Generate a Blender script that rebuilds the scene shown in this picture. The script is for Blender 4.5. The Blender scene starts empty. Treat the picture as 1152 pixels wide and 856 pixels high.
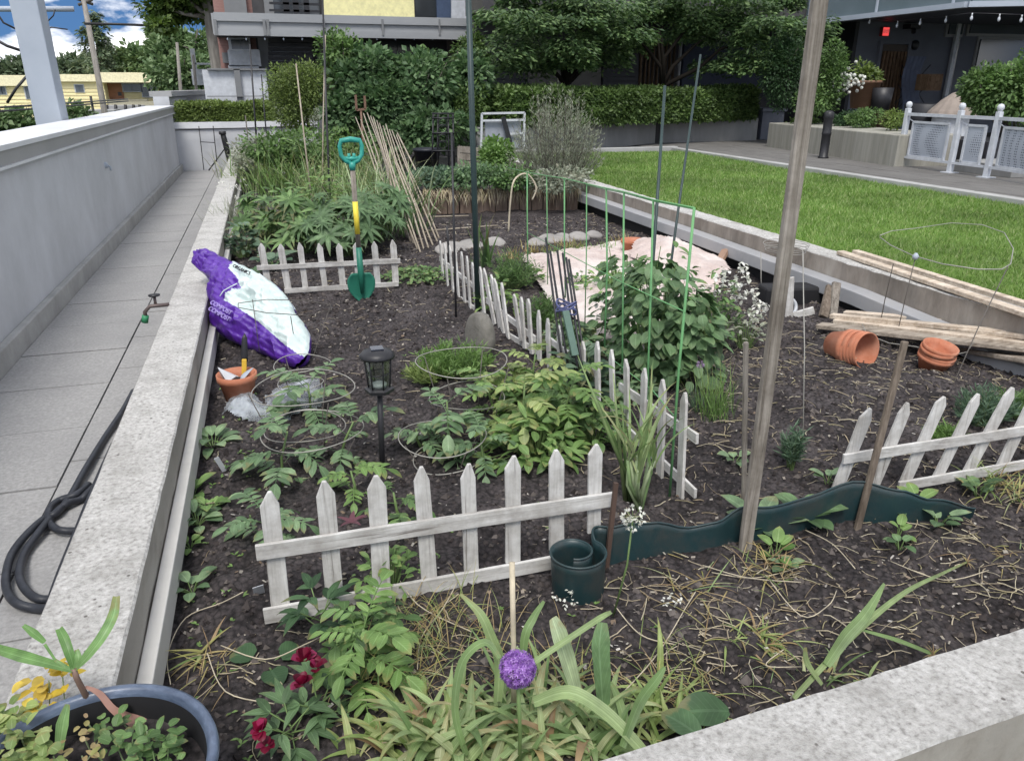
import bpy, math, random
from mathutils import Vector, Matrix, noise
rnd = random.Random(7)
R = math.radians
C = bpy.context.scene.collection
# ---------------------------------------------------------------- camera
H = 1.35
FPX, CX, CY = 860.0, 576.0, 428.0
PITCH = math.atan(331/860); YAW = math.atan(285/math.hypot(860, 331))
_h = Vector((math.sin(YAW), math.cos(YAW), 0))
_F = _h*math.cos(PITCH) + Vector((0, 0, -math.sin(PITCH)))
_R = Vector((math.cos(YAW), -math.sin(YAW), 0)); _U = _R.cross(_F)
CAM = Vector((0, 0, H))
cam_d = bpy.data.cameras.new('camera'); cam = bpy.data.objects.new('camera', cam_d); C.objects.link(cam)
cam.location = CAM; cam.rotation_euler = (math.pi/2-PITCH, 0, -YAW)
cam_d.sensor_width = 36; cam_d.sensor_fit = 'HORIZONTAL'; cam_d.lens = FPX/1152*36; cam_d.clip_end = 2000; cam_d.clip_start = .02
bpy.context.scene.camera = cam
def ray(x, y): return _F*FPX + _R*(x-CX) - _U*(y-CY)
def G(x, y, z=0.0):
    d = ray(x, y); t = (z-H)/d.z; return CAM + d*t
def YP(x, y, Y):
    d = ray(x, y); return CAM + d*(Y/d.y)
def XP(x, y, X):
    d = ray(x, y); return CAM + d*(X/d.x)
def PL(x, y, A, B):
    n = Vector((B[1]-A[1], A[0]-B[0], 0)); d = ray(x, y)
    t = (Vector((A[0], A[1], 0))-Vector((0, 0, 0))).dot(n)/d.dot(n); return CAM + d*t
# ---------------------------------------------------------------- materials
def newmat(name):
    m = bpy.data.materials.new(name); m.use_nodes = True; nt = m.node_tree; nt.nodes.clear()
    return m, nt
def N(nt, typ, **kw):
    n = nt.nodes.new(typ)
    for k, v in kw.items():
        if k.startswith('i_'):
            key = k[2:].replace('_', ' '); n.inputs[key].default_value = v
        else: setattr(n, k, v)
    return n
def ramp(nt, stops):
    r = nt.nodes.new('ShaderNodeValToRGB'); e = r.color_ramp.elements
    while len(e) < len(stops): e.new(.5)
    for k, (p, c) in enumerate(stops):
        e[k].position = p; e[k].color = (*c, 1) if len(c) == 3 else c
    return r
def noisemat(name, stops, scale=5, detail=8, rough=.85, bump=.3, bscale=None, bdist=.01, stretch=(1, 1, 1), spec=.3, metallic=0,
             stain=None, stain_scale=1.2, stain_amt=.5, speck=None, dist=0.0, coord='Object'):
    m, nt = newmat(name); L = nt.links.new
    tc = N(nt, 'ShaderNodeTexCoord'); mp = N(nt, 'ShaderNodeMapping'); mp.inputs['Scale'].default_value = stretch
    L(tc.outputs[coord], mp.inputs['Vector'])
    n1 = N(nt, 'ShaderNodeTexNoise', i_Scale=scale, i_Detail=detail, i_Roughness=.65, i_Distortion=dist); L(mp.outputs[0], n1.inputs['Vector'])
    r = ramp(nt, stops); L(n1.outputs['Fac'], r.inputs[0]); col = r.outputs[0]
    if stain:
        n2 = N(nt, 'ShaderNodeTexNoise', i_Scale=stain_scale, i_Detail=6.0, i_Roughness=.7); L(mp.outputs[0], n2.inputs['Vector'])
        r2 = ramp(nt, [(.45, (0, 0, 0)), (.7, (1, 1, 1))]); L(n2.outputs['Fac'], r2.inputs[0])
        mu = N(nt, 'ShaderNodeMath', operation='MULTIPLY'); L(r2.outputs[0], mu.inputs[0]); mu.inputs[1].default_value = stain_amt
        mx = N(nt, 'ShaderNodeMixRGB'); L(mu.outputs[0], mx.inputs[0]); L(col, mx.inputs[1]); mx.inputs[2].default_value = (*stain, 1); col = mx.outputs[0]
    if speck:
        sc, thr, sc_col = speck
        v = N(nt, 'ShaderNodeTexVoronoi', i_Scale=sc); L(tc.outputs[coord], v.inputs['Vector'])
        rr = ramp(nt, [(0, (1, 1, 1)), (thr, (1, 1, 1)), (thr+.03, (0, 0, 0))]); L(v.outputs['Distance'], rr.inputs[0])
        mx = N(nt, 'ShaderNodeMixRGB'); L(rr.outputs[0], mx.inputs[0]); L(col, mx.inputs[1]); mx.inputs[2].default_value = (*sc_col, 1); col = mx.outputs[0]
    b = N(nt, 'ShaderNodeBsdfPrincipled'); L(col, b.inputs['Base Color'])
    b.inputs['Roughness'].default_value = rough; b.inputs['Specular IOR Level'].default_value = spec; b.inputs['Metallic'].default_value = metallic
    if bump:
        n3 = N(nt, 'ShaderNodeTexNoise', i_Scale=bscale or scale*4, i_Detail=8.0, i_Roughness=.7); L(mp.outputs[0], n3.inputs['Vector'])
        bp = N(nt, 'ShaderNodeBump', i_Strength=bump, i_Distance=bdist); L(n3.outputs['Fac'], bp.inputs['Height']); L(bp.outputs[0], b.inputs['Normal'])
    o = N(nt, 'ShaderNodeOutputMaterial'); L(b.outputs[0], o.inputs[0])
    return m
def leafmat(name, cols, rough=.5, trans=.3, spec=.35, vscale=18, vein=None, tip=0.0):
    """per-leaf colour from random per island, with soft mottling"""
    m, nt = newmat(name); L = nt.links.new
    g = N(nt, 'ShaderNodeNewGeometry'); n = len(cols)
    def ds(c):
        if not (c[1] > c[0]*1.05 and c[1] > c[2]): return c
        m_ = (c[0]+c[1]+c[2])/3; return tuple((m_+(q-m_)*.82)*1.1 for q in c)
    r = ramp(nt, [((i+.5)/n, ds(c)) for i, c in enumerate(cols)]); L(g.outputs['Random Per Island'], r.inputs[0])
    tc = N(nt, 'ShaderNodeTexCoord'); nz = N(nt, 'ShaderNodeTexNoise', i_Scale=float(vscale), i_Detail=3.0); L(tc.outputs['Object'], nz.inputs['Vector'])
    r2 = ramp(nt, [(.3, (.72, .72, .72)), (.7, (1.25, 1.25, 1.2))]); L(nz.outputs['Fac'], r2.inputs[0])
    mx = N(nt, 'ShaderNodeMixRGB', blend_type='MULTIPLY'); mx.inputs[0].default_value = 1; L(r.outputs[0], mx.inputs[1]); L(r2.outputs[0], mx.inputs[2])
    b = N(nt, 'ShaderNodeBsdfPrincipled'); b.inputs['Roughness'].default_value = rough; b.inputs['Specular IOR Level'].default_value = spec
    if vein:
        at = N(nt, 'ShaderNodeAttribute', attribute_name='luv'); sp = N(nt, 'ShaderNodeSeparateXYZ'); L(at.outputs['Vector'], sp.inputs[0])
        def mth(op, a, b_=None, c=None):
            k = N(nt, 'ShaderNodeMath', operation=op)
            for i, q in enumerate((a, b_, c)):
                if q is None: continue
                if isinstance(q, (int, float)): k.inputs[i].default_value = q
                else: L(q, k.inputs[i])
            return k.outputs[0]
        ax = mth('ABSOLUTE', mth('SUBTRACT', sp.outputs[0], .5))
        mid = mth('LESS_THAN', ax, .045)
        if vein == 'side': st = mth('GREATER_THAN', mth('SINE', mth('SUBTRACT', mth('MULTIPLY', sp.outputs[1], 52), mth('MULTIPLY', ax, 26))), .86)
        else: st = mth('GREATER_THAN', mth('SINE', mth('MULTIPLY', sp.outputs[0], 44)), .35)
        v_ = mth('MAXIMUM', mth('MULTIPLY', mid, .5), mth('MULTIPLY', st, .22))
        lt = N(nt, 'ShaderNodeHueSaturation', i_Saturation=.85, i_Value=1.7); L(mx.outputs[0], lt.inputs['Color'])
        m3 = N(nt, 'ShaderNodeMixRGB'); L(v_, m3.inputs[0]); L(mx.outputs[0], m3.inputs[1]); L(lt.outputs[0], m3.inputs[2]); mx = m3
        hgt = v_
        if tip:
            n4 = N(nt, 'ShaderNodeTexNoise', i_Scale=40.0, i_Detail=4.0); L(tc.outputs['Object'], n4.inputs['Vector'])
            e_ = mth('ADD', mth('MULTIPLY', mth('ADD', sp.outputs[1], mth('MULTIPLY', ax, .25)), 1.0), mth('MULTIPLY', mth('SUBTRACT', n4.outputs['Fac'], .5), .9))
            e2 = mth('ADD', e_, mth('MULTIPLY', mth('SUBTRACT', g.outputs['Random Per Island'], .5), .5))
            rt = ramp(nt, [(.8, (0, 0, 0)), (1.0, (1, 1, 1))]); L(e2, rt.inputs[0])
            m4 = N(nt, 'ShaderNodeMixRGB'); L(mth('MULTIPLY', rt.outputs[0], tip), m4.inputs[0]); L(mx.outputs[0], m4.inputs[1]); m4.inputs[2].default_value = (.3, .2, .09, 1); mx = m4
        bp = N(nt, 'ShaderNodeBump', i_Strength=.5, i_Distance=.0015); bp.invert = True; L(hgt, bp.inputs['Height']); L(bp.outputs[0], b.inputs['Normal'])
    L(mx.outputs[0], b.inputs['Base Color'])
    o = N(nt, 'ShaderNodeOutputMaterial')
    if trans:
        t = N(nt, 'ShaderNodeBsdfTranslucent'); hs = N(nt, 'ShaderNodeHueSaturation', i_Saturation=1.15, i_Value=1.3); L(mx.outputs[0], hs.inputs['Color']); L(hs.outputs[0], t.inputs[0])
        s = N(nt, 'ShaderNodeMixShader'); s.inputs[0].default_value = trans; L(b.outputs[0], s.inputs[1]); L(t.outputs[0], s.inputs[2]); L(s.outputs[0], o.inputs[0])
    else: L(b.outputs[0], o.inputs[0])
    return m
def plain(name, c, rough=.5, metallic=0, spec=.4, var=.12):
    a = tuple(x*(1-var) for x in c); d = tuple(min(1, x*(1+var)) for x in c)
    return noisemat(name, [(.35, a), (.65, d)], scale=9, rough=rough, bump=.05, metallic=metallic, spec=spec)
def glassy(name, c, rough=.15):
    return noisemat(name, [(.3, c), (.7, tuple(x*1.4 for x in c))], scale=.8, detail=3, rough=rough, bump=0, spec=.8)
def grain(name, c1, c2, dark, rough=.85, axis=0, gscale=40, knots=True):
    """wood with long grain along local axis of the board's mesh (object space)"""
    st = [1, 1, 1]; st[axis] = .04
    m, nt = newmat(name); L = nt.links.new
    tc = N(nt, 'ShaderNodeTexCoord'); mp = N(nt, 'ShaderNodeMapping'); mp.inputs['Scale'].default_value = st; L(tc.outputs['Object'], mp.inputs[0])
    n1 = N(nt, 'ShaderNodeTexNoise', i_Scale=float(gscale), i_Detail=9.0, i_Roughness=.7, i_Distortion=.6); L(mp.outputs[0], n1.inputs['Vector'])
    r = ramp(nt, [(.3, dark), (.42, c1), (.62, c2)]); L(n1.outputs['Fac'], r.inputs[0])
    n2 = N(nt, 'ShaderNodeTexNoise', i_Scale=7.0, i_Detail=6.0, i_Roughness=.7); L(tc.outputs['Object'], n2.inputs['Vector'])
    r2 = ramp(nt, [(.35, (.62, .6, .58)), (.6, (1, 1, 1))]); L(n2.outputs['Fac'], r2.inputs[0])
    mx = N(nt, 'ShaderNodeMixRGB', blend_type='MULTIPLY'); mx.inputs[0].default_value = 1; L(r.outputs[0], mx.inputs[1]); L(r2.outputs[0], mx.inputs[2])
    b = N(nt, 'ShaderNodeBsdfPrincipled'); L(mx.outputs[0], b.inputs['Base Color']); b.inputs['Roughness'].default_value = rough; b.inputs['Specular IOR Level'].default_value = .25
    bp = N(nt, 'ShaderNodeBump', i_Strength=.5, i_Distance=.004); L(n1.outputs['Fac'], bp.inputs['Height']); L(bp.outputs[0], b.inputs['Normal'])
    o = N(nt, 'ShaderNodeOutputMaterial'); L(b.outputs[0], o.inputs[0]); return m
M = {}
M['concrete'] = noisemat('pale_concrete', [(.33, (.27, .26, .245)), (.46, (.45, .44, .42)), (.58, (.55, .54, .52)), (.72, (.66, .65, .63))], scale=70, dist=0.0, detail=14, rough=.9, bump=1.0, bscale=110, bdist=.008, stain=(.25, .24, .22), stain_scale=8.0, stain_amt=.62, speck=(17, .07, (.15, .14, .13)))
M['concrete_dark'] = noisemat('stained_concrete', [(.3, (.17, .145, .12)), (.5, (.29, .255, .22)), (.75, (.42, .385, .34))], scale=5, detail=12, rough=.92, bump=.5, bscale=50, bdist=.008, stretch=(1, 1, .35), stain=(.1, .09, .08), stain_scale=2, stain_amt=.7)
M['concrete_far'] = noisemat('cast_concrete', [(.3, (.2, .2, .2)), (.7, (.32, .32, .31))], scale=1.5, rough=.9, bump=.1, stain=(.15, .15, .14), stain_amt=.5, stretch=(1, 1, .3))
M['stucco'] = noisemat('grey_painted_wall', [(.3, (.46, .47, .49)), (.7, (.54, .555, .58))], scale=2.0, detail=12, rough=.8, bump=.35, bscale=60, bdist=.003, stretch=(1, 1, .8), stain=(.35, .36, .37), stain_scale=.8, stain_amt=.6)
M['concrete_side'] = noisemat('shaded_concrete_face', [(.3, (.2, .18, .155)), (.5, (.32, .3, .265)), (.7, (.45, .43, .39))], scale=12, detail=12, rough=.92, bump=.5, bscale=60, bdist=.006, stretch=(1, .3, .6), stain=(.13, .115, .1), stain_scale=3, stain_amt=.7)  # vertical sides: their shade is mixed into the colour, besides brown streaks
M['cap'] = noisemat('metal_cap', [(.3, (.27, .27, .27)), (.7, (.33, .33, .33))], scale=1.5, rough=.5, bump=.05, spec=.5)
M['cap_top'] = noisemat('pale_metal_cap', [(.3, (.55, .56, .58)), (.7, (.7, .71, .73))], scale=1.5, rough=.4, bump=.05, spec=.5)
M['kerb'] = noisemat('kerb_concrete', [(.3, (.3, .3, .29)), (.7, (.42, .42, .41))], scale=4, rough=.9, bump=.2, stain=(.2, .2, .19))
M['paver'] = noisemat('paver', [(.3, (.23, .228, .226)), (.7, (.37, .367, .362))], scale=60, detail=12, rough=.9, bump=.5, bscale=180, bdist=.003, stain=(.2, .2, .205), stain_scale=1.4, stain_amt=.5)
M['paver_gap'] = plain('paver_gap', (.03, .03, .03), .95)
M['flash'] = noisemat('white_flashing', [(.3, (.42, .41, .39)), (.7, (.6, .59, .56))], scale=3, detail=10, rough=.6, bump=.1, stain=(.28, .27, .25), stain_scale=3, stain_amt=.6)
M['flash_grey'] = noisemat('grey_flashing', [(.3, (.27, .275, .285)), (.7, (.37, .375, .39))], scale=3, detail=8, rough=.5, bump=.1, stain=(.3, .29, .28), stain_scale=3, stain_amt=.5)
M['membrane'] = plain('black_membrane', (.012, .012, .014), .7)
# soil with dark brown, purplish tone
def soilmat():
    m, nt = newmat('dark_soil'); L = nt.links.new
    tc = N(nt, 'ShaderNodeTexCoord')
    n1 = N(nt, 'ShaderNodeTexNoise', i_Scale=3.0, i_Detail=14.0, i_Roughness=.75); L(tc.outputs['Object'], n1.inputs['Vector'])
    r1 = ramp(nt, [(.35, (.029, .025, .026)), (.5, (.068, .059, .06)), (.68, (.145, .128, .128))]); L(n1.outputs['Fac'], r1.inputs[0])
    v = N(nt, 'ShaderNodeTexVoronoi', i_Scale=65.0, i_Randomness=1.0); L(tc.outputs['Object'], v.inputs['Vector'])
    r2 = ramp(nt, [(0, (1.35, 1.3, 1.3)), (.5, (.8, .8, .8)), (.8, (.35, .35, .35))]); L(v.outputs['Distance'], r2.inputs[0])
    mx = N(nt, 'ShaderNodeMixRGB', blend_type='MULTIPLY'); mx.inputs[0].default_value = 1; L(r1.outputs[0], mx.inputs[1]); L(r2.outputs[0], mx.inputs[2])
    n2 = N(nt, 'ShaderNodeTexNoise', i_Scale=140.0, i_Detail=4.0, i_Roughness=.6); L(tc.outputs['Object'], n2.inputs['Vector'])
    r3 = ramp(nt, [(.68, (0, 0, 0)), (.74, (1, 1, 1))]); L(n2.outputs['Fac'], r3.inputs[0])
    m2 = N(nt, 'ShaderNodeMixRGB'); L(r3.outputs[0], m2.inputs[0]); L(mx.outputs[0], m2.inputs[1]); m2.inputs[2].default_value = (.17, .15, .13, 1)
    b = N(nt, 'ShaderNodeBsdfPrincipled'); L(m2.outputs[0], b.inputs['Base Color']); b.inputs['Roughness'].default_value = .9; b.inputs['Specular IOR Level'].default_value = .25
    n3 = N(nt, 'ShaderNodeTexNoise', i_Scale=48.0, i_Detail=12.0, i_Roughness=.75); L(tc.outputs['Object'], n3.inputs['Vector'])
    bp = N(nt, 'ShaderNodeBump', i_Strength=1.0, i_Distance=.02); L(n3.outputs['Fac'], bp.inputs['Height']); L(bp.outputs[0], b.inputs['Normal'])
    o = N(nt, 'ShaderNodeOutputMaterial'); L(b.outputs[0], o.inputs[0]); return m
M['soil'] = soilmat()
M['clod'] = leafmat('soil_crumb', [(.026, .022, .022), (.062, .053, .052), (.044, .037, .037), (.13, .114, .108), (.08, .069, .067)], rough=.95, trans=0, spec=.15)
M['chip'] = leafmat('pale_bits', [(.2, .17, .13), (.3, .28, .25), (.12, .095, .075), (.42, .4, .38), (.16, .12, .09)], rough=.9, trans=0, spec=.15)
M['straw'] = leafmat('dry_stalk', [(.42, .36, .26), (.27, .21, .14), (.56, .5, .39), (.34, .3, .18)], rough=.75, trans=.1)
M['white_wood'] = grain('weathered_white_paint', (.5, .49, .47), (.64, .635, .615), (.17, .155, .14), axis=2, gscale=55)
M['white_wood_x'] = grain('weathered_white_rail', (.5, .49, .47), (.64, .635, .615), (.17, .155, .14), axis=0, gscale=55)
M['grey_wood'] = grain('weathered_grey_wood', (.2, .178, .15), (.34, .31, .272), (.06, .05, .042), axis=2, gscale=60)
M['brown_wood'] = grain('dark_stake_wood', (.15, .12, .095), (.24, .2, .16), (.06, .045, .035), axis=2, gscale=60)
M['plank'] = grain('raw_lumber', (.52, .43, .34), (.68, .6, .5), (.3, .23, .16), axis=0, gscale=45)
M['plank_old'] = grain('aged_lumber', (.26, .22, .18), (.4, .35, .29), (.1, .08, .06), axis=0, gscale=45)
M['bamboo'] = noisemat('bamboo', [(.3, (.22, .18, .13)), (.7, (.42, .37, .3))], scale=14, rough=.6, bump=.2)
M['terracotta'] = noisemat('terracotta', [(.3, (.36, .125, .065)), (.7, (.5, .2, .12))], scale=8, detail=10, rough=.8, bump=.15, stain=(.52, .33, .25), stain_scale=6, stain_amt=.4)
M['metal_black'] = plain('black_metal', (.02, .02, .023), .45)
M['metal_white'] = plain('white_metal', (.5, .52, .55), .4)
M['metal_grey'] = noisemat('light_grey_steel', [(.3, (.33, .37, .43)), (.7, (.4, .44, .5))], scale=1.5, rough=.5, bump=.05)
M['wire'] = plain('galvanised_wire', (.32, .31, .28), .5, metallic=.3)
M['wire_dark'] = plain('rusty_wire', (.09, .08, .07), .6)
M['green_wire'] = plain('green_coated_wire', (.13, .32, .13), .6)
M['pole_green'] = plain('dark_green_pole', (.025, .045, .045), .5)
# ---------------------------------------------------------------- mesh builder
class MB:
    def __init__(s): s.uv = []; s.v = []; s.f = []; s.mi = []; s.m = 0; s.sm = []
    def add(s, vs, fs, smooth=False, uv=None):
        o = len(s.v); s.v.extend(vs); s.uv.extend(uv or [(.25, .2, 0)]*len(vs))
        for f in fs: s.f.append(tuple(i+o for i in f)); s.mi.append(s.m); s.sm.append(smooth)
    def box(s, x0, x1, y0, y1, z0, z1):
        s.add([(x, y, z) for x in (x0, x1) for y in (y0, y1) for z in (z0, z1)],
              [(0, 1, 3, 2), (4, 6, 7, 5), (0, 4, 5, 1), (2, 3, 7, 6), (0, 2, 6, 4), (1, 5, 7, 3)])
    def bar(s, p0, p1, w, d, side=None, jit=0):
        """rectangular bar from p0 to p1; w along side, d across"""
        p0 = Vector(p0); p1 = Vector(p1); a = (p1-p0).normalized()
        side = Vector(side) if side else (Vector((0, 0, 1)).cross(a) if abs(a.z) < .95 else Vector((1, 0, 0)))
        sd = (side - a*side.dot(a)).normalized(); n = a.cross(sd)
        vs = []
        for p in (p0, p1):
            for (i, j) in ((-1, -1), (1, -1), (1, 1), (-1, 1)):
                q = p+sd*(i*w/2)+n*(j*d/2)
                if jit: q = q+Vector((rnd.uniform(-jit, jit), rnd.uniform(-jit, jit), rnd.uniform(-jit, jit)))
                vs.append(tuple(q))
        s.add(vs, [(0, 3, 2, 1), (4, 5, 6, 7), (0, 1, 5, 4), (1, 2, 6, 5), (2, 3, 7, 6), (3, 0, 4, 7)])
    def tube(s, pts, r, n=6, cap=True):
        pts = [Vector(p) for p in pts]; k = len(pts)
        rs = r if isinstance(r, (list, tuple)) else [r]*k
        t0 = (pts[1]-pts[0]).normalized(); u = t0.orthogonal().normalized(); vs = []
        for i, p in enumerate(pts):
            t = ((pts[min(i+1, k-1)]-pts[max(i-1, 0)])).normalized()
            u = (u-t*u.dot(t)); u = u.normalized() if u.length > 1e-6 else t.orthogonal().normalized(); w = t.cross(u)
            for j in range(n):
                a = 2*math.pi*j/n; vs.append(tuple(p+(u*math.cos(a)+w*math.sin(a))*rs[i]))
        fs = [(i*n+j, i*n+(j+1) % n, (i+1)*n+(j+1) % n, (i+1)*n+j) for i in range(k-1) for j in range(n)]
        if cap: fs += [tuple(range(n))[::-1], tuple(range((k-1)*n, k*n))]
        s.add(vs, fs, True)
    def ring(s, c, rad, r, n=40, wob=0, nn=5, ax=None, sq=1):
        c = Vector(c); X = Vector((1, 0, 0)); Y = Vector((0, 1, 0))
        if ax: a = Vector(ax).normalized(); X = a.orthogonal().normalized(); Y = a.cross(X)
        ph = rnd.uniform(0, 6)
        pts = [c+X*math.cos(t)*rad+Y*math.sin(t)*rad*sq+Vector((0, 0, wob*math.sin(2*t+ph))) for t in [2*math.pi*i/n for i in range(n+1)]]
        s.tube(pts, r, nn, False)
    def lathe(s, prof, c=(0, 0, 0), ax=(0, 0, 1), n=32, smooth=True, wob=0):
        c = Vector(c); a = Vector(ax).normalized(); X = a.orthogonal().normalized(); Y = a.cross(X); vs = []
        for (r, z) in prof:
            for j in range(n):
                t = 2*math.pi*j/n; vs.append(tuple(c+a*z+(X*math.cos(t)+Y*math.sin(t))*r*(1+wob*math.sin(3*t+z*9))))
        k = len(prof)
        s.add(vs, [(i*n+j, i*n+(j+1) % n, (i+1)*n+(j+1) % n, (i+1)*n+j) for i in range(k-1) for j in range(n)], smooth)
    def disc(s, c, r, ax=(0, 0, 1), n=24):
        c = Vector(c); a = Vector(ax).normalized(); X = a.orthogonal().normalized(); Y = a.cross(X)
        s.add([tuple(c+(X*math.cos(2*math.pi*j/n)+Y*math.sin(2*math.pi*j/n))*r) for j in range(n)], [tuple(range(n))])
    def blade(s, base, d, L, W, droop=.5, segs=6, prof=None, fold=.15, side=None, twist=0, tipd=None):
        """ribbon leaf: starts at base along d, curves down by droop"""
        p = Vector(base); d = Vector(d).normalized(); up = Vector((0, 0, 1)); vs = []
        sd = Vector(side) if side else d.cross(up)
        if sd.length < 1e-3: sd = Vector((math.cos(rnd.uniform(0, 6)), math.sin(rnd.uniform(0, 6)), 0))
        sd.normalize(); hz = Vector((d.x, d.y, 0)); hz = hz.normalized() if hz.length > .02 else sd.cross(up)
        for i in range(segs+1):
            t = i/segs; w = W*(prof(t) if prof else (min(1, .45+t*2.2)*(1-t**2.2)))
            if i == segs: w = W*.04
            n = sd.cross(d).normalized()
            q = sd*math.cos(twist*t)+n*math.sin(twist*t)
            vs += [tuple(p-q*w/2+n*w*fold), tuple(p), tuple(p+q*w/2+n*w*fold)]
            st = L/segs; p = p+d*st
            ang = droop/segs*(.5+t*1.3); axx = sd
            d = (Matrix.Rotation(-ang, 3, axx) @ d).normalized()
        fs = []
        for i in range(segs):
            a = i*3; fs += [(a, a+1, a+4, a+3), (a+1, a+2, a+5, a+4)]
        s.add(vs, fs, True, [(x, i/segs, 0) for i in range(segs+1) for x in (0, .5, 1)]); return p
    def leaf(s, base, d, up, L, W, droop=.4, segs=4, fold=.12, kind='oval'):
        d = Vector(d).normalized(); up = Vector(up); sd = d.cross(up)
        if sd.length < 1e-3: sd = d.orthogonal()
        prof = {'oval': lambda t: math.sin(math.pi*min(1, (t*.94+.04)))**.8,
                'heart': lambda t: (math.sin(math.pi*(t*.8+.18)))**.9 if t < .999 else 0,
                'lance': lambda t: math.sin(math.pi*(t*.9+.08)**.75)**1.2}[kind]
        return s.blade(base, d, L, W, droop, segs, prof, fold, sd)
    def quad_leaf(s, c, d, n, L, W):
        c = Vector(c); d = Vector(d).normalized(); sd = d.cross(n)
        if sd.length < 1e-3: sd = d.orthogonal()
        sd.normalize(); u = sd.cross(d)
        s.add([tuple(c), tuple(c+d*L*.5+sd*W/2+u*W*.12), tuple(c+d*L), tuple(c+d*L*.5-sd*W/2+u*W*.12)], [(0, 1, 2), (0, 2, 3)])
    def build(s, name, mat, parent=None, smooth=None):
        me = bpy.data.meshes.new(name); off = Vector((0, 0, 0))
        if parent is not None:
            q = parent
            while q: off += q.location; q = q.parent
        vs = s.v if off.length == 0 else [(a[0]-off.x, a[1]-off.y, a[2]-off.z) for a in s.v]
        me.from_pydata([tuple(a) for a in vs], [], s.f)
        mats = mat if isinstance(mat, (list, tuple)) else [mat]
        for k in mats: me.materials.append(k)
        me.polygons.foreach_set('material_index', s.mi)
        me.polygons.foreach_set('use_smooth', [bool(x) if smooth is None else smooth for x in s.sm])
        if len(s.uv) == len(s.v) and any(m_.name.endswith(('leaf', 'stalk', 'blade')) for m_ in mats):
            at = me.attributes.new('luv', 'FLOAT_VECTOR', 'POINT'); at.data.foreach_set('vector', [c for u in s.uv for c in u])
        me.update(); o = bpy.data.objects.new(name, me); C.objects.link(o)
        if parent is not None: o.parent = parent
        return o
def bevel(o, w=.006, seg=2):
    b = o.modifiers.new('bevel', 'BEVEL'); b.width = w; b.segments = seg; b.limit_method = 'ANGLE'; b.angle_limit = R(40); return o
def tag(o, label=None, cat=None, group=None, kind=None):
    if label: o['label'] = label
    if cat: o['category'] = cat
    if group: o['group'] = group
    if kind: o['kind'] = kind
    return o
def thing(name, label, cat, loc=(0, 0, 0), group=None):
    o = bpy.data.objects.new(name, None); C.objects.link(o); o.location = Vector(loc); o.empty_display_size = .1
    return tag(o, label, cat, group, 'thing')
def copy_tree(o, parent=None):
    c = o.copy(); C.objects.link(c); c.parent = parent
    for ch in list(o.children): copy_tree(ch, c)
    return c
def struct(name, mb, mat): return tag(mb.build(name, mat), kind='structure')
def rv(a=1): return Vector((rnd.gauss(0, a), rnd.gauss(0, a), rnd.gauss(0, a)))
# ---------------------------------------------------------------- soil height
def sz(x, y):
    h = .028*noise.noise(Vector((x*1.3, y*1.3, 0)))+.024*noise.noise(Vector((x*4.3, y*4.3, 3)))
    if y < 9: h += .018*noise.noise(Vector((x*13, y*13, 7)))+.009*noise.noise(Vector((x*34, y*34, 2)))
    if x < -.25: h -= .03*min(1, (-.25-x)/.12)
    # low ridges in front of the edging, slight mound on the right bed
    h += .03*math.exp(-((x-2.6)**2/1.2+(y-1.35)**2/.08))+.05*math.exp(-((x-2.4)**2/1.0+(y-2.5)**2/.3))
    return h
def g(px_, py_):
    p = G(px_, py_, 0)
    for _ in range(2): p = G(px_, py_, sz(p.x, p.y))
    return p
# ================================================================ world and light
w = bpy.data.worlds.new('World'); bpy.context.scene.world = w; w.use_nodes = True; nt = w.node_tree; L = nt.links.new
bg = nt.nodes['Background']; sky = nt.nodes.new('ShaderNodeTexSky'); sky.sky_type = 'NISHITA'; sky.sun_disc = False
SUN_EL, SUN_AZ = 58, 200
sky.sun_elevation = R(SUN_EL); sky.sun_rotation = R(SUN_AZ); sky.air_density = 1.0; sky.ozone_density = 2.5; sky.dust_density = .4
tc = nt.nodes.new('ShaderNodeTexCoord'); mp = nt.nodes.new('ShaderNodeMapping'); mp.inputs['Scale'].default_value = (1, 1, 2.2); mp.inputs['Location'].default_value = (1.3, .7, .35)
L(tc.outputs['Generated'], mp.inputs[0])
nz = nt.nodes.new('ShaderNodeTexNoise'); nz.inputs['Scale'].default_value = 6.5; nz.inputs['Detail'].default_value = 9; nz.inputs['Roughness'].default_value = .55; L(mp.outputs[0], nz.inputs['Vector'])
cr = ramp(nt, [(.45, (0, 0, 0)), (.56, (1, 1, 1))]); L(nz.outputs['Fac'], cr.inputs[0])
sx = nt.nodes.new('ShaderNodeSeparateXYZ'); L(tc.outputs['Generated'], sx.inputs[0]); ad = nt.nodes.new('ShaderNodeMath'); ad.operation = 'ADD'; L(sx.outputs[2], ad.inputs[0]); ad.inputs[1].default_value = .42
cx_ = nt.nodes.new('ShaderNodeCombineXYZ'); L(sx.outputs[0], cx_.inputs[0]); L(sx.outputs[1], cx_.inputs[1]); L(ad.outputs[0], cx_.inputs[2]); nm = nt.nodes.new('ShaderNodeVectorMath'); nm.operation = 'NORMALIZE'; L(cx_.outputs[0], nm.inputs[0]); L(nm.outputs[0], sky.inputs['Vector'])
hs = nt.nodes.new('ShaderNodeHueSaturation'); hs.inputs['Saturation'].default_value = 1.2; hs.inputs['Value'].default_value = .95; L(sky.outputs[0], hs.inputs['Color'])
mx = nt.nodes.new('ShaderNodeMixRGB'); L(cr.outputs[0], mx.inputs[0]); L(hs.outputs[0], mx.inputs[1]); mx.inputs[2].default_value = (13.2, 13.0, 12.7, 1)
L(mx.outputs[0], bg.inputs[0]); bg.inputs[1].default_value = .15
sl = bpy.data.lights.new('sun', 'SUN'); sl.energy = 3.3; sl.angle = R(20); sl.color = (1, .96, .9)
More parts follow.
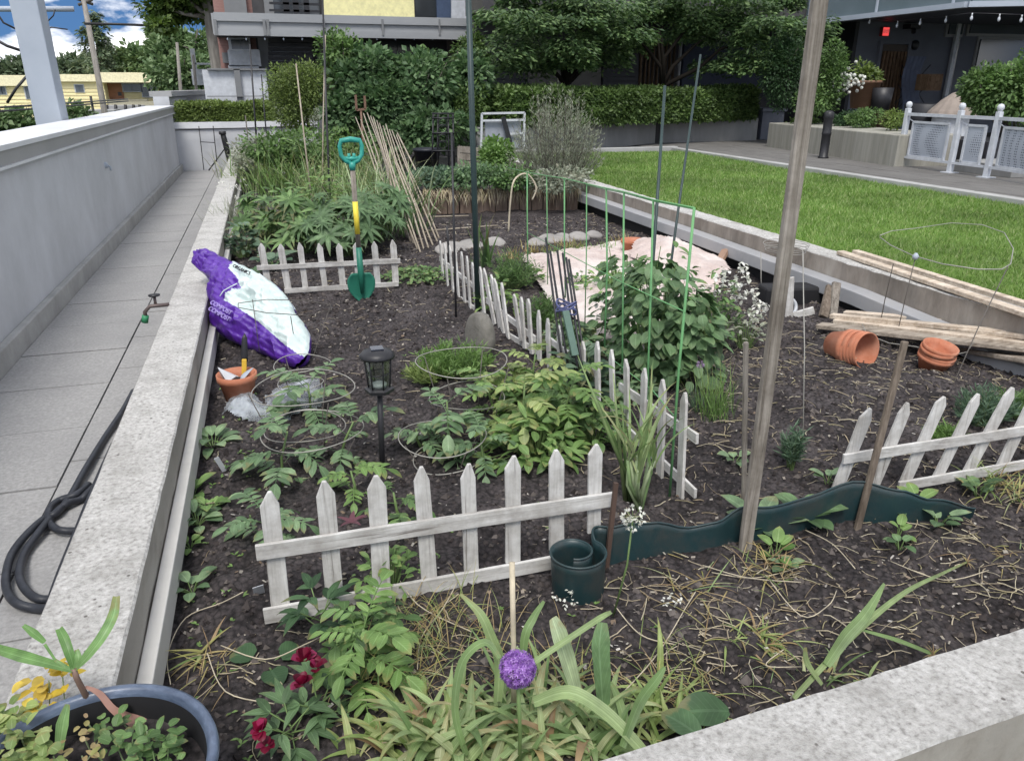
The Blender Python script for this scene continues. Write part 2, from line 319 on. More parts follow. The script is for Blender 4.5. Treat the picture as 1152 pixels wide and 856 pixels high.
so = bpy.data.objects.new('sun', sl); C.objects.link(so); so.rotation_euler = (R(90-SUN_EL), 0, R(180-SUN_AZ)+math.pi*0)
# direction towards the sun for sky rotation a: (sin a, cos a); lamp -Z must point the other way
sd_ = Vector((math.sin(R(SUN_AZ))*math.cos(R(SUN_EL)), math.cos(R(SUN_AZ))*math.cos(R(SUN_EL)), math.sin(R(SUN_EL))))
so.rotation_euler = sd_.to_track_quat('Z', 'Y').to_euler()
sc = bpy.context.scene; sc.view_settings.view_transform = 'Standard'; sc.view_settings.look = 'None'; sc.view_settings.exposure = 0
sc.render.engine = 'CYCLES'; sc.cycles.max_bounces = 6; sc.cycles.transparent_max_bounces = 8
# ================================================================ setting
mb = MB(); mb.add([(-600, -600, -3.6), (600, -600, -3.6), (600, 1200, -3.6), (-600, 1200, -3.6)], [(0, 1, 2, 3)])
struct('ground', mb, noisemat('far_ground', [(.3, (.05, .07, .035)), (.7, (.1, .11, .07))], scale=.2, bump=0))
# soil sheet
def soil():
    mb = MB(); ys = [.8]
    while ys[-1] < 13.3: ys.append(ys[-1]+max(.011, .0055*ys[-1]*max(1, ys[-1]/3.0)))
    nx = 330; X0, X1 = -.43, 3.62; vs = []; fs = []
    for y in ys:
        for i in range(nx+1):
            x = X0+(X1-X0)*i/nx
            vs.append((x, y, sz(x, y)))
    for j in range(len(ys)-1):
        for i in range(nx): a = j*(nx+1)+i; fs.append((a, a+1, a+nx+2, a+nx+1))
    mb.add(vs, fs, True); return struct('soil', mb, M['soil'])
soil()
# walkway of pavers
mb = MB(); rr = random.Random(3)
mb.box(-1.75, -.6, -1, 17.4, -.34, -.285); mb.m = 1
x0s = [(-1.64, -1.023), (-1.013, -.63)]
for ci, (xa, xb) in enumerate(x0s):
    y = -1.2+(.24 if ci else 0)
    while y < 17.3:
        z = -.27+rr.uniform(-.002, .002); y1 = min(y+.655, 17.39)
        mb.box(xa, xb, y+.0055, y1-.0055, -.3, z); y = y1
struct('walkway', mb, [M['paver_gap'], M['paver']])
# parapet wall on the left
t = thing('parapet_wall', 'long grey painted parapet wall with a metal cap beside the paved walkway', 'wall', (-1.9, 8, -.27))
mb = MB(); mb.box(-2.06, -1.7, -1.5, 17.4, -.4, .85); mb.build('wall_face', M['stucco'], t)
mb = MB(); mb.box(-1.7, -1.645, -1.5, 17.35, -.29, -.13); bevel(mb.build('base_kerb', M['kerb'], t), .01)
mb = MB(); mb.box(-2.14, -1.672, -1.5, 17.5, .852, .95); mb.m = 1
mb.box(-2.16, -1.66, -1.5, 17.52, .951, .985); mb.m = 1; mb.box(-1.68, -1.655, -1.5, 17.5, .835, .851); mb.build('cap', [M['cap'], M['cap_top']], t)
p = XP(118, 186, -1.7); mb = MB(); mb.lathe([(.0, .03), (.022, .03), (.03, .022), (.034, 0)], p, (1, 0, 0), 16); mb.tube([p+Vector((.02, 0, 0)), p+Vector((.05, 0, -.02)), p+Vector((.05, 0, -.06))], .011, 8); mb.build('pipe_outlet', M['metal_grey'], t)
# return of the cap behind the hedge
t = thing('low_roadside_wall', 'short capped wall running on behind the clipped hedge at the end of the walkway', 'wall', (-1.9, 21, -.27))
mb = MB(); mb.bar((-1.9, 17.7, .45), (-1.2, 26, .45), .3, 1.4, (1, 0, 0)); mb.build('wall_face', M['stucco'], t)
mb = MB(); mb.bar((-1.9, 17.7, 1.2), (-1.2, 26, 1.2), .42, .1, (1, 0, 0)); mb.build('cap', M['cap'], t)
# end wall of the walkway
t = thing('end_wall', 'low grey wall closing the far end of the walkway below the hedge', 'wall', (-.6, 17.5, -.27))
mb = MB(); mb.box(-1.7, 1.1, 17.4, 17.65, -.4, .55); mb.build('wall_face', M['stucco'], t)
mb = MB(); mb.box(-1.7, 1.1, 17.36, 17.7, .552, .67); mb.build('coping', M['cap_top'], t)
# thin steel frame hanging on the end wall
mb = MB(); zz = -.27
for x, z0, z1 in ((-1.25, -.25, .6), (-.98, -.1, .6), (.35, .0, .95), (.62, .1, .9)): mb.tube([(x, 17.25, z0), (x+.02, 17.25, z1)], .009, 5)
mb.tube([(-1.68, 17.24, .53), (1.1, 17.24, .58)], .009, 5); mb.tube([(-1.25, 17.24, .3), (-.98, 17.24, .28)], .008, 5)
mb.tube([(-1.15, 17.1, -.25), (-.8, 17.2, .15)], .014, 5)
tag(mb.build('wire_trellis', M['metal_black']), 'thin dark wire trellis standing against the end wall of the walkway', 'trellis')
mb = MB(); p0 = YP(262, 195, 16.9); p1 = YP(250, 148, 16.9)
mb.tube([p0, p0*.2+p1*.8, p1], [.055, .055, .05], 12); mb.tube([p1-Vector((0, 0, .06)), p1], .07, 12)
tag(mb.build('bollard_light', M['metal_black']), 'black cylindrical bollard light at the far end of the walkway', 'bollard')
# ---- planter walls
def rough_box(name, pts_top, z_in, z_out, mat, parent, seg=.05, amp=.004, topz=.2):
    """wall swept along pts (centre line list of (outer, inner) xy pairs) with slightly worn surface"""
    (o0, i0), (o1, i1) = pts_top; o0, i0, o1, i1 = [Vector((*a, 0)) for a in (o0, i0, o1, i1)]
    Lw = (o1-o0).length; n = int(Lw/seg); mb = MB(); vs = []; K = 0
    zt = topz if callable(topz) else (lambda t: topz)
    for k in range(n+1):
        t = k/n; a = o0.lerp(o1, t); b = i0.lerp(i1, t); T = zt(t)
        prof = [(a, z_out), (a, T-.3), (a, T-.008)]+[(a.lerp(b, s_), T) for s_ in (.03, .2, .35, .5, .65, .8, .97)]+[(b, T-.007), (b, (T+z_in)/2), (b, z_in)]
        K = len(prof)
        for (q, z) in prof:
            nv = Vector((q.x*9, q.y*9, z*9)); d = noise.noise(nv)*amp+noise.noise(nv*3.1)*amp*.5
            vs.append((q.x+d, q.y+d*.6, z+d))
    mb.add(vs, [(k*K+j, k*K+j+1, (k+1)*K+j+1, (k+1)*K+j) for k in range(n) for j in range(K-1)]+[tuple(range(K)), tuple(range(n*K, n*K+K))[::-1]], False)
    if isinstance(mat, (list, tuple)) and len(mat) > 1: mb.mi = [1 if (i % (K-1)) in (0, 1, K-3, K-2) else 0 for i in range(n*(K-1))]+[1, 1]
    return mb.build(name, mat, parent)
t = thing('planter_wall', 'rough cast concrete planter wall running along the walkway', 'planter wall', (-.52, 8, -.27))
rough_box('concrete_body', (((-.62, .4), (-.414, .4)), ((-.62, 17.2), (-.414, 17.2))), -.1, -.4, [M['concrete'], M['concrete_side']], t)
mb = MB(); mb.box(-.41, -.373, .97, 17.0, .0, .09); bevel(mb.build('flashing_ledge', M['flash'], t), .004)
mb = MB(); mb.box(-.409, -.385, .97, 17.0, -.14, -.001); mb.build('membrane', M['membrane'], t)
t = thing('planter_wall', 'pitted pale concrete planter wall across the near corner of the bed', 'planter wall', (1.4, .9, -.27))
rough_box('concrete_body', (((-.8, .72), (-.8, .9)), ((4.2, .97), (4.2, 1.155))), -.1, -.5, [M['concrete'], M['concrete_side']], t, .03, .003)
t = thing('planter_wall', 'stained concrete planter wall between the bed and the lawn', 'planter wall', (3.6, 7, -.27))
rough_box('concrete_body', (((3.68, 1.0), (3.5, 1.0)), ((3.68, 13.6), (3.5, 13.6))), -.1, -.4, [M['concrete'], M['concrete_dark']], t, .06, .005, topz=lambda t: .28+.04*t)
mb = MB()
led = [(2.3, -.03), (2.8, 0), (3.1, .03), (3.8, .066), (5.8, .09), (13.3, .11)]
for (ya, za), (yb_, zb) in zip(led, led[1:]): mb.add([(x, y, z) for y, z0 in ((ya, za), (yb_, zb)) for x, z in ((3.405, z0), (3.41, z0+.088), (3.495, z0+.1), (3.495, z0))], [(0, 1, 5, 4), (1, 2, 6, 5), (3, 0, 4, 7)])
bevel(mb.build('flashing_ledge', M['flash_grey'], t), .005)
mb = MB(); mb.box(3.46, 3.495, 1.15, 13.3, -.14, .09); mb.build('membrane', M['membrane'], t)
t = thing('planter_wall', 'low concrete wall at the far end of the bed under the shrubs', 'planter wall', (1.5, 13.4, -.27))
rough_box('concrete_body', (((-.41, 13.6), (-.41, 13.42)), ((3.5, 13.6), (3.5, 13.42))), -.1, -.4, [M['concrete']], t, .08, .006)
# ---- lawn
def lz(x, y): return .285-.035*min(1, (x-3.66)/1.5)+.03*noise.noise(Vector((x*.5, y*.5, 0)))+.01*noise.noise(Vector((x*2, y*2, 0)))+ .03*min(1, max(0, (y-2)/10))
mb = MB(); vs = []; fs = []; nx, ny = 60, 160
for j in range(ny+1):
    for i in range(nx+1):
        x = 3.66+(6.92-3.66)*i/nx; y = .9+(12.6-.9)*j/ny; vs.append((x, y, lz(x, y)-(.03 if i == 0 else 0)))
for j in range(ny):
    for i in range(nx): a = j*(nx+1)+i; fs.append((a, a+1, a+nx+2, a+nx+1))
mb.add(vs, fs, True)
struct('lawn', mb, noisemat('lawn', [(.3, (.075, .14, .022)), (.5, (.12, .21, .035)), (.75, (.18, .29, .06))], scale=6, detail=12, rough=.9, bump=.8, bscale=90, bdist=.02, stain=(.1, .15, .03), stain_scale=.8, stain_amt=.4))
mb = MB(); rg = random.Random(5)
for k in range(120000):
    y = 1.0+11.5*rg.random()**1.35; x = 3.67+3.23*rg.random(); z = lz(x, y)-.004; a = rg.uniform(0, 6.28); h = rg.uniform(.018, .045)*(1 if y < 6 else 1.15); wd = .0016+.0006*y
    dx, dy = math.cos(a)*wd, math.sin(a)*wd; lx, ly = rg.gauss(0, .45)*h, rg.gauss(0, .45)*h
    mb.add([(x-dx, y-dy, z), (x+dx, y+dy, z), (x+lx, y+ly, z+h)], [(0, 1, 2)])
gr = mb.build('grass', leafmat('grass_blade', [(.095, .18, .025), (.15, .27, .045), (.115, .22, .03), (.21, .34, .07), (.28, .34, .12)], trans=.35, vscale=1.1)); tag(gr, 'short mown green grass of the lawn', 'grass', kind='stuff')
# lawn kerb and terrace
mb = MB(); mb.box(6.93, 7.06, .9, 12.75, .1, .325); mb.box(3.66, 7.06, 12.76, 12.9, .1, .34); bevel(struct('lawn_kerb', mb, M['kerb']), .008)
mb = MB(); mb.box(7.06, 30, .5, 30, .0, .236); mb.box(3.66, 7.06, 12.9, 30, .0, .237); mb.m = 1
rr = random.Random(8); x = 7.07
while x < 12.5:
    y = .6+rr.uniform(0, 1)
    while y < 19:
        y1 = y+1.2; mb.box(x, x+.294, y, y1-.008, .236, .25+rr.uniform(-.0015, .0015)); y = y1
    x += .30
x = 3.7
while x < 7.05:
    mb.box(x, x+.294, 12.91, 13.8, .237, .25); x += .3
mb.m = 0; mb.box(-1.7, 3.65, 17.72, 30, .0, .2)
struct('terrace_paving', mb, [M['paver_gap'], noisemat('terrace_plank_paver', [(.3, (.11, .105, .1)), (.7, (.19, .185, .175))], scale=12, detail=10, rough=.85, bump=.3, stretch=(1, .15, 1), stain=(.09, .085, .08))])

mb = MB(); mb.box(-.4, 3.66, 13.55, 17.7, -.2, .16); struct('back_bed_soil', mb, M['soil'])
# ================================================================ trees, shrubs, buildings behind
def leaf_ball(mb, c, rad, n, L, W, r, lumps=5, up=.5, shell=.55, flat=0, floor=None):
    """leaves through an uneven crown made of overlapping lumps"""
    c = Vector(c); rad = Vector(rad); ls = []
    for k in range(lumps):
        d = Vector((r.gauss(0, 1), r.gauss(0, 1), r.gauss(0, .8))).normalized()
        ls.append((c+Vector((d.x*rad.x, d.y*rad.y, d.z*rad.z))*r.uniform(.25, .62), r.uniform(.38, .68)))
    for k in range(n):
        q, s = ls[k % lumps]; d = Vector((r.gauss(0, 1), r.gauss(0, 1), r.gauss(0, 1))).normalized()
        rr_ = shell+(1-shell)*r.random()**.5; rr_ *= r.uniform(.85, 1.12)
        p = q+Vector((d.x*rad.x, d.y*rad.y, d.z*rad.z))*s*rr_
        if floor is not None and p.z < floor: p.z = floor+r.random()*.1
        dd = (d+Vector((r.gauss(0, .5), r.gauss(0, .5), r.gauss(0, .5)-.25-flat))).normalized()
        nn = (d*.6+Vector((0, 0, up+.4))+Vector((r.gauss(0, .4), r.gauss(0, .4), r.gauss(0, .4)))).normalized()
        k2 = r.uniform(.6, 1.25); mb.quad_leaf(p, dd, nn, L*k2, W*k2)
def limbs(mb, base, tips, r0, r, forks=2, bend=.15):
    base = Vector(base)
    for tp in tips:
        tp = Vector(tp); m1 = base.lerp(tp, .4)+Vector((r.gauss(0, bend), r.gauss(0, bend), 0)); m2 = base.lerp(tp, .75)+Vector((r.gauss(0, bend), r.gauss(0, bend), 0))
        mb.tube([base, m1, m2, tp], [r0, r0*.7, r0*.45, r0*.15], 7)
        for _ in range(forks):
            q = m1.lerp(m2, r.random()); mb.tube([q, q+Vector((r.gauss(0, 1), r.gauss(0, 1), r.uniform(.2, 1))).normalized()*(tp-base).length*.3], [r0*.35, r0*.08], 5)
LF = {
 'maple': leafmat('maple_leaf', [(.04, .085, .03), (.085, .16, .05), (.16, .25, .08), (.055, .11, .035)], vscale=.8),
 'dark': leafmat('dark_leaf', [(.015, .04, .014), (.03, .08, .025), (.055, .125, .04), (.025, .06, .02)], vscale=2),
 'hedge': leafmat('hedge_leaf', [(.045, .09, .018), (.09, .16, .03), (.15, .24, .06), (.065, .12, .022)], vscale=1.5),
 'yhedge': leafmat('cedar_leaf', [(.08, .13, .02), (.15, .22, .04), (.22, .3, .06), (.11, .17, .03)], vscale=1.5),
 'mid': leafmat('mid_leaf', [(.06, .12, .028), (.1, .19, .045), (.16, .27, .07), (.08, .15, .038)], vscale=3),
 'far': leafmat('far_leaf', [(.08, .15, .05), (.14, .23, .08), (.2, .29, .12), (.1, .17, .06)], vscale=.15, trans=.2),
 'conifer': leafmat('conifer_leaf', [(.06, .1, .05), (.1, .15, .075), (.15, .2, .11)], vscale=.15, trans=.15),
}
BARK = noisemat('bark', [(.3, (.05, .043, .035)), (.7, (.14, .125, .105))], scale=9, bump=.6, stretch=(1, 1, .2))
BARK_PALE = noisemat('pale_bark', [(.3, (.15, .135, .12)), (.7, (.33, .31, .28))], scale=12, bump=.6, stretch=(1, 1, .2))
def tree(name, label, cat, base, top_c, rad, n, L, W, leaf, group=None, r0=.12, seed=1, lumps=7, bark=BARK, ntips=5, shell=.4, floor=None):
    r = random.Random(seed); base = Vector(base); t = thing(name, label, cat, base, group)
    top_c = Vector(top_c); rad = Vector(rad)
    tm = MB(); m = base.lerp(top_c, .45); tm.tube([base, base.lerp(m, .5)+Vector((r.gauss(0, .03), 0, 0)), m], [r0*1.25, r0, r0*.85], 9)
    limbs(tm, m, [top_c+Vector((r.uniform(-.7, .7)*rad.x, r.uniform(-.7, .7)*rad.y, r.uniform(-.2, .7)*rad.z)) for _ in range(ntips)], r0*.7, r)
    tm.build('trunk', bark, t)
    cm = MB(); leaf_ball(cm, top_c, rad, n, L, W, r, lumps, shell=shell, floor=floor); cm.build('crown', leaf, t); return t
# ---- far left: suburb beyond the parapet
r = random.Random(11)
sid = noisemat('yellow_siding', [(.3, (.84, .74, .42)), (.7, (.92, .82, .5))], scale=1, bump=0)
YD = 60.0
ht = thing('yellow_house', 'long pale yellow flat roofed house with brick panel beyond the parapet', 'house', YP(100, 120, YD))
def yb(mb, x0, y0, x1, y1, Y, d=.3):
    a = YP(x0, y1, Y); b = YP(x1, y0, Y); mb.box(min(a.x, b.x), max(a.x, b.x), Y, Y+d, min(a.z, b.z), max(a.z, b.z))
mb = MB(); a = YP(-60, 128, YD); b = YP(116, 92, YD); mb.box(a.x, b.x, YD, YD+9, -3.6, b.z)
k = -1.0
while k < b.z-.15: mb.box(a.x, b.x, YD-.035, YD, k, k+.09); k += .22
c = YP(186, 92, YD+1.4); mb.box(b.x, c.x, YD+1.4, YD+9, -3.6, b.z); mb.build('wall', sid, ht)
mb = MB(); yb(mb, -60, 85, 60, 97, YD-.3, 10); yb(mb, 60, 84, 106, 92, YD-.3, 10); yb(mb, 112, 82, 189, 93, YD-.6, 10); mb.build('roof', plain('yellow_fascia', (.85, .78, .52), .6), ht)
mb = MB(); yb(mb, 118, 94, 137, 112, YD+1.3, .05); mb.build('brick_panel', noisemat('orange_brick', [(.3, (.36, .17, .1)), (.7, (.5, .26, .17))], scale=4), ht)
for (x0, y0, x1, y1) in ((84.5, 95, 94, 104.5), (138, 94, 159, 104), (160, 94, 176, 110), (29, 97, 40, 112), (-2, 97, 6, 107)):
    mb = MB(); yb(mb, x0, y0, x1, y1, YD-.06 if x0 < 112 else YD+1.2, .1); wn = mb.build('window', M['metal_white'], ht)
    mb = MB(); yb(mb, x0+1, y0+1, (x0+x1)/2-.5, y1-1, YD-.09 if x0 < 112 else YD+1.17, .04); yb(mb, (x0+x1)/2+.5, y0+1, x1-1, y1-1, YD-.09 if x0 < 112 else YD+1.17, .04); mb.build('pane', glassy('far_window_glass', (.08, .09, .1)), wn)
mb = MB(); yb(mb, 118, 112, 165, 114, YD+.2, 1); yb(mb, 118, 114, 190, 119, YD+.1, 1.2); mb.build('balcony', plain('balcony_cream', (.5, .46, .34)), ht)
mb = MB(); [yb(mb, x, y, x+3, y+4, YD+.1, .3) for x, y in ((133, 104),)]; mb.build('balcony_chair', M['metal_black'], ht)
# low parked things, shrubs and wall under the house
t = thing('dense_shrub', 'dark shrub mass growing under the yellow house behind the leaning steel pillar', 'shrub', YP(60, 150, 28))
mb = MB(); leaf_ball(mb, YP(98, 140, 30), (1.0, .8, .3), 1100, .16, .1, r, 8); mb.build('foliage', LF['conifer'], t)
t = thing('leafy_shrub', 'pale leafy shrub behind the wire fence at the left of the steel pillar', 'shrub', YP(20, 150, 16))
mb = MB(); leaf_ball(mb, YP(8, 146, 17), (1.6, .8, .5), 5000, .13, .09, r, 9); leaf_ball(mb, YP(82, 136, 19), (.6, .5, .35), 1300, .12, .08, r, 6); mb.build('foliage', LF['far'], t)
# carport row: grey roofs and clutter below house at right
mb = MB(); yb(mb, 118, 119, 158, 127, 52, 2); yb(mb, 90, 124, 128, 131, 50, 2)
t = thing('carport', 'low grey carport roof in front of the yellow house', 'carport', YP(130, 127, 52)); mb.build('roof', M['cap'], t)
mb = MB(); [mb.tube([YP(x, 118, 52), YP(x+.6, 131, 52)], .09, 6) for x in (120, 130, 141, 150, 157)]; mb.build('posts', M['metal_black'], t)
# chain-link fence
t = thing('chain_link_fence', 'thin rusty wire fence rail running behind the grey parapet at the left', 'fence', XP(14, 150, -3.2))
mb = MB(); a = XP(-60, 116, -3.4); b = XP(190, 112, -3.4)
for dz in (0, -.05): mb.tube([Vector((-3.4, 4, 1.12+dz)), Vector((-3.4, 24, 1.02+dz))], .014, 6)
mb.build('rail', M['metal_black'], t)
for y in (5.0, 8.2, 11.4, 15, 19):
    mb = MB(); mb.tube([(-3.4, y, -1), (-3.4, y, 1.15)], .025, 8); mb.build('post', M['metal_black'], t)
# trees of the suburb
def far_tree(px_, py_, Y, w_, h_, seed, label, leaf='far', n=3500, basepy=128):
    c = YP(px_, py_, Y); b = YP(px_, basepy, Y); s = Y/60
    return tree('leafy_tree', label, 'tree', b, c, (w_, w_*.7, h_), n, .42*s, .26*s, LF[leaf], 'trees beyond the yellow house', .22, seed, 9)
far_tree(20, 82, 74, 3.0, 1.1, 21, 'low dark tree showing left of the steel pillar above the yellow roof', 'conifer')
far_tree(72, 79, 74, 2.4, 1.2, 22, 'dark rounded tree between the steel pillar and the utility pole', 'conifer')
far_tree(98, 80, 72, 1.4, .9, 23, 'small dark tree just left of the utility pole', 'conifer', 1800)
far_tree(132, 77, 76, 2.2, 1.3, 24, 'broad grey green tree right of the utility pole', 'conifer')
far_tree(158, 76, 66, 1.5, 1.7, 25, 'tall light green tree above the right end of the yellow roof', 'far')
far_tree(192, 70, 50, 1.5, 2.1, 26, 'large bright green tree behind the yellow house end', 'far', 6500)
far_tree(212, 86, 36, 1.4, 1.0, 27, 'bushy green tree behind the thin leaning pole', 'far', 4000)
far_tree(186, 44, 62, 1.0, 1.8, 28, 'upright green tree top rising behind the big street tree', 'far', 2500)
far_tree(236, 66, 38, 1.5, 1.7, 29, 'pale green tree behind the brick building corner', 'far', 5000)
# conifer
cb = YP(117, 128, 66); r = random.Random(31); t = thing('conifer_tree', 'tall open conifer rising above the yellow roof right of the utility pole', 'tree', cb)
mb = MB(); tp = YP(106, 16, 66); mb.tube([cb, tp], [.25, .04], 7); mb.build('trunk', BARK, t)
mb = MB()
for k in range(80):
    z = cb.z+(tp.z-cb.z)*(.35+.65*k/80); a = r.uniform(0, 6.28); Lb = (1-k/80)**.7*2.6*r.uniform(.5, 1.1)+.25; o = Vector((cb.x+(tp.x-cb.x)*(z-cb.z)/(tp.z-cb.z), 66, z))
    for j in range(34):
        s = r.random(); p = o+Vector((math.cos(a)*Lb*s, math.sin(a)*Lb*s, -.35*s*Lb+.1+r.gauss(0, .12))); mb.quad_leaf(p, (math.cos(a)+r.gauss(0, .7), math.sin(a)+r.gauss(0, .7), -.5), (r.gauss(0, .3), r.gauss(0, .3), 1), .42, .15)
mb.build('crown', LF['conifer'], t)
# street tree with pale trunk
r = random.Random(33); b0 = YP(252, 118, 24); t = thing('street_tree', 'street tree with pale leaning trunk rising behind the hedge at the end of the walkway', 'tree', b0)
mb = MB(); q = YP(236, 20, 24); mb.tube([b0-Vector((0, 0, 1)), YP(246, 78, 24), q, YP(232, -40, 24)], [.24, .2, .15, .1], 10)
for (x, y) in ((205, -8), (180, 8), (265, -10), (215, -30), (250, 5)): mb.tube([q, YP((x+236)/2, (y+20)/2+2, 24), YP(x, y, 24+r.uniform(-1, 1))], [.07, .05, .02], 6)
mb.build('trunk', BARK_PALE, t); mb = MB()
for (x, y, a, b_, n) in ((215, 2, 1.0, .6, 2600), (190, 16, .8, .45, 1500), (245, -6, 1.0, .5, 2000), (200, -20, 1.6, .8, 2500), (262, 10, .4, .25, 500), (182, 28, .4, .2, 350), (240, -45, 2.2, 1, 3000)):
    leaf_ball(mb, YP(x, y, 24+r.uniform(-.8, .8)), (a, a, b_), n, .15, .1, r, 6, shell=.2)
mb.build('crown', leafmat('street_leaf', [(.04, .08, .01), (.085, .14, .02), (.12, .19, .035)], vscale=.6), t)
# utility poles and wires
def upole(x0, y0, x1, y1, Y, w_, label, name='utility_pole', mat=None):
    t = thing(name, label, 'pole', YP(x0, y0, Y)); mb = MB(); mb.tube([YP(x0, y0, Y)-Vector((0, 0, 2)), YP(x0, y0, Y), YP(x1, y1, Y)], [w_, w_, w_*.75], 10); mb.build('shaft', mat or BARK_PALE, t); return t
t = upole(118, 128, 94, 0, 40, .13, 'weathered wooden utility pole leaning beside the yellow house')
mb = MB(); mb.tube([YP(84, -2, 40), YP(104, 5, 40.6)], .07, 6); mb.tube([YP(88, 6, 40), YP(104, 0, 40)], .06, 6); mb.build('crossarm', BARK, t)
upole(204, 112, 199, 48, 30, .06, 'thin pale pole standing in the bushes between the yellow house and the street tree')
upole(222, 112, 217, 62, 26, .045, 'thin grey post beside the balcony left of the street tree trunk')
def cable(pts, Y, label, rad=.03, name='overhead_cable'):
    mb = MB(); mb.tube([YP(x, y, Y+k*.0) for k, (x, y) in enumerate(pts)], rad, 6, True); return tag(mb.build(name, M['metal_grey'] if rad > .05 else M['metal_black']), label, 'cable')
cable([(-20, 10.5), (83, 10.5)], 20, 'thick grey overhead pipe ending near the utility pole top', .055, 'overhead_pipe')
cable([(95, 27), (130, 27.5), (168, 29)], 38, 'overhead cable running right from the utility pole', .05)
cable([(-10, 5), (4, 26), (20, 34)], 18, 'short slack cable curving down to the steel pillar near the top', .02)
cable([(-10, 42), (8, 52), (26, 58)], 18, 'thick dark cable reaching the steel pillar halfway up', .03)
cable([(48, 30), (60, 18), (62, 11)], 18, 'thin cable looping from the overhead pipe to the pillar', .012)
cable([(50, 34), (58, 31), (76, 33.5)], 18, 'thin straight wire sticking out right of the steel pillar', .012)
cable([(31, 85), (18, 100), (8, 116)], 14, 'bare dark branch like cable sloping down left of the steel pillar', .02)
# steel pillar
t = thing('steel_pillar', 'leaning pale grey steel box pillar rising above the parapet', 'pillar', XP(64, 150, -2.35))
mb = MB(); a = XP(63, 152, -2.3); b = PL(26, -20, (a.x, a.y), (a.x+1, a.y)); mb.bar(a-Vector((0, 0, .6)), b+(b-a)*.3, .27, .36, (1, 0, 0)); bevel(mb.build('shaft', M['metal_grey'], t), .012)
# ---- clipped hedge at the end of the walkway
def hedge(name, label, path, depth, h, n, L, W, leaf, seed=1, z0=0, core=True):
    """box hedge along path points (front edge); leaves over the box with uneven surface"""
    r = random.Random(seed); A, B = Vector(path[0]), Vector(path[1]); t = thing(name, label, 'hedge', A.lerp(B, .5)); ax = (B-A).normalized(); nrm = Vector((-ax.y, ax.x, 0)); Lh = (B-A).length
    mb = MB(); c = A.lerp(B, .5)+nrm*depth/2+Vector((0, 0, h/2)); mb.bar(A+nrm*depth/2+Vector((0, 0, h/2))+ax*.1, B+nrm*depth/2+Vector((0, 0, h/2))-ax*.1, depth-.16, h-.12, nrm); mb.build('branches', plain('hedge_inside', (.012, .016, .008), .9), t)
    mb = MB()
    for k in range(n):
        u = r.random(); f = r.random(); bmp = lambda a, b: .05*noise.noise(Vector((a*2.2, b*3, seed)))
        if f < .5: p = A+ax*Lh*u+Vector((0, 0, h*r.random())); o = -nrm
        elif f < .88: p = A+ax*Lh*u+nrm*depth*r.random()+Vector((0, 0, h)); o = Vector((0, 0, 1))
        else: p = (A if r.random() < .5 else B)+nrm*depth*r.random()+Vector((0, 0, h*r.random())); o = -ax if (p-A).length < (p-B).length else ax
        p = p+o*(1.5*bmp(u*Lh, p.z*2)+r.uniform(-.07, .03))
        mb.quad_leaf(p, (o*.7+Vector((r.gauss(0, .7), r.gauss(0, .7), r.gauss(0, .7)))), (o+Vector((0, 0, .6))+Vector((r.gauss(0, .5), r.gauss(0, .5), r.gauss(0, .5)))), L*r.uniform(.5, 1.5), W*r.uniform(.5, 1.5))
    for k in range(int(Lh*9)):
        p = A+ax*Lh*r.random()+nrm*depth*r.random()+Vector((0, 0, h)); hh = r.uniform(.03, .1)
        for j in range(7): mb.quad_leaf(p+Vector((0, 0, hh*j/7)), (r.gauss(0, 1), r.gauss(0, 1), .7), (0, 0, 1), L, W)
    mb.build('foliage', leaf, t); return t
hedge('clipped_hedge', 'low clipped green hedge on top of the wall at the end of the walkway', ((-1.62, 17.5, .66), (.2, 17.5, .66)), .6, .34, 9000, .06, .035, LF['yhedge'], 3)
# ---- building at the left: brick house with canopy
BY = 20.0
bt = thing('brick_building', 'brick and grey apartment building with long balcony fascia behind the shrubs', 'building', (2.5, BY, .24))
brick = noisemat('red_brick', [(.3, (.24, .13, .115)), (.7, (.33, .2, .175))], scale=5, bump=.1, stretch=(1, 1, 6))
dk = noisemat('dark_cladding', [(.3, (.045, .044, .047)), (.7, (.085, .082, .084))], scale=2, rough=.6, bump=.05)
gcl = noisemat('grey_cladding', [(.3, (.16, .165, .17)), (.7, (.21, .215, .22))], scale=2, rough=.7, bump=.03)
slat = plain('dark_slat', (.05, .05, .055), .6)
mb = MB(); yb(mb, 249, -60, 303, 78, BY+1.2, .3); mb.build('brick_wall', brick, bt)
mb = MB(); yb(mb, 296, -60, 568, 120, BY+1.15, .3); mb.build('wall', dk, bt)
mb = MB(); yb(mb, 251, 60, 302, 71, BY+1.0, .15); yb(mb, 296, 40, 303, 100, BY+.9, .3); yb(mb, 299, -40, 303, 24, BY+.9, .2); yb(mb, 254, -40, 272, 23, BY+1.0, .15); mb.build('grey_panel', gcl, bt)
mb = MB(); yb(mb, 240, 23, 563, 38.5, BY-1.0, .08); yb(mb, 241, 38.5, 566, 40, BY-1.05, .12); yb(mb, 241, 22, 565, 23.5, BY-1.05, .12); mb.build('balcony_fascia', noisemat('galvanised_fascia', [(.3, (.25, .26, .27)), (.7, (.33, .34, .35))], scale=1.2, rough=.5, bump=0, stretch=(.4, 1, 1)), bt)
a = YP(240, 39, BY-1); b = YP(565, 39, BY-1); mb = MB(); mb.box(a.x, b.x, BY-.9, BY+1.2, a.z+.05, a.z+.2); mb.build('balcony_floor', dk, bt)
for x in (242, 297, 301, 364, 430, 494, 562):
    mb = MB(); yb(mb, x, 22, x+1.2, 40, BY-1.07, .05); mb.build('fascia_joint', gcl, bt)
mb = MB(); yb(mb, 364, -40, 464, 22, BY+.4, .1); mb.build('yellow_panel', plain('yellow_panel', (.78, .73, .38), .6), bt)
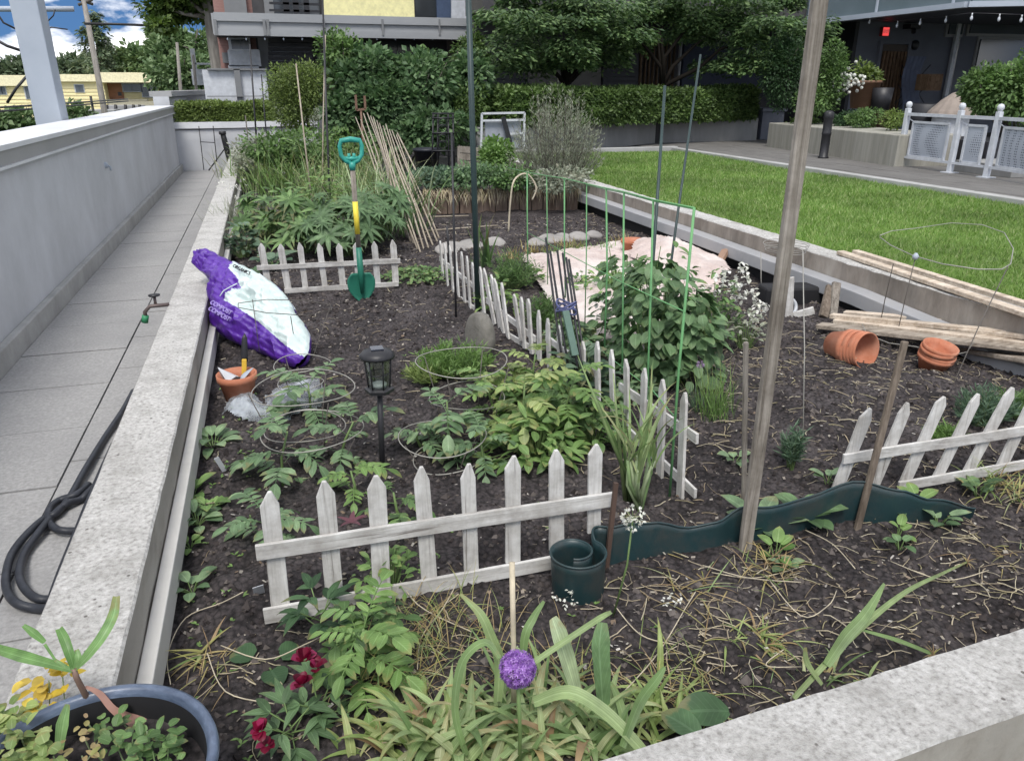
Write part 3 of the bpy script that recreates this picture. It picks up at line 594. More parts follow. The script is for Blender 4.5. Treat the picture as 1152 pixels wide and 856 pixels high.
for k, (x0, y0, x1, y1) in enumerate(((303, -40, 358, 21), (466, -40, 492, 21), (305, 48, 352, 75), (372, 45, 420, 74), (424, 45, 470, 72))):
    mb = MB(); yb(mb, x0, y0, x1, y1, BY+1.02, .1); wn = mb.build('window', slat, bt)
    mb = MB(); yb(mb, x0+2, y0+2, (x0+x1)/2-1, y1-2, BY+.98, .05); yb(mb, (x0+x1)/2+1, y0+2, x1-2, y1-2, BY+.98, .05); mb.build('pane', glassy('dark_glass', (.035, .04, .045)), wn)
mb = MB(); [yb(mb, x, -40, x+1, 22, BY-.2, .05) for x in (320, 331, 343)]; [yb(mb, 303, y, 360, y+1, BY-.2, .05) for y in (4, 12)]; mb.build('balcony_furniture', M['metal_black'], bt)
mb = MB()
for y in range(-12, 21, 2): yb(mb, 508, y, 549, y+1.1, BY+.3, .06)
mb.build('louvre_blind', M['metal_white'], bt)
mb = MB(); yb(mb, 492, -40, 506, 22, BY+.5, .1); mb.build('blue_bin', plain('slate_blue', (.05, .075, .13)), bt)
mb = MB()
for y in range(44, 78, 5): yb(mb, 302, y, 352, y+3.6, BY+.85, .05)
mb.build('slatted_screen', slat, bt)
for x0, x1 in ((420, 424), (505, 510), (364, 372)):
    mb = MB(); yb(mb, x0, 44, x1, 110, BY+.9, .1); mb.build('post', plain('taupe_post', (.13, .11, .1)), bt)
# window with little balcony on the brick wall
mb = MB(); yb(mb, 260, 43, 281, 75, BY+1.05, .1); wn = mb.build('window', M['metal_white'], bt)
mb = MB(); yb(mb, 263, 45, 270, 72, BY+1.0, .06); yb(mb, 272, 45, 279, 60, BY+1.0, .06); mb.build('pane', glassy('dark_glass_small', (.04, .045, .05)), wn)
mb = MB(); yb(mb, 257, 74, 291, 77, BY+.7, .5); [yb(mb, x, 57, x+1, 75, BY+.7, .04) for x in range(258, 292, 3)]; yb(mb, 257, 56, 291, 57.5, BY+.68, .06); mb.build('balcony', M['metal_white'], bt)
# string of small lights under fascia
t = thing('string_lights', 'string of small bulbs hanging under the grey balcony fascia of the brick building', 'string lights', YP(400, 42, BY-.9))
mb = MB(); mb.tube([YP(x, 42+1.2*math.sin(x*.09), BY-1.0) for x in range(243, 563, 8)], .008, 4); mb.build('cord', M['metal_black'], t)
for x in range(256, 560, 21):
    mb = MB(); mb.lathe([(0, -.035), (.016, -.02), (.018, 0), (.009, .02), (0, .03)], YP(x, 44, BY-1.0), n=8); mb.build('bulb', M['metal_grey'], t)
# white screen wall behind the hedge
t = thing('white_screen_wall', 'white panelled screen wall behind the clipped hedge and the street tree', 'wall', YP(265, 118, 19.3))
for (x0, x1) in ((233, 268), (269.5, 299)):
    mb = MB(); yb(mb, x0, 79, x1, 122, 19.3, .08); mb.build('panel', M['metal_white'], t)
mb = MB(); yb(mb, 268, 78, 269.5, 122, 19.2, .1); yb(mb, 233, 108, 300, 109.2, 19.15, .04); yb(mb, 233, 77.5, 300, 79, 19.2, .1); mb.build('frame', gcl, t)
# balcony frame left of the trunk
mb = MB(); yb(mb, 217, 55, 218.5, 82, 26, .05); yb(mb, 217, 71, 240, 73, 26, .05); yb(mb, 217, 82, 240, 84, 26, .05); yb(mb, 217, 78, 232, 96, 26.2, .1)
tag(mb.build('porch_frame', M['metal_white']), 'white porch frame seen between the leaves left of the street tree trunk', 'porch')
# ---- middle building behind the maples
mt = thing('dark_building', 'dark clad terrace building with a wooden door behind the maple trees', 'building', (8.5, 17.6, .24))
mb = MB(); mb.box(4.6, 12.5, 17.65, 17.95, .2, 4.2); mb.build('wall', dk, mt)
mb = MB(); mb.box(4.4, 12.6, 16.2, 17.6, 2.75, 3.3); mb.build('overhang', dk, mt)
mb = MB(); yb(mb, 595, 62, 677, 100, 17.5, .14); mb.build('concrete_panel', noisemat('warm_concrete_panel', [(.3, (.11, .105, .095)), (.7, (.17, .16, .145))], scale=1.5, bump=.05), mt)
mb = MB(); yb(mb, 765, 48, 862, 118, 17.5, .14); mb.build('blue_panel', noisemat('blue_grey_panel', [(.3, (.03, .036, .055)), (.7, (.045, .052, .075))], scale=1, bump=0), mt)
mb = MB()
for y in range(60, 108, 5): yb(mb, 541, y, 594, y+4.2, 17.55, .07)
mb.build('horizontal_siding', slat, mt); mb = MB()
for y in range(60, 108, 5): yb(mb, 678, y-3, 718, y+1.2, 17.55, .07)
mb.build('horizontal_siding', slat, mt)
mb = MB()
for k in range(9): yb(mb, 720+k*4.6, 46, 724+k*4.6, 100, 17.5, .12)
dd = mb.build('door', grain('brown_door', (.13, .085, .05), (.2, .14, .09), (.05, .035, .025), axis=2), mt)
mb = MB(); yb(mb, 762, 46, 768, 110, 17.45, .1); yb(mb, 716, 44, 768, 46.5, 17.45, .1); mb.build('frame', M['cap'], dd)
# ---- hedge planters on the terrace
A1 = G(642, 168.5, .25); B1 = G(737, 161.5, .25); A2 = G(744, 161, .25); B2 = G(851, 158, .25)
def cplanter(A, B, h, depth, label, mat=M['concrete_far']):
    t = thing('concrete_planter', label, 'planter', A.lerp(B, .5)); ax = (B-A).normalized(); n = Vector((-ax.y, ax.x, 0)); mb = MB()
    mb.bar(A+n*depth/2+Vector((0, 0, h/2-.02)), B+n*depth/2+Vector((0, 0, h/2-.02)), depth, h+.04, n); bevel(mb.build('concrete_body', mat, t), .015); return t
cplanter(A1-(B1-A1)*.9, B1, .46, 1.2, 'long smooth concrete planter wall under the left half of the boxwood hedge')
cplanter(A2, B2, .46, 1.2, 'smooth concrete planter wall under the right half of the boxwood hedge')
mb = MB(); mb.bar(A2-Vector((.14, -.03, 0)), A2-Vector((.14, -.03, -.5)), .12, .12, (1, 0, 0)); tag(mb.build('dark_post', M['metal_black']), 'dark metal post in the gap between the two hedge planters', 'post')
zt = Vector((0, 0, .44))
hedge('boxwood_hedge', 'dense dark green boxwood hedge growing in the long terrace planter', (A1-(B1-A1)*.62+zt, B2-(B2-A2)*.02+zt+Vector((0, .05, 0))), 1.0, .58, 42000, .075, .045, LF['hedge'], 5)
# ---- japanese maples
def maple(base, stems, pads, label, seed):
    r = random.Random(seed); t = thing('japanese_maple', label, 'tree', base, 'japanese maples in the terrace planter'); mb = MB()
    for s in stems:
        b = Vector(base); mb.tube([b, b.lerp(Vector(s), .4)+Vector((r.gauss(0, .12), 0, .02)), b.lerp(Vector(s), .75)+Vector((r.gauss(0, .1), 0, .1)), s], [.05, .038, .03, .012], 7)
    mb.build('trunk', plain('dark_maple_bark', (.014, .012, .01), .95, spec=.05), t); mb = MB()
    for (x, y, Y, wx, wz, n) in pads:
        c = YP(x, y, Y)
        for k in range(n):
            a = r.uniform(0, 6.28); q = r.random()**.5; p = c+Vector((math.cos(a)*q*wx, math.sin(a)*q*wx*.8, wz*r.gauss(0, .5)-.35*wz*q*q-.08*q*wx))
            mb.quad_leaf(p, (math.cos(a)+r.gauss(0, .6), math.sin(a)+r.gauss(0, .6), -.4), (r.gauss(0, .45), r.gauss(0, .45), 1), .12*r.uniform(.6, 1.3), .055*r.uniform(.7, 1.3))
    mb.build('crown', LF['maple'], t)
r = random.Random(41)
p1 = [(x+r.uniform(-8, 8), y+r.uniform(-5, 5), 14.4+r.uniform(-.8, 1.2), r.uniform(.35, .8), r.uniform(.08, .26), r.randint(520, 1050)) for x, y in ((560, 60), (580, 40), (575, 18), (610, 55), (600, 25), (640, 45), (650, 18), (680, 38), (690, 12), (630, 2), (665, 55), (575, 0), (600, -15), (660, -15), (700, 30), (640, 66), (590, 72), (690, 60), (612, 12), (668, 2))]
maple(YP(637, 96, 14.4), [YP(605, 60, 14.4), YP(625, 50, 14.7), YP(640, 45, 14.2), YP(660, 52, 14.5), YP(680, 60, 14.5), YP(650, 20, 14.6)], p1, 'dark layered japanese maple with many thin stems in front of the grey concrete panel', 42)
p2 = [(x+r.uniform(-8, 8), y+r.uniform(-4, 4), 14.6+r.uniform(-.8, 1.0), r.uniform(.35, .8), r.uniform(.08, .26), r.randint(520, 1050)) for x, y in ((715, 40), (730, 15), (760, 35), (745, 0), (790, 25), (775, 5), (815, 40), (825, 15), (850, 35), (845, 5), (875, 22), (890, 45), (820, 68), (880, 0), (700, 5), (800, -12), (840, 60), (865, 62), (905, 25))]
maple(YP(746, 97, 14.6), [YP(715, 45, 14.5), YP(735, 30, 14.4), YP(750, 25, 14.9), YP(790, 45, 14.6), YP(830, 50, 14.6), YP(770, 20, 14.8)], p2, 'wide dark japanese maple in front of the wooden door', 43)
# ================================================================ terrace at the right
rt = thing('apartment_building', 'blue grey apartment building with an exit sign and curved balcony over the terrace', 'building', (14, 16, .24))
rw = noisemat('blue_grey_wall', [(.3, (.12, .13, .155)), (.7, (.16, .17, .2))], scale=1.5, bump=.03)
fas = noisemat('teal_grey_fascia', [(.3, (.1, .135, .15)), (.7, (.14, .18, .2))], scale=1, bump=0, rough=.5)
WY = 16.0
mb = MB(); a = YP(957, 97, WY); mb.box(a.x, 22, WY, WY+.3, .2, 2.95); mb.build('wall', rw, rt)
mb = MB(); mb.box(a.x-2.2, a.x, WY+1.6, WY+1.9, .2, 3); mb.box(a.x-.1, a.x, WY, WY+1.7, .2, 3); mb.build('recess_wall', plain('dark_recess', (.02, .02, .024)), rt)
e1 = XP(1092, 8, 12); mb = MB()
mb.bar((12, e1.y, 3.15), (12, 26, 3.15), .12, .95, (1, 0, 0)); mb.bar((12, e1.y, 3.15), (17.5, e1.y-3.2, 3.15), .12, .95, (0, 1, 0)); mb.build('balcony_fascia', fas, rt)
mb = MB(); mb.bar((11.93, e1.y, 2.67), (11.93, 26, 2.67), .16, .09, (1, 0, 0)); mb.bar((11.93, e1.y, 2.67), (17.5, e1.y-3.28, 2.67), .16, .09, (0, 1, 0)); mb.build('fascia_lip', M['metal_grey'], rt)
mb = MB(); mb.add([(12, 26, 2.72), (12, e1.y, 2.72), (17.5, e1.y-3.2, 2.72), (24, e1.y-3.2, 2.72), (24, 26, 2.72)], [(0, 1, 2, 3, 4)]); mb.add([(12, 26, 3.6), (12, e1.y, 3.6), (17.5, e1.y-3.2, 3.6), (24, e1.y-3.2, 3.6), (24, 26, 3.6)], [(0, 1, 2, 3, 4)]); mb.build('soffit', plain('soffit', (.1, .105, .12)), rt)
for k in (0, 1.9, 4.0, 6.2, 8.6):
    mb = MB(); mb.box(11.9, 11.935, e1.y+k+.3, e1.y+k+.34, 2.72, 3.62); mb.build('fascia_joint', M['metal_grey'], rt)
mb = MB(); mb.box(13.2, 24, 12.5, 26, 3.6, 6.6); mb.build('upper_wall', rw, rt)
for y0, y1 in ((12.8, 14.2), (14.6, 15.2), (15.8, 18.5)):
    mb = MB(); mb.box(13.1, 13.19, y0, y1, 3.7, 5.8); wn = mb.build('upper_window', M['cap'], rt)
    mb = MB(); mb.box(13.06, 13.095, y0+.08, y1-.08, 3.75, 5.7); mb.build('pane', glassy('upper_glass', (.02, .025, .03)), wn)
gl = glassy('terrace_glass', (.05, .062, .07), .1)
for (x0, y0, x1, y1) in ((1061, 46, 1076, 112), (1086, 46, 1160, 118), (1064, 24, 1082, 39), (1088, 22, 1160, 38)):
    p0 = YP(x0, y1, WY); p1 = YP(x1, y0, WY); 
    mb = MB(); mb.box(p0.x-.06, p1.x+.06, WY-.05, WY-.005, p0.z-.06, p1.z+.06); wn = mb.build('window', M['cap'], rt)
    mb = MB(); mb.box(p0.x, p1.x, WY-.09, WY-.052, p0.z, p1.z); mb.build('pane', gl, wn)
mb = MB(); p0 = YP(1056, 120, WY); mb.box(p0.x, p0.x+.1, WY-.13, WY-.06, .24, 2.9); mb.build('white_mullion', M['metal_white'], rt)
dcol = grain('brown_slat_door', (.16, .1, .06), (.24, .16, .1), (.05, .03, .02), axis=2)
mb = MB(); p0 = YP(987, 70, WY); dx = p0.x
mb.box(dx, dx+.74, WY-.06, WY-.01, .25, 2.25); dd = mb.build('door', plain('door_dark', (.05, .035, .025)), rt)
mb = MB()
for k in range(7): mb.bar((dx+.07+k*.1, WY-.09, .3), (dx+.09+k*.1, WY-.09, 2.1), .055, .04, (1, 0, 0))
mb.build('slat', dcol, dd)
mb = MB(); mb.box(dx-.07, dx, WY-.1, WY, .25, 2.33); mb.box(dx+.74, dx+.81, WY-.1, WY, .25, 2.33); mb.box(dx, dx+.74, WY-.1, WY, 2.26, 2.33); mb.build('frame', rw, dd)
# lattice trellis with a drape
t = thing('garden_trellis', 'diamond lattice trellis with a grey blue drape beside the brown door', 'trellis', YP(1030, 105, WY-.4))
mb = MB(); p0 = YP(1016, 62, WY-.4); X0, X1, Z0, Z1 = p0.x, p0.x+.85, .3, p0.z
for k in range(-9, 9):
    for s in (1, -1):
        z0 = Z0+k*.22; pts = []
        xa, xb = X0, X1; za, zb = (z0, z0+(X1-X0)) if s > 0 else (z0+(X1-X0), z0)
        if min(za, zb) > Z0 and max(za, zb) < Z1: mb.bar((xa, WY-.4+.01*s, za), (xb, WY-.4+.01*s, zb), .02, .008, (0, 1, 0))
mb.build('lattice', M['metal_black'], t)
mb = MB(); vs = []
for j in range(13):
    for i in range(13): vs.append((X0+.12+.5*i/12+.1*math.sin(j*.5), WY-.47+.035*math.sin(i*2.1+j*.3), Z0+(Z1-Z0)*.98*j/12))
mb.add(vs, [(j*13+i, j*13+i+1, (j+1)*13+i+1, (j+1)*13+i) for j in range(12) for i in range(12)], True); mb.build('drape', plain('grey_blue_cloth', (.12, .14, .2), .8), t)
# exit sign
t = thing('exit_sign', 'small glowing red exit sign on the wall above the brown door', 'sign', YP(996, 36, WY-.05))
p0 = YP(991.5, 41, WY-.08); p1 = YP(1000.5, 31, WY-.08)
mb = MB(); mb.box(p0.x, p1.x, WY-.1, WY-.01, p0.z, p1.z); mb.build('housing', plain('exit_red_housing', (.3, .03, .03)), t)
em, nt = newmat('exit_red_glow'); eb = N(nt, 'ShaderNodeEmission'); eb.inputs[0].default_value = (1, .09, .09, 1); eb.inputs[1].default_value = .9; eo = N(nt, 'ShaderNodeOutputMaterial'); nt.links.new(eb.outputs[0], eo.inputs[0])
def text(body, size, loc, rot, mat, name, parent, ext=.002, align='CENTER', sx=1):
    cu = bpy.data.curves.new(name, 'FONT'); cu.body = body; cu.size = size; cu.extrude = ext; cu.align_x = align; cu.align_y = 'CENTER'
    o = bpy.data.objects.new(name, cu); C.objects.link(o); o.data.materials.append(mat); o.rotation_euler = rot
    q = parent; off = Vector((0, 0, 0))
    while q: off += q.location; q = q.parent
    me = bpy.data.meshes.new_from_object(o); bpy.data.objects.remove(o); o = bpy.data.objects.new(name, me); C.objects.link(o); o.rotation_euler = rot
    o.location = Vector(loc)-off; o.parent = parent; o.scale = (sx, 1, 1); return o
mb = MB(); mb.box(p0.x+.008, p1.x-.008, WY-.106, WY-.101, p0.z+.008, p1.z-.008); mb.build('face', em, t)
text('EXIT', .1, ((p0.x+p1.x)/2, WY-.112, (p0.z+p1.z)/2), (R(90), 0, 0), plain('sign_white', (.75, .6, .6)), 'lettering', t, sx=.8)
mb = MB(); c = YP(1030, 51, WY-.05); mb.lathe([(0, -.06), (.1, -.05), (.11, .0), (.08, .03), (0, .04)], c, (0, -1, 0), 16); tag(mb.build('wall_light', M['metal_black']), 'round dark wall light right above the lattice trellis', 'lamp')
mb = MB(); c = YP(1027, 31, WY-.15); mb.box(c.x-.16, c.x+.14, WY-.25, WY-.01, c.z-.04, c.z+.06); mb.tube([c+Vector((-.06, -.1, -.05)), c+Vector((-.1, -.16, -.12))], .05, 8); tag(bevel(mb.build('floodlight', M['metal_black'])), 'dark twin floodlight high on the wall right of the red exit sign', 'lamp')
# string lights below the fascia
t = thing('string_lights', 'string of pale bulbs hanging under the curved blue grey balcony of the terrace', 'string lights', (12, 14, 2.6))
ptsb = [XP(x, y, 12.05) if x < 1094 else YP(x, y, e1.y-.25-(x-1094)*.008) for x, y in ((979, 20), (1010, 24), (1036, 21), (1065, 18), (1094, 15), (1125, 16), (1150, 17))]
mb = MB(); mb.tube(ptsb, .008, 4); mb.build('cord', M['metal_black'], t)
for q in ptsb:
    mb = MB(); mb.tube([q, q-Vector((0, 0, .05))], .012, 6); mb.lathe([(.01, -.04), (.022, -.07), (.024, -.09), (.014, -.115), (0, -.12)], q, n=10); mb.build('bulb', M['metal_white'], t)
# patio clutter
mb = MB(); c = YP(1048, 93, 14.6); mb.box(c.x-.2, c.x+.2, 14.5, 14.85, c.z-.17, c.z+.17); mb.box(c.x-.16, c.x+.16, 14.47, 14.5, c.z-.13, c.z-.02); mb.box(c.x-.16, c.x+.16, 14.47, 14.5, c.z+.02, c.z+.13)
tag(bevel(mb.build('wooden_crate', dcol)), 'brown wooden crate on the terrace between the lattice and the white mullion', 'crate')
mb = MB(); c = YP(1040, 124, 12.2); mb.lathe([(.28, 0), (.33, .45), (.36, .78), (.33, .8), (.3, .74)], (c.x, c.y, .25), n=20, wob=.03); tag(mb.build('covered_barbecue', plain('black_cover', (.015, .016, .02))), 'black fabric covered barbecue behind the white railing', 'barbecue')
t = thing('covered_fire_table', 'pale round drum with a pleated tan conical cover behind the railing', 'garden furniture', YP(1072, 124, 11.6))
c = YP(1072, 120, 11.6); mb = MB(); mb.lathe([(.3, 0), (.31, .3), (.3, .62)], (c.x, c.y, .25), n=24); mb.build('drum', M['metal_white'], t)
mb = MB(); n = 28
prof = [(.4, .6), (.36, .68), (.2, .86), (.05, .98), (0, 1.0)]; vs = []
for rr_, z in prof:
    for j in range(n): q = rr_*(1+.05*(j % 2)); vs.append((c.x+q*math.cos(6.283*j/n), c.y+q*math.sin(6.283*j/n), .25+z))
mb.add(vs, [(i*n+j, i*n+(j+1) % n, (i+1)*n+(j+1) % n, (i+1)*n+j) for i in range(4) for j in range(n)]); mb.build('cover', plain('tan_cover', (.25, .21, .18), .8), t)
mb = MB(); c = YP(895, 110, 13.9); c2 = G(864, 158, .25); mb.box(c2.x-.1, c2.x+.45, c2.y+.15, c2.y+.75, .25, .83); mb.box(c2.x-.14, c2.x+.48, c2.y+.1, c2.y+.8, .83, .9)
tag(bevel(mb.build('utility_cabinet', plain('slate_cabinet', (.1, .11, .14))), .01), 'slate grey utility cabinet between the two terrace planters', 'cabinet')
# planter at the right with mixed plants
P1 = G(862, 165, .25); P2 = G(1006, 187.5, .25)
t = thing('concrete_planter', 'streaked concrete terrace planter with flowering pots behind the wooden post', 'planter', P1.lerp(P2, .5))
mb = MB(); ax = (P2-P1).normalized(); nn = Vector((-ax.y, ax.x, 0)); nn = nn if nn.x > 0 else -nn
mb.bar(P1+nn*.5+Vector((0, 0, .21)), P2+nn*.5+Vector((0, 0, .21)), 1.0, .46, nn); bevel(mb.build('concrete_body', noisemat('streaked_concrete', [(.3, (.25, .24, .2)), (.7, (.36, .35, .31))], scale=3, bump=.1, stretch=(3, 3, .3), stain=(.14, .14, .12), stain_scale=2), t), .015)
b = G(926, 178, .25); mb = MB(); mb.lathe([(0, 0), (.085, 0), (.085, .02), (.07, .03), (.07, .36), (.075, .365), (.075, .4), (.07, .41), (.07, .6), (.08, .62), (.08, .7), (.04, .73), (0, .73)], b, n=20); tag(mb.build('bollard_light', M['metal_black']), 'black bollard light standing in front of the streaked terrace planter', 'bollard')
def shrub(name, label, cat, parts, leaf, L, W, seed, base=None, stems=0, group=None, shell=.5, up=.5, floor=None, stem_r=.02, grow=1.3):
    parts = [(c, tuple(x*grow for x in rad), int(n*1.25)) for c, rad, n in parts]
    r = random.Random(seed); base = base or parts[0][0]; t = thing(name, label, cat, base, group)
    if stems:
        mb = MB()
        for k in range(stems):
            c, rad, n = parts[k % len(parts)]; c = Vector(c); tp = c+Vector((r.uniform(-.6, .6)*rad[0], r.uniform(-.6, .6)*rad[1], r.uniform(0, .6)*rad[2])); b0 = Vector(base)+Vector((r.gauss(0, .08), r.gauss(0, .08), 0))
            mb.tube([b0, b0.lerp(tp, .5)+Vector((r.gauss(0, .05), 0, 0)), tp], [stem_r, stem_r*.7, stem_r*.3], 5)
        mb.build('stem', BARK, t)
    mb = MB()
    for c, rad, n in parts: leaf_ball(mb, c, rad, n, L, W, r, 6, up, shell, floor=floor)
    mb.build('foliage', leaf, t); return t
shrub('evergreen_shrub', 'tall very dark evergreen shrub at the left end of the streaked terrace planter', 'shrub', [(YP(888, 92, 13.7), (.45, .4, .8), 5500)], LF['dark'], .06, .03, 51, stems=4)
shrub('leafy_shrub', 'bright green airy shrub in the terrace planter right of the wooden post', 'shrub', [(YP(928, 88, 12.6), (.3, .3, .5), 2600), (YP(942, 78, 12.5), (.25, .25, .35), 900), (YP(920, 112, 12.6), (.35, .3, .3), 1300)], LF['mid'], .07, .035, 52, stems=5)
shrub('potted_shrub', 'low pale green flowering plant on the streaked terrace planter', 'plant', [(YP(972, 131, 11.3), (.28, .22, .16), 1500)], LF['mid'], .05, .025, 53)
shrub('potted_shrub', 'small yellow green plant at the right end of the streaked terrace planter', 'plant', [(YP(1000, 134, 10.4), (.2, .2, .12), 900)], LF['yhedge'], .045, .02, 54)
shrub('potted_shrub', 'dark low plant with tiny white flowers beside the black bollard light', 'plant', [(YP(948, 134, 11.9), (.25, .2, .13), 1100)], LF['dark'], .045, .022, 55)
shrub('creeping_plant', 'grey green trailing plant at the foot of the dark evergreen shrub', 'plant', [(YP(905, 137, 12.9), (.35, .2, .1), 800)], LF['hedge'], .045, .022, 56)
wfl = leafmat('white_petal', [(.62, .62, .58), (.75, .75, .72), (.55, .56, .5)], trans=.2)
mb = MB(); rr = random.Random(9)
for (x, y, n, s) in ((953, 86, 26, .12), (948, 96, 16, .1), (968, 92, 14, .08)):
    for k in range(n): c = YP(x, y, 12.4)+Vector((rr.gauss(0, s), rr.gauss(0, s), rr.gauss(0, s))); mb.lathe([(0, -.03), (.035, 0), (.02, .03), (0, .035)], c, rv(), 6)
tag(mb.build('white_blossom', wfl), 'cluster of white blossoms beside the bright green airy shrub', 'flowers')
t = thing('terracotta_planter', 'tall brown planter tub with leafy plant on the terrace left of the brown door', 'planter', YP(975, 118, 13))
mb = MB(); c = YP(970, 116, 12.9); mb.lathe([(.0, 0), (.2, 0), (.28, .45), (.3, .45), (.3, .5), (.26, .5), (.25, .44), (0, .42)], (c.x, c.y, c.z-.1), n=20); mb.build('pot', plain('brown_clay', (.18, .1, .06)), t)
mb = MB(); leaf_ball(mb, (c.x, c.y, c.z+.55), (.3, .3, .3), 700, .09, .05, rr, 5); mb.build('foliage', LF['yhedge'], t)
mb = MB(); c = YP(1000, 118, 12.6); mb.lathe([(0, 0), (.16, 0), (.2, .4), (.17, .4), (.16, .36), (0, .35)], (c.x-.2, c.y, c.z-.1), n=18); tag(mb.build('dark_tub', M['metal_black']), 'tall dark tub standing on the terrace below the brown door', 'tub')
shrub('laurel_bush', 'large bright green leafy bush rising behind the railing at the right edge', 'shrub', [(YP(1130, 96, 9.6), (.55, .5, .42), 5500), (YP(1155, 85, 9.4), (.5, .5, .5), 3000), (YP(1108, 108, 9.8), (.3, .3, .25), 1400)], LF['mid'], .075, .042, 57, base=YP(1135, 150, 9.7), stems=6)
# railing
def railing(bases, tops, label, third=None):
    t = thing('terrace_railing', label, 'railing', bases[0])
    for b in bases:
        mb = MB(); mb.bar(b, b+Vector((0, 0, .8)), .065, .065, (1, 0, 0)); pt = bevel(mb.build('post', M['metal_white'], t), .006)
        mb = MB(); mb.box(b.x-.08, b.x+.08, b.y-.08, b.y+.08, b.z, b.z+.012); mb.build('base_plate', M['metal_white'], pt)
        mb = MB(); mb.lathe([(0, .79), (.025, .8), (.03, .815), (.042, .835), (.042, .86), (.03, .885), (0, .895)], b, n=14); mb.build('finial', M['metal_white'], pt)
    for p, q in zip(bases, bases[1:]):
        a = (q-p).normalized(); z = Vector((0, 0, 1)); n = a.cross(z)
        mb = MB(); mb.bar(p+z*.72, q+z*.72, .05, .04, n); mb.build('top_rail', M['metal_white'], t)
        mb = MB(); mb.bar(p+z*.13, q+z*.13, .04, .03, n); mb.build('bottom_rail', M['metal_white'], t)
        i0, i1 = p+a*.16, q-a*.16; mb = MB()
        mb.bar(i0+z*.14, i0+z*.62, .03, .03, n); mb.bar(i1+z*.14, i1+z*.62, .03, .03, n); mb.bar(i0+z*.62, i1+z*.62, .03, .03, n); mb.bar(i0+z*.155, i1+z*.155, .03, .03, n); mb.bar(p+z*.68, p+a*.16+z*.62, .01, .01, n); fr = mb.build('panel_frame', M['metal_white'], t)
        mb = MB(); vs = []; nu, nv = 24, 14; w_ = (i1-i0).length
        for j in range(nv+1):
            for i in range(nu+1): u = i/nu; v = j/nv; vs.append(tuple(i0.lerp(i1, .02+.96*u)+z*(.165+.44*v)+n*(.012*math.sin(v*math.pi)*math.sin(u*3.1))))
        mb.add(vs, [(j*(nu+1)+i, j*(nu+1)+i+1, (j+1)*(nu+1)+i+1, (j+1)*(nu+1)+i) for j in range(nv) for i in range(nu)], True)
        mb.build('mesh_panel', meshmat, fr)
meshmat, nt = newmat('perforated_sheet'); Lk = nt.links.new
tcx = N(nt, 'ShaderNodeTexCoord'); vx = N(nt, 'ShaderNodeTexVoronoi', i_Scale=34.0, i_Randomness=0.1); Lk(tcx.outputs['Object'], vx.inputs[0]); rx = ramp(nt, [(.28, (.07, .08, .1)), (.36, (.36, .39, .44))]); Lk(vx.outputs['Distance'], rx.inputs[0])
bx_ = N(nt, 'ShaderNodeBsdfPrincipled'); Lk(rx.outputs[0], bx_.inputs[0]); bx_.inputs['Roughness'].default_value = .5; ox = N(nt, 'ShaderNodeOutputMaterial'); Lk(bx_.outputs[0], ox.inputs[0])
rb = [G(1011, 186.5, .25), G(1068, 194.5, .25), G(1109, 200, .25), G(1178, 212, .25)]
railing(rb, None, 'white metal railing with perforated panels and ball topped posts on the terrace')
mb = MB(); c = G(1090, 197, .25); mb.box(c.x+.2, c.x+.9, c.y-.45, c.y+.45, .25, .4); tag(bevel(mb.build('concrete_block', M['concrete_far'])), 'low concrete block behind the middle railing panel', 'block')
mb = MB(); c = G(1040, 186, .25); mb.box(c.x+.35, c.x+1.3, c.y-.7, c.y+.4, .25, .62); tag(bevel(mb.build('low_planter_box', plain('dark_planter_box', (.02, .02, .025)))), 'dark box in the shadow behind the first railing panel', 'box')
# ================================================================ far end of the bed: shrubs, frames
shrub('cedar_shrub', 'rounded yellow green cedar shrub left of the big dark leafy shrub', 'shrub', [(YP(340, 112, 13.6), (.52, .45, .55), 7500), (YP(330, 92, 13.6), (.4, .4, .3), 2500)], LF['yhedge'], .05, .02, 61, base=YP(340, 150, 13.6), stems=4)
big = leafmat('fig_leaf', [(.05, .105, .04), (.09, .17, .065), (.15, .25, .1), (.07, .14, .052)], vscale=2)
shrub('climbing_shrub', 'large dark leafy shrub covering the back of the bed under the balcony', 'shrub', [(YP(445, 108, 13.2), (.95, .6, .55), 4200), (YP(500, 95, 13.4), (.7, .5, .55), 2400), (YP(420, 90, 13.4), (.6, .5, .5), 1800), (YP(470, 150, 12.8), (.95, .4, .4), 2000), (YP(530, 90, 13.6), (.4, .4, .5), 1200), (YP(395, 130, 13.2), (.45, .4, .5), 1300)], big, .12, .08, 62, base=YP(450, 185, 13.0), stems=8, shell=.75, up=.2, grow=1.06)
shrub('hazel_shrub', 'light green upright shrub poking up above the dark leafy shrub', 'shrub', [(YP(388, 66, 13.7), (.36, .3, .42), 1600), (YP(378, 48, 13.8), (.12, .12, .22), 160), (YP(480, 70, 13.9), (.3, .3, .2), 500)], LF['mid'], .08, .05, 63, base=YP(395, 130, 13.6), stems=7)
shrub('pale_shrub', 'loose green shrub with upright shoots below the right end of the balcony', 'shrub', [(YP(525, 60, 13.9), (.3, .3, .35), 1300), (YP(535, 45, 13.9), (.15, .15, .2), 250), (YP(520, 130, 13.2), (.35, .3, .4), 1500)], LF['hedge'], .07, .035, 64, base=YP(528, 120, 13.7), stems=6)
shrub('low_hedge', 'dark clipped shrub in shade left of the boxwood hedge', 'shrub', [(YP(565, 117, 15.4), (.6, .4, .3), 2200)], LF['dark'], .06, .035, 65)
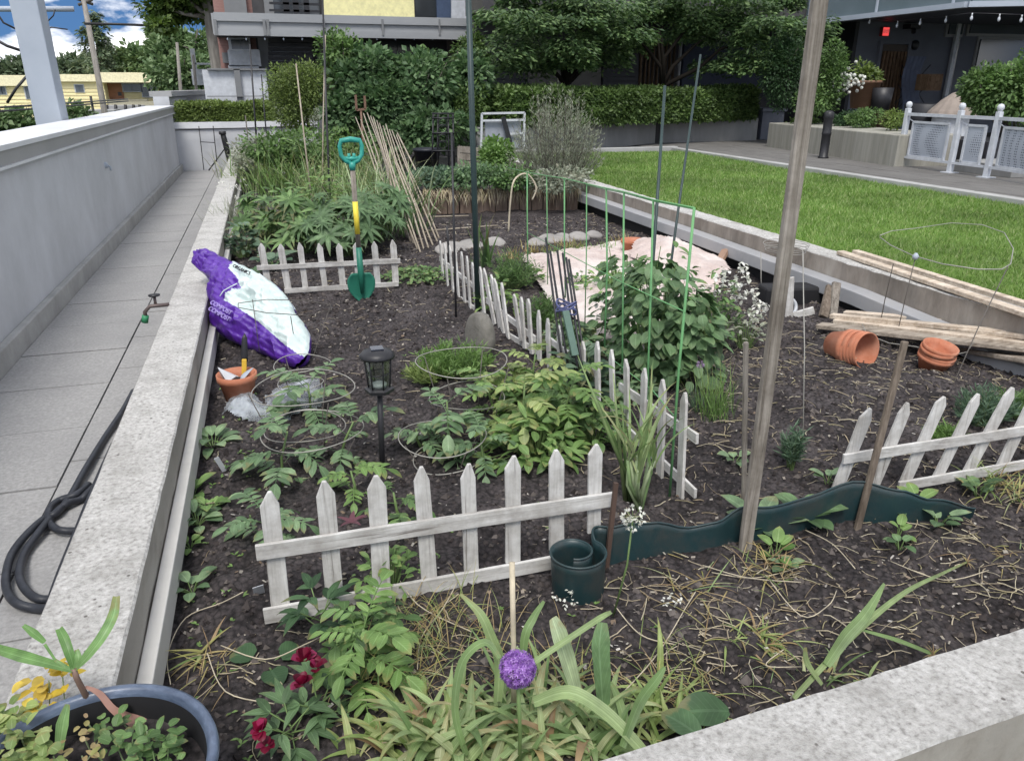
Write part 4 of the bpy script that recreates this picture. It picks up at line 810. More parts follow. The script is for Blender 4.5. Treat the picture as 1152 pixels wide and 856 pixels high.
# white framed screen
t = thing('folding_screen', 'white framed panel with a grey board and dark diagonal strap near the lavender bush', 'screen', YP(568, 165, 12.3)); Yq = 12.2
def q4(x0, y0, x1, y1, d=0): return YP(x0, y0, Yq+d), YP(x1, y1, Yq+d)
mb = MB()
for a_, b_ in (((542, 128), (590, 127)), ((542, 128), (541, 170)), ((590, 127), (589, 170)), ((543, 136), (589, 135)), ((572, 151), (589, 150))): p, q = q4(*a_, *b_); mb.bar(p, q, .035, .03, (0, 1, 0))
mb.build('frame', M['metal_white'], t)
mb = MB(); p, q = q4(546, 168, 586, 136, .06); mb.box(p.x, q.x, Yq+.05, Yq+.07, p.z, q.z); mb.build('board', plain('grey_board', (.27, .29, .33), .5), t)
mb = MB(); p, q = q4(566, 132, 576, 168, -.03); mb.bar(p, q, .07, .02, (1, 0, 0)); mb.build('strap', M['metal_black'], t)
# wrought iron obelisk
t = thing('iron_obelisk', 'black wrought iron obelisk plant stand in front of the dark shrub', 'plant stand', YP(498, 192, 11.6)); mb = MB(); Yq = 11.6
for x in (486, 492, 505, 511): mb.tube([YP(x, 192, Yq), YP(x+(x-498)*-.12, 127, Yq+.05)], .014, 5)
for y in (128, 133, 150, 170, 188): mb.tube([YP(486, y, Yq), YP(511, y, Yq)], .012, 5)
for y in (138, 145, 156, 163): mb.ring(YP(498, y, Yq), .06, .008, 14, ax=(0, 1, .2))
mb.build('frame', M['metal_black'], t)
mb = MB(); c = YP(481, 190, 11.9); mb.lathe([(0, 0), (.16, 0), (.2, .26), (.215, .26), (.215, .3), (.19, .3), (.18, .24), (0, .22)], c, n=24); tag(mb.build('black_tub', plain('navy_tub', (.015, .017, .025))), 'dark plastic tub on the ground under the leafy shrub', 'tub')
t = thing('wooden_planter_box', 'weathered slatted wooden planter box behind the dark green pole', 'planter', YP(527, 190, 11.4)); mb = MB()
for y in (168, 176, 184): p, q = YP(516, y, 11.4), YP(541, y+2, 11.2); mb.bar(p, q, .018, .09, (0, 1, 0))
mb.build('slat_side', M['grey_wood'], t)
mb = MB(); p, q = YP(516, 165, 11.4), YP(516, 190, 11.4); mb.bar(p, q, .04, .04, (1, 0, 0)); p, q = YP(541, 168, 11.2), YP(541, 190, 11.2); mb.bar(p, q, .04, .04, (1, 0, 0)); mb.build('corner_post', M['grey_wood'], t)
mb = MB(); p0, p1, p2, p3 = YP(400, 107, 11.5), YP(401, 124, 11.5), YP(411, 123, 11.5), YP(410, 108, 11.5)
for a_, b_ in ((p0, p1), (p1, p2), (p2, p3)): mb.bar(a_, b_, .03, .03, (0, 1, 0))
mb.tube([p1.lerp(p2, .5), p1.lerp(p2, .5)-Vector((0, 0, 1.0))], .015, 6)
tag(mb.build('wooden_trellis_top', plain('red_brown_wood', (.16, .09, .06))), 'small reddish wooden frame on a stick in front of the dark leafy shrub', 'frame')
# ================================================================ things in the bed
M['white_wood_y'] = grain('weathered_white_rail_along', (.5, .49, .47), (.64, .635, .615), (.17, .155, .14), axis=1, gscale=55)
def picket(mb, b, t, w, d, n, tip=.035):
    """pointed board from b to t, width w in the fence plane, thickness d along n"""
    b = Vector(b); t = Vector(t); a = (t-b).normalized(); n = Vector(n).normalized(); s = a.cross(n).normalized(); n = s.cross(a)
    w0 = w*rnd.uniform(.9, 1.08); L_ = (t-b).length; sk = rnd.uniform(-.12, .12)*w; tip *= rnd.uniform(.75, 1.2)
    P = [b-s*w0/2, b+s*w0/2, b+s*w0*.5+a*L_*.5, b+s*w0/2+a*(L_-tip), b+s*(sk+.1*w0)+a*L_, b+s*(sk-.1*w0)+a*L_, b-s*w0/2+a*(L_-tip*rnd.uniform(.9, 1.1)), b-s*w0*.5+a*L_*.5]
    P = [p+s*rnd.uniform(-.0012, .0012) for p in P]
    f = [tuple(p+n*d/2) for p in P]; k = [tuple(p-n*d/2) for p in P]; m = len(P)
    mb.add(f+k, [tuple(range(m)), tuple(range(2*m-1, m-1, -1))]+[(i, i+m, (i+1) % m+m, (i+1) % m) for i in range(m)])
def fence(label, A, B, pks, rails, w, railw, d=.011, front=1, group='white picket fence sections in the bed', railmat='white_wood_x', names=None, extra=0):
    """A,B world xy of the fence line; pickets and rails given as (bottom px, top px) in that vertical plane"""
    dirv = Vector((B[0]-A[0], B[1]-A[1], 0)).normalized(); n = Vector((dirv.y, -dirv.x, 0))*front
    c = Vector(((A[0]+B[0])/2, (A[1]+B[1])/2, 0)); t = thing('picket_fence', label, 'fence', c, group)
    for (bx, by, tx, ty) in pks:
        b = PL(bx, by, A, B); q = PL(tx, ty, A, B); a = (q-b).normalized(); b = b-a*(.02+extra)
        mb = MB(); picket(mb, b, q, w, d, n); bevel(mb.build('picket', M['white_wood'], t), .0012, 1)
    for (x0, y0, x1, y1) in rails:
        p = PL(x0, y0, A, B)+n*(d+.001+rnd.uniform(0, .001)); q = PL(x1, y1, A, B)+n*(d+.001); ax = (q-p); mb = MB()
        m = 6; vs = []
        sd = Vector((0, 0, 1))-ax.normalized()*ax.normalized().z; sd.normalize()
        for k in range(m+1):
            o = p.lerp(q, k/m); ww = railw*(1+rnd.uniform(-.06, .06)); sh = rnd.uniform(-.0015, .0015)
            for (i, j) in ((-1, -1), (1, -1), (1, 1), (-1, 1)): vs.append(tuple(o+sd*(i*ww/2+sh)+n*(j*d*.5)))
        fs = [(k*4+j, k*4+(j+1) % 4, k*4+4+(j+1) % 4, k*4+4+j) for k in range(m) for j in range(4)]+[(3, 2, 1, 0), (m*4, m*4+1, m*4+2, m*4+3)]
        mb.add(vs, fs); bevel(mb.build('rail', M[railmat], t), .0012, 1)
    return t
gA, gB = g(300, 700), g(660, 630)
fence('white picket fence with peeling paint across the front of the bed beside the solar lantern', gA, gB,
      [(316, 683, 302, 553), (376, 668, 365, 541), (429, 655, 423, 535), (482, 643, 473, 525), (530, 634, 526, 522), (577, 625, 577, 513), (626, 612, 626, 506), (668, 592, 670, 500)],
      [(288, 619, 688, 559), (297, 690, 640, 626)], .046, .046)
gA, gB = g(320, 332), g(448, 324)
fence('small white picket fence beside the green spade in front of the lupins', gA, gB,
      [(303, 326, 293, 274), (325, 328, 315, 275), (344, 327, 337, 273), (366, 325, 359, 274), (386, 323, 381, 274), (404, 322, 400, 273), (425, 320, 421, 272), (445, 316, 442, 270)],
      [(289, 301, 450, 293), (320, 327, 448, 319)], .042, .034)
X0 = 1.16
fence('far section of the white picket fence standing by the dark green pole', (X0, 5.4), (X0+.02, 4.2),
      [(499, 321, 495, 271), (504, 325, 500, 274), (510, 330, 506, 276), (516, 334, 512, 280), (523, 339, 519, 283), (529, 344, 525, 288), (536, 350, 531, 295), (545, 356, 540, 300)],
      [(493, 291, 541, 331), (496, 322, 547, 358)], .042, .034, front=-1, railmat='white_wood_y')
fence('tumbled middle section of white picket fence leaning behind the round stone', (X0+.03, 4.3), (X0+.1, 3.3),
      [(556, 362, 544, 302), (562, 365, 552, 309), (566, 372, 556, 313), (572, 383, 564, 318), (586, 380, 578, 331), (590, 388, 586, 334), (598, 394, 594, 336), (607, 402, 606, 349)],
      [(545, 338, 600, 382), (560, 372, 606, 398)], .042, .034, front=-1, railmat='white_wood_y')
fence('grey weathered section of white picket fence half hidden by the black stakes', (X0+.1, 3.35), (X0+.12, 2.6),
      [(618, 412, 616, 358), (630, 424, 629, 366), (643, 436, 643, 373), (656, 450, 656, 384), (673, 468, 672, 386)],
      [(612, 380, 672, 425)], .042, .034, front=-1, railmat='white_wood_y')
fence('near section of white picket fence beside the leek stalks and the green edging', (1.272, 2.75), (1.262, 2.05),
      [(673, 470, 672, 384), (690, 488, 688, 393), (706, 505, 704.5, 404), (722, 520, 725, 414), (742, 538, 746, 427), (765, 567, 770, 441)],
      [(694, 435, 781, 494), (698, 480, 779, 556)], .043, .036, front=-1, railmat='white_wood_y')
gA, gB = g(945, 557), g(1150, 536)
fence('white picket fence with slanting pickets at the right beside the leaning stake', gA, gB,
      [(944, 545, 978, 459), (985, 541, 1022, 453), (1019, 540, 1062, 446), (1056, 534, 1101, 443), (1090, 528, 1140, 436), (1128, 522, 1172, 430), (1165, 516, 1208, 424)],
      [(946, 514, 1200, 475), (1008, 545, 1200, 512)], .042, .036, front=1)
# broken bits of white fence at the right of the bean plants
def slab(name, pts, w, d, mat, label, cat, group=None, side=None, jit=.002, bev=.003):
    mb = MB(); mb.bar(pts[0], pts[1], w, d, side, jit); return tag(bevel(mb.build(name, mat), bev, 1), label, cat, group, 'thing')
def at2(px0, py0, px1, py1, Y0, Y1=None): return YP(px0, py0, Y0), YP(px1, py1, Y1 or Y0)
slab('fence_post_scrap', at2(887, 371, 889, 312, 3.9), .055, .012, M['white_wood'], 'upright white scrap board behind the tall wooden post', 'board', None, (1, 0, 0))
slab('white_board_scrap', at2(888, 357, 916, 349, 3.95, 3.9), .05, .014, M['white_wood_x'], 'short white scrap board lying beside the black bin', 'board', None, (0, 0, 1))
slab('white_board_scrap', at2(848, 361, 864, 347, 4.1, 4.1), .04, .014, M['white_wood_x'], 'small white scrap board lying by the white flowers', 'board', None, (0, 0, 1))
mb = MB(); c = YP(889, 345, 4.0); mb.ring(c, .05, .012, 24, ax=(.2, -1, .4)); tag(mb.build('white_loop_bracket', M['metal_white']), 'small white loop shaped bracket behind the tall wooden post', 'bracket')
mb = MB(); c = g(905, 345); mb.bar(c+Vector((-.2, .2, .02)), c+Vector((.25, .1, .02)), .18, .16, (0, 0, 1)); tag(bevel(mb.build('black_bin', M['membrane']), .02), 'low dark blue black plastic bin against the right planter wall', 'bin')
slab('grey_peg', (g(926, 357), XP(934, 322, 3.3)), .05, .03, M['brown_wood'], 'short brown wooden peg standing at the end of the lumber pile', 'peg', None, (1, 0, 0))
slab('grey_peg', (g(932, 357)+Vector((.03, 0, 0)), XP(941, 318, 3.33)), .05, .03, M['grey_wood'], 'short pale grey wooden peg standing at the end of the lumber pile', 'peg', None, (1, 0, 0))
slab('brown_brick_piece', (XP(806, 300, 3.3), XP(817, 281, 3.42)), .07, .03, plain('pinkish_wood', (.3, .19, .13)), 'pinkish brown piece of wood propped on the white ledge', 'board', None, (0, 1, 0))
slab('brick_fragment', (XP(909, 314, 3.47)+Vector((0, 0, .02)), XP(915, 318, 3.47)+Vector((0, 0, .02))), .04, .05, plain('brick_fragment', (.25, .12, .09)), 'small reddish brick fragment on the ledge behind the pegs', 'brick')
# lumber
def lay(p, z): return Vector((p.x, p.y, z))
lum = [((921, 366), (1170, 400), .03, .07, 'plank_old', 'grey plank lying lowest at the front of the lumber pile'),
       ((940, 361), (1175, 395), .045, .06, 'plank', 'long pale plank in the middle of the lumber pile'),
       ((935, 355), (1180, 384), .065, .05, 'plank', 'pale narrow plank on top of the lumber pile by the pegs'),
       ((1025, 366), (1190, 388), .085, .045, 'plank', 'short pale plank lying across the top of the lumber pile'),
       ((1078, 392), (1185, 416), .02, .07, 'plank_old', 'dark aged plank at the near end of the lumber pile'),
       ((950, 352), (1175, 375), .05, .045, 'plank', 'thin pale plank nearest the wall in the lumber pile')]
for (a_, b_, z, w_, m_, lab) in lum:
    p, q = G(*a_, z+.015), G(b_[0], b_[1]-6, z+.13); slab('lumber_plank', (p, q), w_*1.15, .024, M[m_], lab, 'plank', 'planks in the lumber pile')
for (a_, b_, z, w_, lab) in (((945, 284), (1185, 363), .262, .03, 'long pale board on top of the lawn side planter wall, nearer the bed'), ((962, 283), (1185, 352), .275, .028, 'long pale board on top of the lawn side planter wall, nearer the grass')):
    p, q = G(*a_, z+.045), G(*b_, z+.045); slab('wall_top_board', (p, q), w_*1.9, .025, M['plank'], lab, 'plank', None)
# tall post and stakes
Pb = g(838, 617); t0 = PL(924, -14, (Pb.x, Pb.y), (Pb.x+1, Pb.y))
mb = MB(); n_ = 14; pts = [Pb-(t0-Pb)*.03]+[Pb.lerp(t0, k/n_) for k in range(1, n_+1)]
for a_, b_ in zip([pts[0]]*1, [t0]): mb.bar(a_, b_+(t0-Pb)*.12, .04, .022, (1, 0, 0))
tag(bevel(mb.build('wooden_post', M['grey_wood']), .005), 'tall weathered grey wooden post leaning right beside the green edging', 'post', kind='thing')
sb = g(850, 590); s1 = YP(854, 392, sb.y+.02); mb = MB(); mb.bar(sb+Vector((0, .07, 0)), s1+Vector((0, .07, 0)), .017, .014, (1, 0, 0)); tag(bevel(mb.build('wooden_stake', M['grey_wood'])), 'short rounded stake standing close behind the tall wooden post', 'stake', 'wooden stakes')
sb = g(965, 592); s1 = YP(1018, 384, sb.y+.05); mb = MB(); mb.bar(sb-(s1-sb)*.03, s1, .022, .014, (1, 0, 0), .001); tag(bevel(mb.build('wooden_stake', M['brown_wood']), .003), 'brown flat wooden stake leaning right in front of the slanting picket fence', 'stake', 'wooden stakes')
sb = g(682, 641); s1 = YP(693, 543, sb.y+.01); mb = MB(); mb.bar(sb, s1, .012, .012, (1, 0, 0), .001); tag(mb.build('wooden_stake', plain('rust_brown', (.08, .05, .038), .8)), 'thin rust brown stake beside the rolled end of the green edging', 'stake', 'wooden stakes')
# edging
M['edging'] = noisemat('dark_green_plastic', [(.3, (.009, .028, .032)), (.7, (.018, .045, .05))], scale=3, rough=.4, bump=.15, bscale=30, spec=.5, stain=(.06, .055, .05), stain_scale=9, stain_amt=.55)
M['edging'].node_tree.nodes['Principled BSDF'].inputs['Roughness'].default_value = .42
def proj_x(p): v = Vector(p)-CAM; return CX+FPX*v.dot(_R)/v.dot(_F)
def interp(x, tb):
    if x <= tb[0][0]: return tb[0][1]
    for (a, b), (c, d) in zip(tb, tb[1:]):
        if x <= c: u = (x-a)/(c-a); u = u*u*(3-2*u); return b+(d-b)*u
    return tb[-1][1]
t = thing('lawn_edging', 'dark green plastic lawn edging strip with a rolled end winding through the soil', 'edging', g(838, 612))
base_px = [(686, 636), (728, 628), (773, 622), (805, 616), (829, 610), (864, 606), (905, 597), (950, 588), (1000, 588), (1035, 587), (1068, 585), (1092, 584)]
bp = [g(*q) for q in base_px]; bp = [Vector((p.x, p.y, 0)) for p in bp]
c0 = g(648, 662); c0 = Vector((c0.x, c0.y, 0)); spiral = []
for k in range(26):
    a = -2.2+k*.36-0; rr_ = .045+.0016*k; spiral.append(c0+Vector((math.cos(a)*rr_, math.sin(a)*rr_*1.0, 0)))
end = spiral[-1]
path = spiral+[end.lerp(bp[0], .35)+Vector((0, .03, 0)), end.lerp(bp[0], .75)+Vector((0, .015, 0))]+bp
sm = []
for i in range(len(path)-1):
    for s in range(4):
        P0, P1_, P2_, P3 = path[max(i-1, 0)], path[i], path[i+1], path[min(i+2, len(path)-1)]; u = s/4
        sm.append(.5*((2*P1_)+(P2_-P0)*u+(2*P0-5*P1_+4*P2_-P3)*u*u+(3*P1_-P0-3*P2_+P3)*u**3))
sm.append(path[-1])
mb = MB(); vs = []; K = 7; Lm = len(sm)
for i, p in enumerate(sm):
    tt = (sm[min(i+1, Lm-1)]-sm[max(i-1, 0)]); nn_ = Vector((-tt.y, tt.x, 0)).normalized() if tt.length else Vector((0, 1, 0)); u = i/Lm
    pq = proj_x(p); h = .125 if i < 100 else interp(pq, [(660, .135), (700, .14), (735, .125), (773, .092), (805, .11), (832, .14), (864, .132), (905, .14), (955, .155), (1005, .135), (1040, .1), (1090, .06)])
    lean = .012*math.sin(i*.07)
    for j in range(K): z = -.03+(h+.03)*j/(K-1); vs.append(tuple(p+nn_*lean*(j/(K-1))+Vector((0, 0, z))))
mb.add(vs, [(i*K+j, (i+1)*K+j, (i+1)*K+j+1, i*K+j+1) for i in range(Lm-1) for j in range(K-1)], True)
o = mb.build('edging_strip', M['edging'], t); sf = o.modifiers.new('solid', 'SOLIDIFY'); sf.thickness = .004
mb = MB(); mb.tube([Vector(v) for v in vs[K-1::K]], .0035, 6); mb.build('rolled_rim', M['edging'], t)
# shovel
Sb = g(408, 338); St = YP(394, 157, Sb.y+.03); ax = (St-Sb).normalized(); Ls = (St-Sb).length
t = thing('garden_spade', 'green bladed spade with wooden shaft and turquoise D handle stuck in the soil', 'spade', Sb)
def along(s, off=0, fr=0): return Sb+ax*s+Vector((1, 0, 0))*off+Vector((0, -1, 0))*fr
grn = plain('spade_green', (.02, .15, .1), .45); trq = plain('turquoise_plastic', (.03, .27, .22), .4)
mb = MB(); vs = []; nu, nv = 10, 12
for j in range(nv+1):
    v = j/nv; wv = .006+.086*math.sin(min(1, v/.62)*math.pi/2)**.8*(1-.35*max(0, (v-.8)/.2))
    for i in range(nu+1): u = i/nu*2-1; vs.append(tuple(along(-.012+v*.2, u*wv, -.018*(1-u*u)+.01*v)))
mb.add(vs, [(j*(nu+1)+i, j*(nu+1)+i+1, (j+1)*(nu+1)+i+1, (j+1)*(nu+1)+i) for j in range(nv) for i in range(nu)], True)
o = mb.build('blade', grn, t); sf = o.modifiers.new('solid', 'SOLIDIFY'); sf.thickness = .004
mb = MB(); mb.tube([along(.05, 0, .012), along(.2, 0, .012), along(.36)], [.011, .021, .019], 12); mb.build('socket', grn, t)
sp = (Ls-.19)
mb = MB(); mb.tube([along(.33), along(sp+.02)], .0165, 12); sh = mb.build('shaft', M['grey_wood'], t)
mb = MB(); mb.tube([along(.45), along(.66)], .0175, 12); mb.build('yellow_label', plain('yellow_sticker', (.75, .6, .06), .5), sh)
mb = MB(); hw = .075
mb.tube([along(sp, 0), along(sp+.05, 0)], [.019, .024], 12)
loop = [along(sp+.04, 0), along(sp+.06, -.04), along(sp+.095, -.066), along(sp+.15, -.07), along(sp+.182, -.058), along(sp+.19, 0), along(sp+.182, .058), along(sp+.15, .07), along(sp+.095, .066), along(sp+.06, .04), along(sp+.04, 0)]
mb.tube(loop, [.016, .015, .014, .014, .016, .018, .016, .014, .014, .015, .016], 10)
mb.build('handle', trq, t)
mb = MB(); mb.tube([along(sp+.072, -.045), along(sp+.072, .045)], .014, 8); [mb.tube([along(sp+.07, x), along(sp+.105, x)], [.012, .009], 8) for x in (-.016, .016)]; mb.build('grip_web', trq, t)
# solar lantern
Lb = g(430, 530); t = thing('solar_lantern', 'black solar garden lantern with glass body on a thin spike behind the front fence', 'lantern', Lb)
tp = YP(427, 440, Lb.y); hh = tp.z-Lb.z; mb = MB(); mb.tube([Lb-Vector((0, 0, .05)), tp], .0105, 12); mb.build('pole', M['metal_black'], t)
c = tp; cz = 1.0
mb = MB(); mb.lathe([(0, -.006), (.032, -.006), (.052, 0), (.054, .012), (.045, .016), (0, .016)], c, n=6, smooth=False); mb.build('base_plate', M['metal_black'], t)
mb = MB(); mb.lathe([(.036, .016), (.046, .125), (.044, .127), (.034, .018)], c, n=6, smooth=False)
lg, nt = newmat('lantern_glass'); g1 = N(nt, 'ShaderNodeBsdfGlossy', i_Roughness=.1); t1 = N(nt, 'ShaderNodeBsdfTransparent'); t1.inputs[0].default_value = (.85, .88, .85, 1); ms = N(nt, 'ShaderNodeMixShader'); ms.inputs[0].default_value = .14; nt.links.new(t1.outputs[0], ms.inputs[1]); nt.links.new(g1.outputs[0], ms.inputs[2]); oo = N(nt, 'ShaderNodeOutputMaterial'); nt.links.new(ms.outputs[0], oo.inputs[0])
mb.build('glass', lg, t)
mb = MB()
for k in range(6):
    a = math.pi/3*k+.0; X = Vector((1, 0, 0)); a0 = Vector((0, 0, 1)).orthogonal().normalized(); b0 = Vector((0, 0, 1)).cross(a0); d_ = a0*math.cos(a)+b0*math.sin(a)
    mb.tube([c+d_*.038+Vector((0, 0, .014)), c+d_*.048+Vector((0, 0, .13))], .0028, 5)
mb.ring(c+Vector((0, 0, .07)), .0415, .002, 6)
mb.build('cage', M['metal_black'], t)
mb = MB(); mb.lathe([(0, .018), (.026, .018), (.028, .03), (.012, .038), (0, .038)], c, n=20); mb.build('lamp_cup', M['metal_white'], t)
mb = MB(); mb.lathe([(.05, .127), (.062, .13), (.064, .138), (.052, .152), (.03, .16), (0, .162)], c, n=24); cp = mb.build('cap', M['metal_black'], t)
mb = MB(); mb.box(c.x-.022, c.x+.022, c.y-.022, c.y+.022, c.z+.161, c.z+.1655); mb.build('solar_cell', glassy('solar_cell', (.02, .025, .04)), cp)
# round stone
sb = g(540, 402); t_ = MB(); c = sb+Vector((0, 0, .115)); n = 36; axd = Vector((-.97, -.22, .1)).normalized()
t_.lathe([(0, -.035), (.1, -.035), (.125, -.026), (.13, 0), (.124, .026), (.1, .035), (.06, .037), (0, .036)], c, axd, n, wob=.02)
tag(t_.build('round_stone', noisemat('grey_stone', [(.3, (.11, .105, .09)), (.7, (.2, .19, .17))], scale=14, bump=.5)), 'round grey stone disc standing on edge by the middle picket fence', 'stone', kind='thing')
# ---- compost bag, draped over the planter wall
def inside(p, poly):
    c_ = False; j = len(poly)-1
    for i in range(len(poly)):
        a, b = poly[i], poly[j]
        if ((a[1] > p[1]) != (b[1] > p[1])) and (p[0] < (b[0]-a[0])*(p[1]-a[1])/(b[1]-a[1])+a[0]): c_ = not c_
        j = i
    return c_
def inflated(outline, plane_pt, n, thick, rings=36, seg=140, wr=.012, wfreq=18, bulge=None, matf=None, center=None, sag=None):
    """pillow shape: outline given in px projected on the plane (plane_pt, n); inflated both sides"""
    n = Vector(n).normalized(); pp = Vector(plane_pt)
    def pj(x, y): d = ray(x, y); return CAM+d*((pp-CAM).dot(n)/d.dot(n))
    m = len(outline); dense = []
    for k in range(seg):
        f = k/seg*m; i = int(f); u = f-i
        P = [Vector(outline[(i+o_) % m]) for o_ in (-1, 0, 1, 2)]
        dense.append(.5*((2*P[1])+(P[2]-P[0])*u+(2*P[0]-5*P[1]+4*P[2]-P[3])*u*u+(3*P[1]-P[0]-3*P[2]+P[3])*u**3))
    cpx = Vector(center); mb = MB()
    for side in (1, -1):
        vs = []; 
        for r_ in range(rings+1):
            s = r_/rings
            for q in dense:
                x = cpx.lerp(q, s); p = pj(x.x, x.y); h = thick*(1-s**3.0)**.5*side
                w_ = wr*(noise.noise(Vector((p.x*wfreq, p.y*wfreq, p.z*wfreq)))+.9*(.5-abs(noise.noise(Vector((p.x*wfreq*1.7, p.y*wfreq*1.7, 5+p.z*9)))))*2+.16*(.5-abs(noise.noise(Vector((p.x*wfreq*4, p.y*wfreq*4, p.z*20)))))*2-.6)+.0022*math.sin((p.x*1.3+p.y*.8)*170+4*noise.noise(p*6))
                vs.append(p-n*h*(-1)+n*w_*(1 if s > .02 else .5) if side > 0 else p+n*h+n*w_*.3)
        if sag:
            vs = [sag(v) for v in vs]
        fs = []; ms = []
        for r_ in range(rings):
            for k in range(seg):
                a = r_*seg+k; b = r_*seg+(k+1) % seg; fs.append((a, b, b+seg, a+seg))
                s = (r_+.5)/rings; q = cpx.lerp(dense[k], s); ms.append(matf((q.x, q.y)) if matf and side > 0 else 0)
        o0 = len(mb.v); mb.v += [tuple(v) for v in vs]; mb.f += [tuple(i+o0 for i in f) for f in fs]; mb.mi += ms; mb.sm += [True]*len(fs)
    return mb, pj
outl = [(220, 286), (232, 283), (248, 288), (266, 296), (292, 309), (312, 322), (324, 336), (333, 352), (343, 366), (348, 380), (347, 396), (344, 408), (335, 414), (322, 411), (303, 402), (280, 392), (262, 384), (249, 377), (240, 366), (236, 345), (235, 325), (233, 310), (222, 302)]
A_ = g(345, 412)+Vector((0, 0, .05)); B_ = Vector((-.37, 4.5, .1)); C_ = Vector((-.5, 5.25, .42))
nb = (B_-A_).cross(C_-A_).normalized(); nb = nb if nb.dot(CAM-A_) > 0 else -nb
white_poly = [(266, 297), (292, 309), (312, 322), (325, 336), (336, 352), (345, 366), (352, 380), (350, 399), (344, 405), (330, 396), (300, 370), (262, 347), (268, 341), (281, 333), (280, 326), (268, 312)]
M['bag_ink'] = plain('black_ink', (.03, .03, .035))
M['bag'] = noisemat('glossy_purple_plastic', [(.3, (.055, .012, .2)), (.6, (.1, .025, .33)), (.8, (.2, .09, .5))], scale=5, rough=.3, bump=.5, bscale=16, bdist=.02, spec=.55, dist=1.2)
M['bagw'] = noisemat('translucent_white_plastic', [(.3, (.46, .56, .54)), (.7, (.62, .71, .69))], scale=6, rough=.35, bump=.6, bscale=22, bdist=.012, spec=.5, stretch=(1, .35, 1), dist=.8)
t = thing('compost_bag', 'full purple and white plastic compost bag slumped against the planter wall', 'bag', g(300, 400))
mb, pj = inflated(outl, A_, nb, .1, 70, 280, .034, 6.5, matf=lambda q: 1 if inside(q, white_poly) else 0, center=(292, 352))
mb.build('bag_body', [M['bag'], M['bagw']], t)
def onbag(x, y, h): return pj(x, y)+nb*h
prt = plain('pale_violet_print', (.36, .28, .62), .5)
ex = (pj(290, 378)-pj(250, 355)).normalized(); ey = nb.cross(ex)
mt_ = Matrix((ex, ey, nb)).transposed().to_euler()
for k, (wd, (x, y)) in enumerate((('COMPOST', (266, 361)), ('COMPOST', (263, 367)))):
    text(wd, .036, onbag(x, y, .128 if k == 0 else .12), mt_, prt, 'print', t, .003, sx=1.3)
mb = MB(); text('ORGANICS', .03, onbag(285, 316, .105), mt_, M['bag_ink'], 'print', t, .002, sx=1.2)
st = [onbag(x, y, .11) for x, y in ((262, 346), (266, 340), (273, 336), (281, 332))]; mb.tube(st, .003, 5); mb.build('print_line', M['bagw'], t)
mb, _ = inflated([(219, 284), (232, 281), (244, 286), (238, 294), (226, 300), (217, 297)], onbag(232, 290, .04), nb, .025, 12, 50, .02, 20, center=(230, 290)); mb.build('twisted_neck', M['bag'], t)
# ---- terracotta pot with tools
def potprof(r, h, rim=.012, th=.006): return [(0, 0), (r*.68, 0), (r*.93, h*.74), (r*.93+rim*.4, h*.76), (r+rim*.2, h*.78), (r+rim*.25, h), (r-th*.6, h), (r*.93-th, h*.72), (r*.68-th, th), (0, th)]
pb = Vector((-.285, 3.55, -.03)); cpt = G(266, 421, .1); pb = Vector((cpt.x, cpt.y, -.03))
t = thing('terracotta_pot', 'terracotta pot holding small hand tools beside the purple bag', 'pot', pb); mb = MB(); mb.lathe(potprof(.088, .135), pb, n=32); mb.build('pot_body', M['terracotta'], t)
mb = MB(); mb.disc(pb+Vector((0, 0, .09)), .075); mb.build('soil_fill', M['soil'], t)
q0 = pb+Vector((.03, .02, .1)); q1 = YP(275, 377, q0.y+.03)
t = thing('pruning_knife', 'black and yellow curved pruning blade standing in the terracotta pot', 'hand tool', q0)
mb = MB(); mb.bar(q0, q0.lerp(q1, .45), .022, .02, (1, 0, 0)); bevel(mb.build('handle', plain('yellow_grip', (.6, .38, .04)), t), .004)
mb = MB(); mb.blade(q0.lerp(q1, .38), (q1-q0), (q1-q0).length*.66, .034, .25, 6, lambda t: 1-.35*t, .02, (1, 0, 0)); o = mb.build('blade', M['metal_black'], t); sf = o.modifiers.new('s', 'SOLIDIFY'); sf.thickness = .004
q0 = pb+Vector((-.04, -.01, .1)); t = thing('plastic_scoop', 'white plastic scoop lying in the terracotta pot with tools', 'hand tool', q0)
mb = MB(); vs = [q0+Vector((-.035, 0, .075)), q0+Vector((.035, -.02, .03)), q0+Vector((.05, .02, .01)), q0+Vector((-.03, .03, .02)), q0+Vector((0, -.03, .01))]; mb.add([tuple(v) for v in vs], [(0, 1, 4), (0, 3, 2, 1), (1, 2, 4), (0, 4, 3)]); o = mb.build('scoop_body', M['metal_white'], t); sf = o.modifiers.new('s', 'SOLIDIFY'); sf.thickness = .003
q0 = pb+Vector((.02, -.03, .11)); t = thing('hand_trowel', 'small grey hand trowel lying across the terracotta pot with tools', 'hand tool', q0)
mb = MB(); mb.blade(q0, (.3, .2, .25), .08, .035, .2, 5, None, .2); o = mb.build('trowel_blade', M['metal_grey'], t); sf = o.modifiers.new('s', 'SOLIDIFY'); sf.thickness = .002
mb = MB(); mb.tube([q0, q0-Vector((.04, .03, .02))], .009, 8); mb.build('handle', plain('brown_handle', (.2, .1, .05)), t)
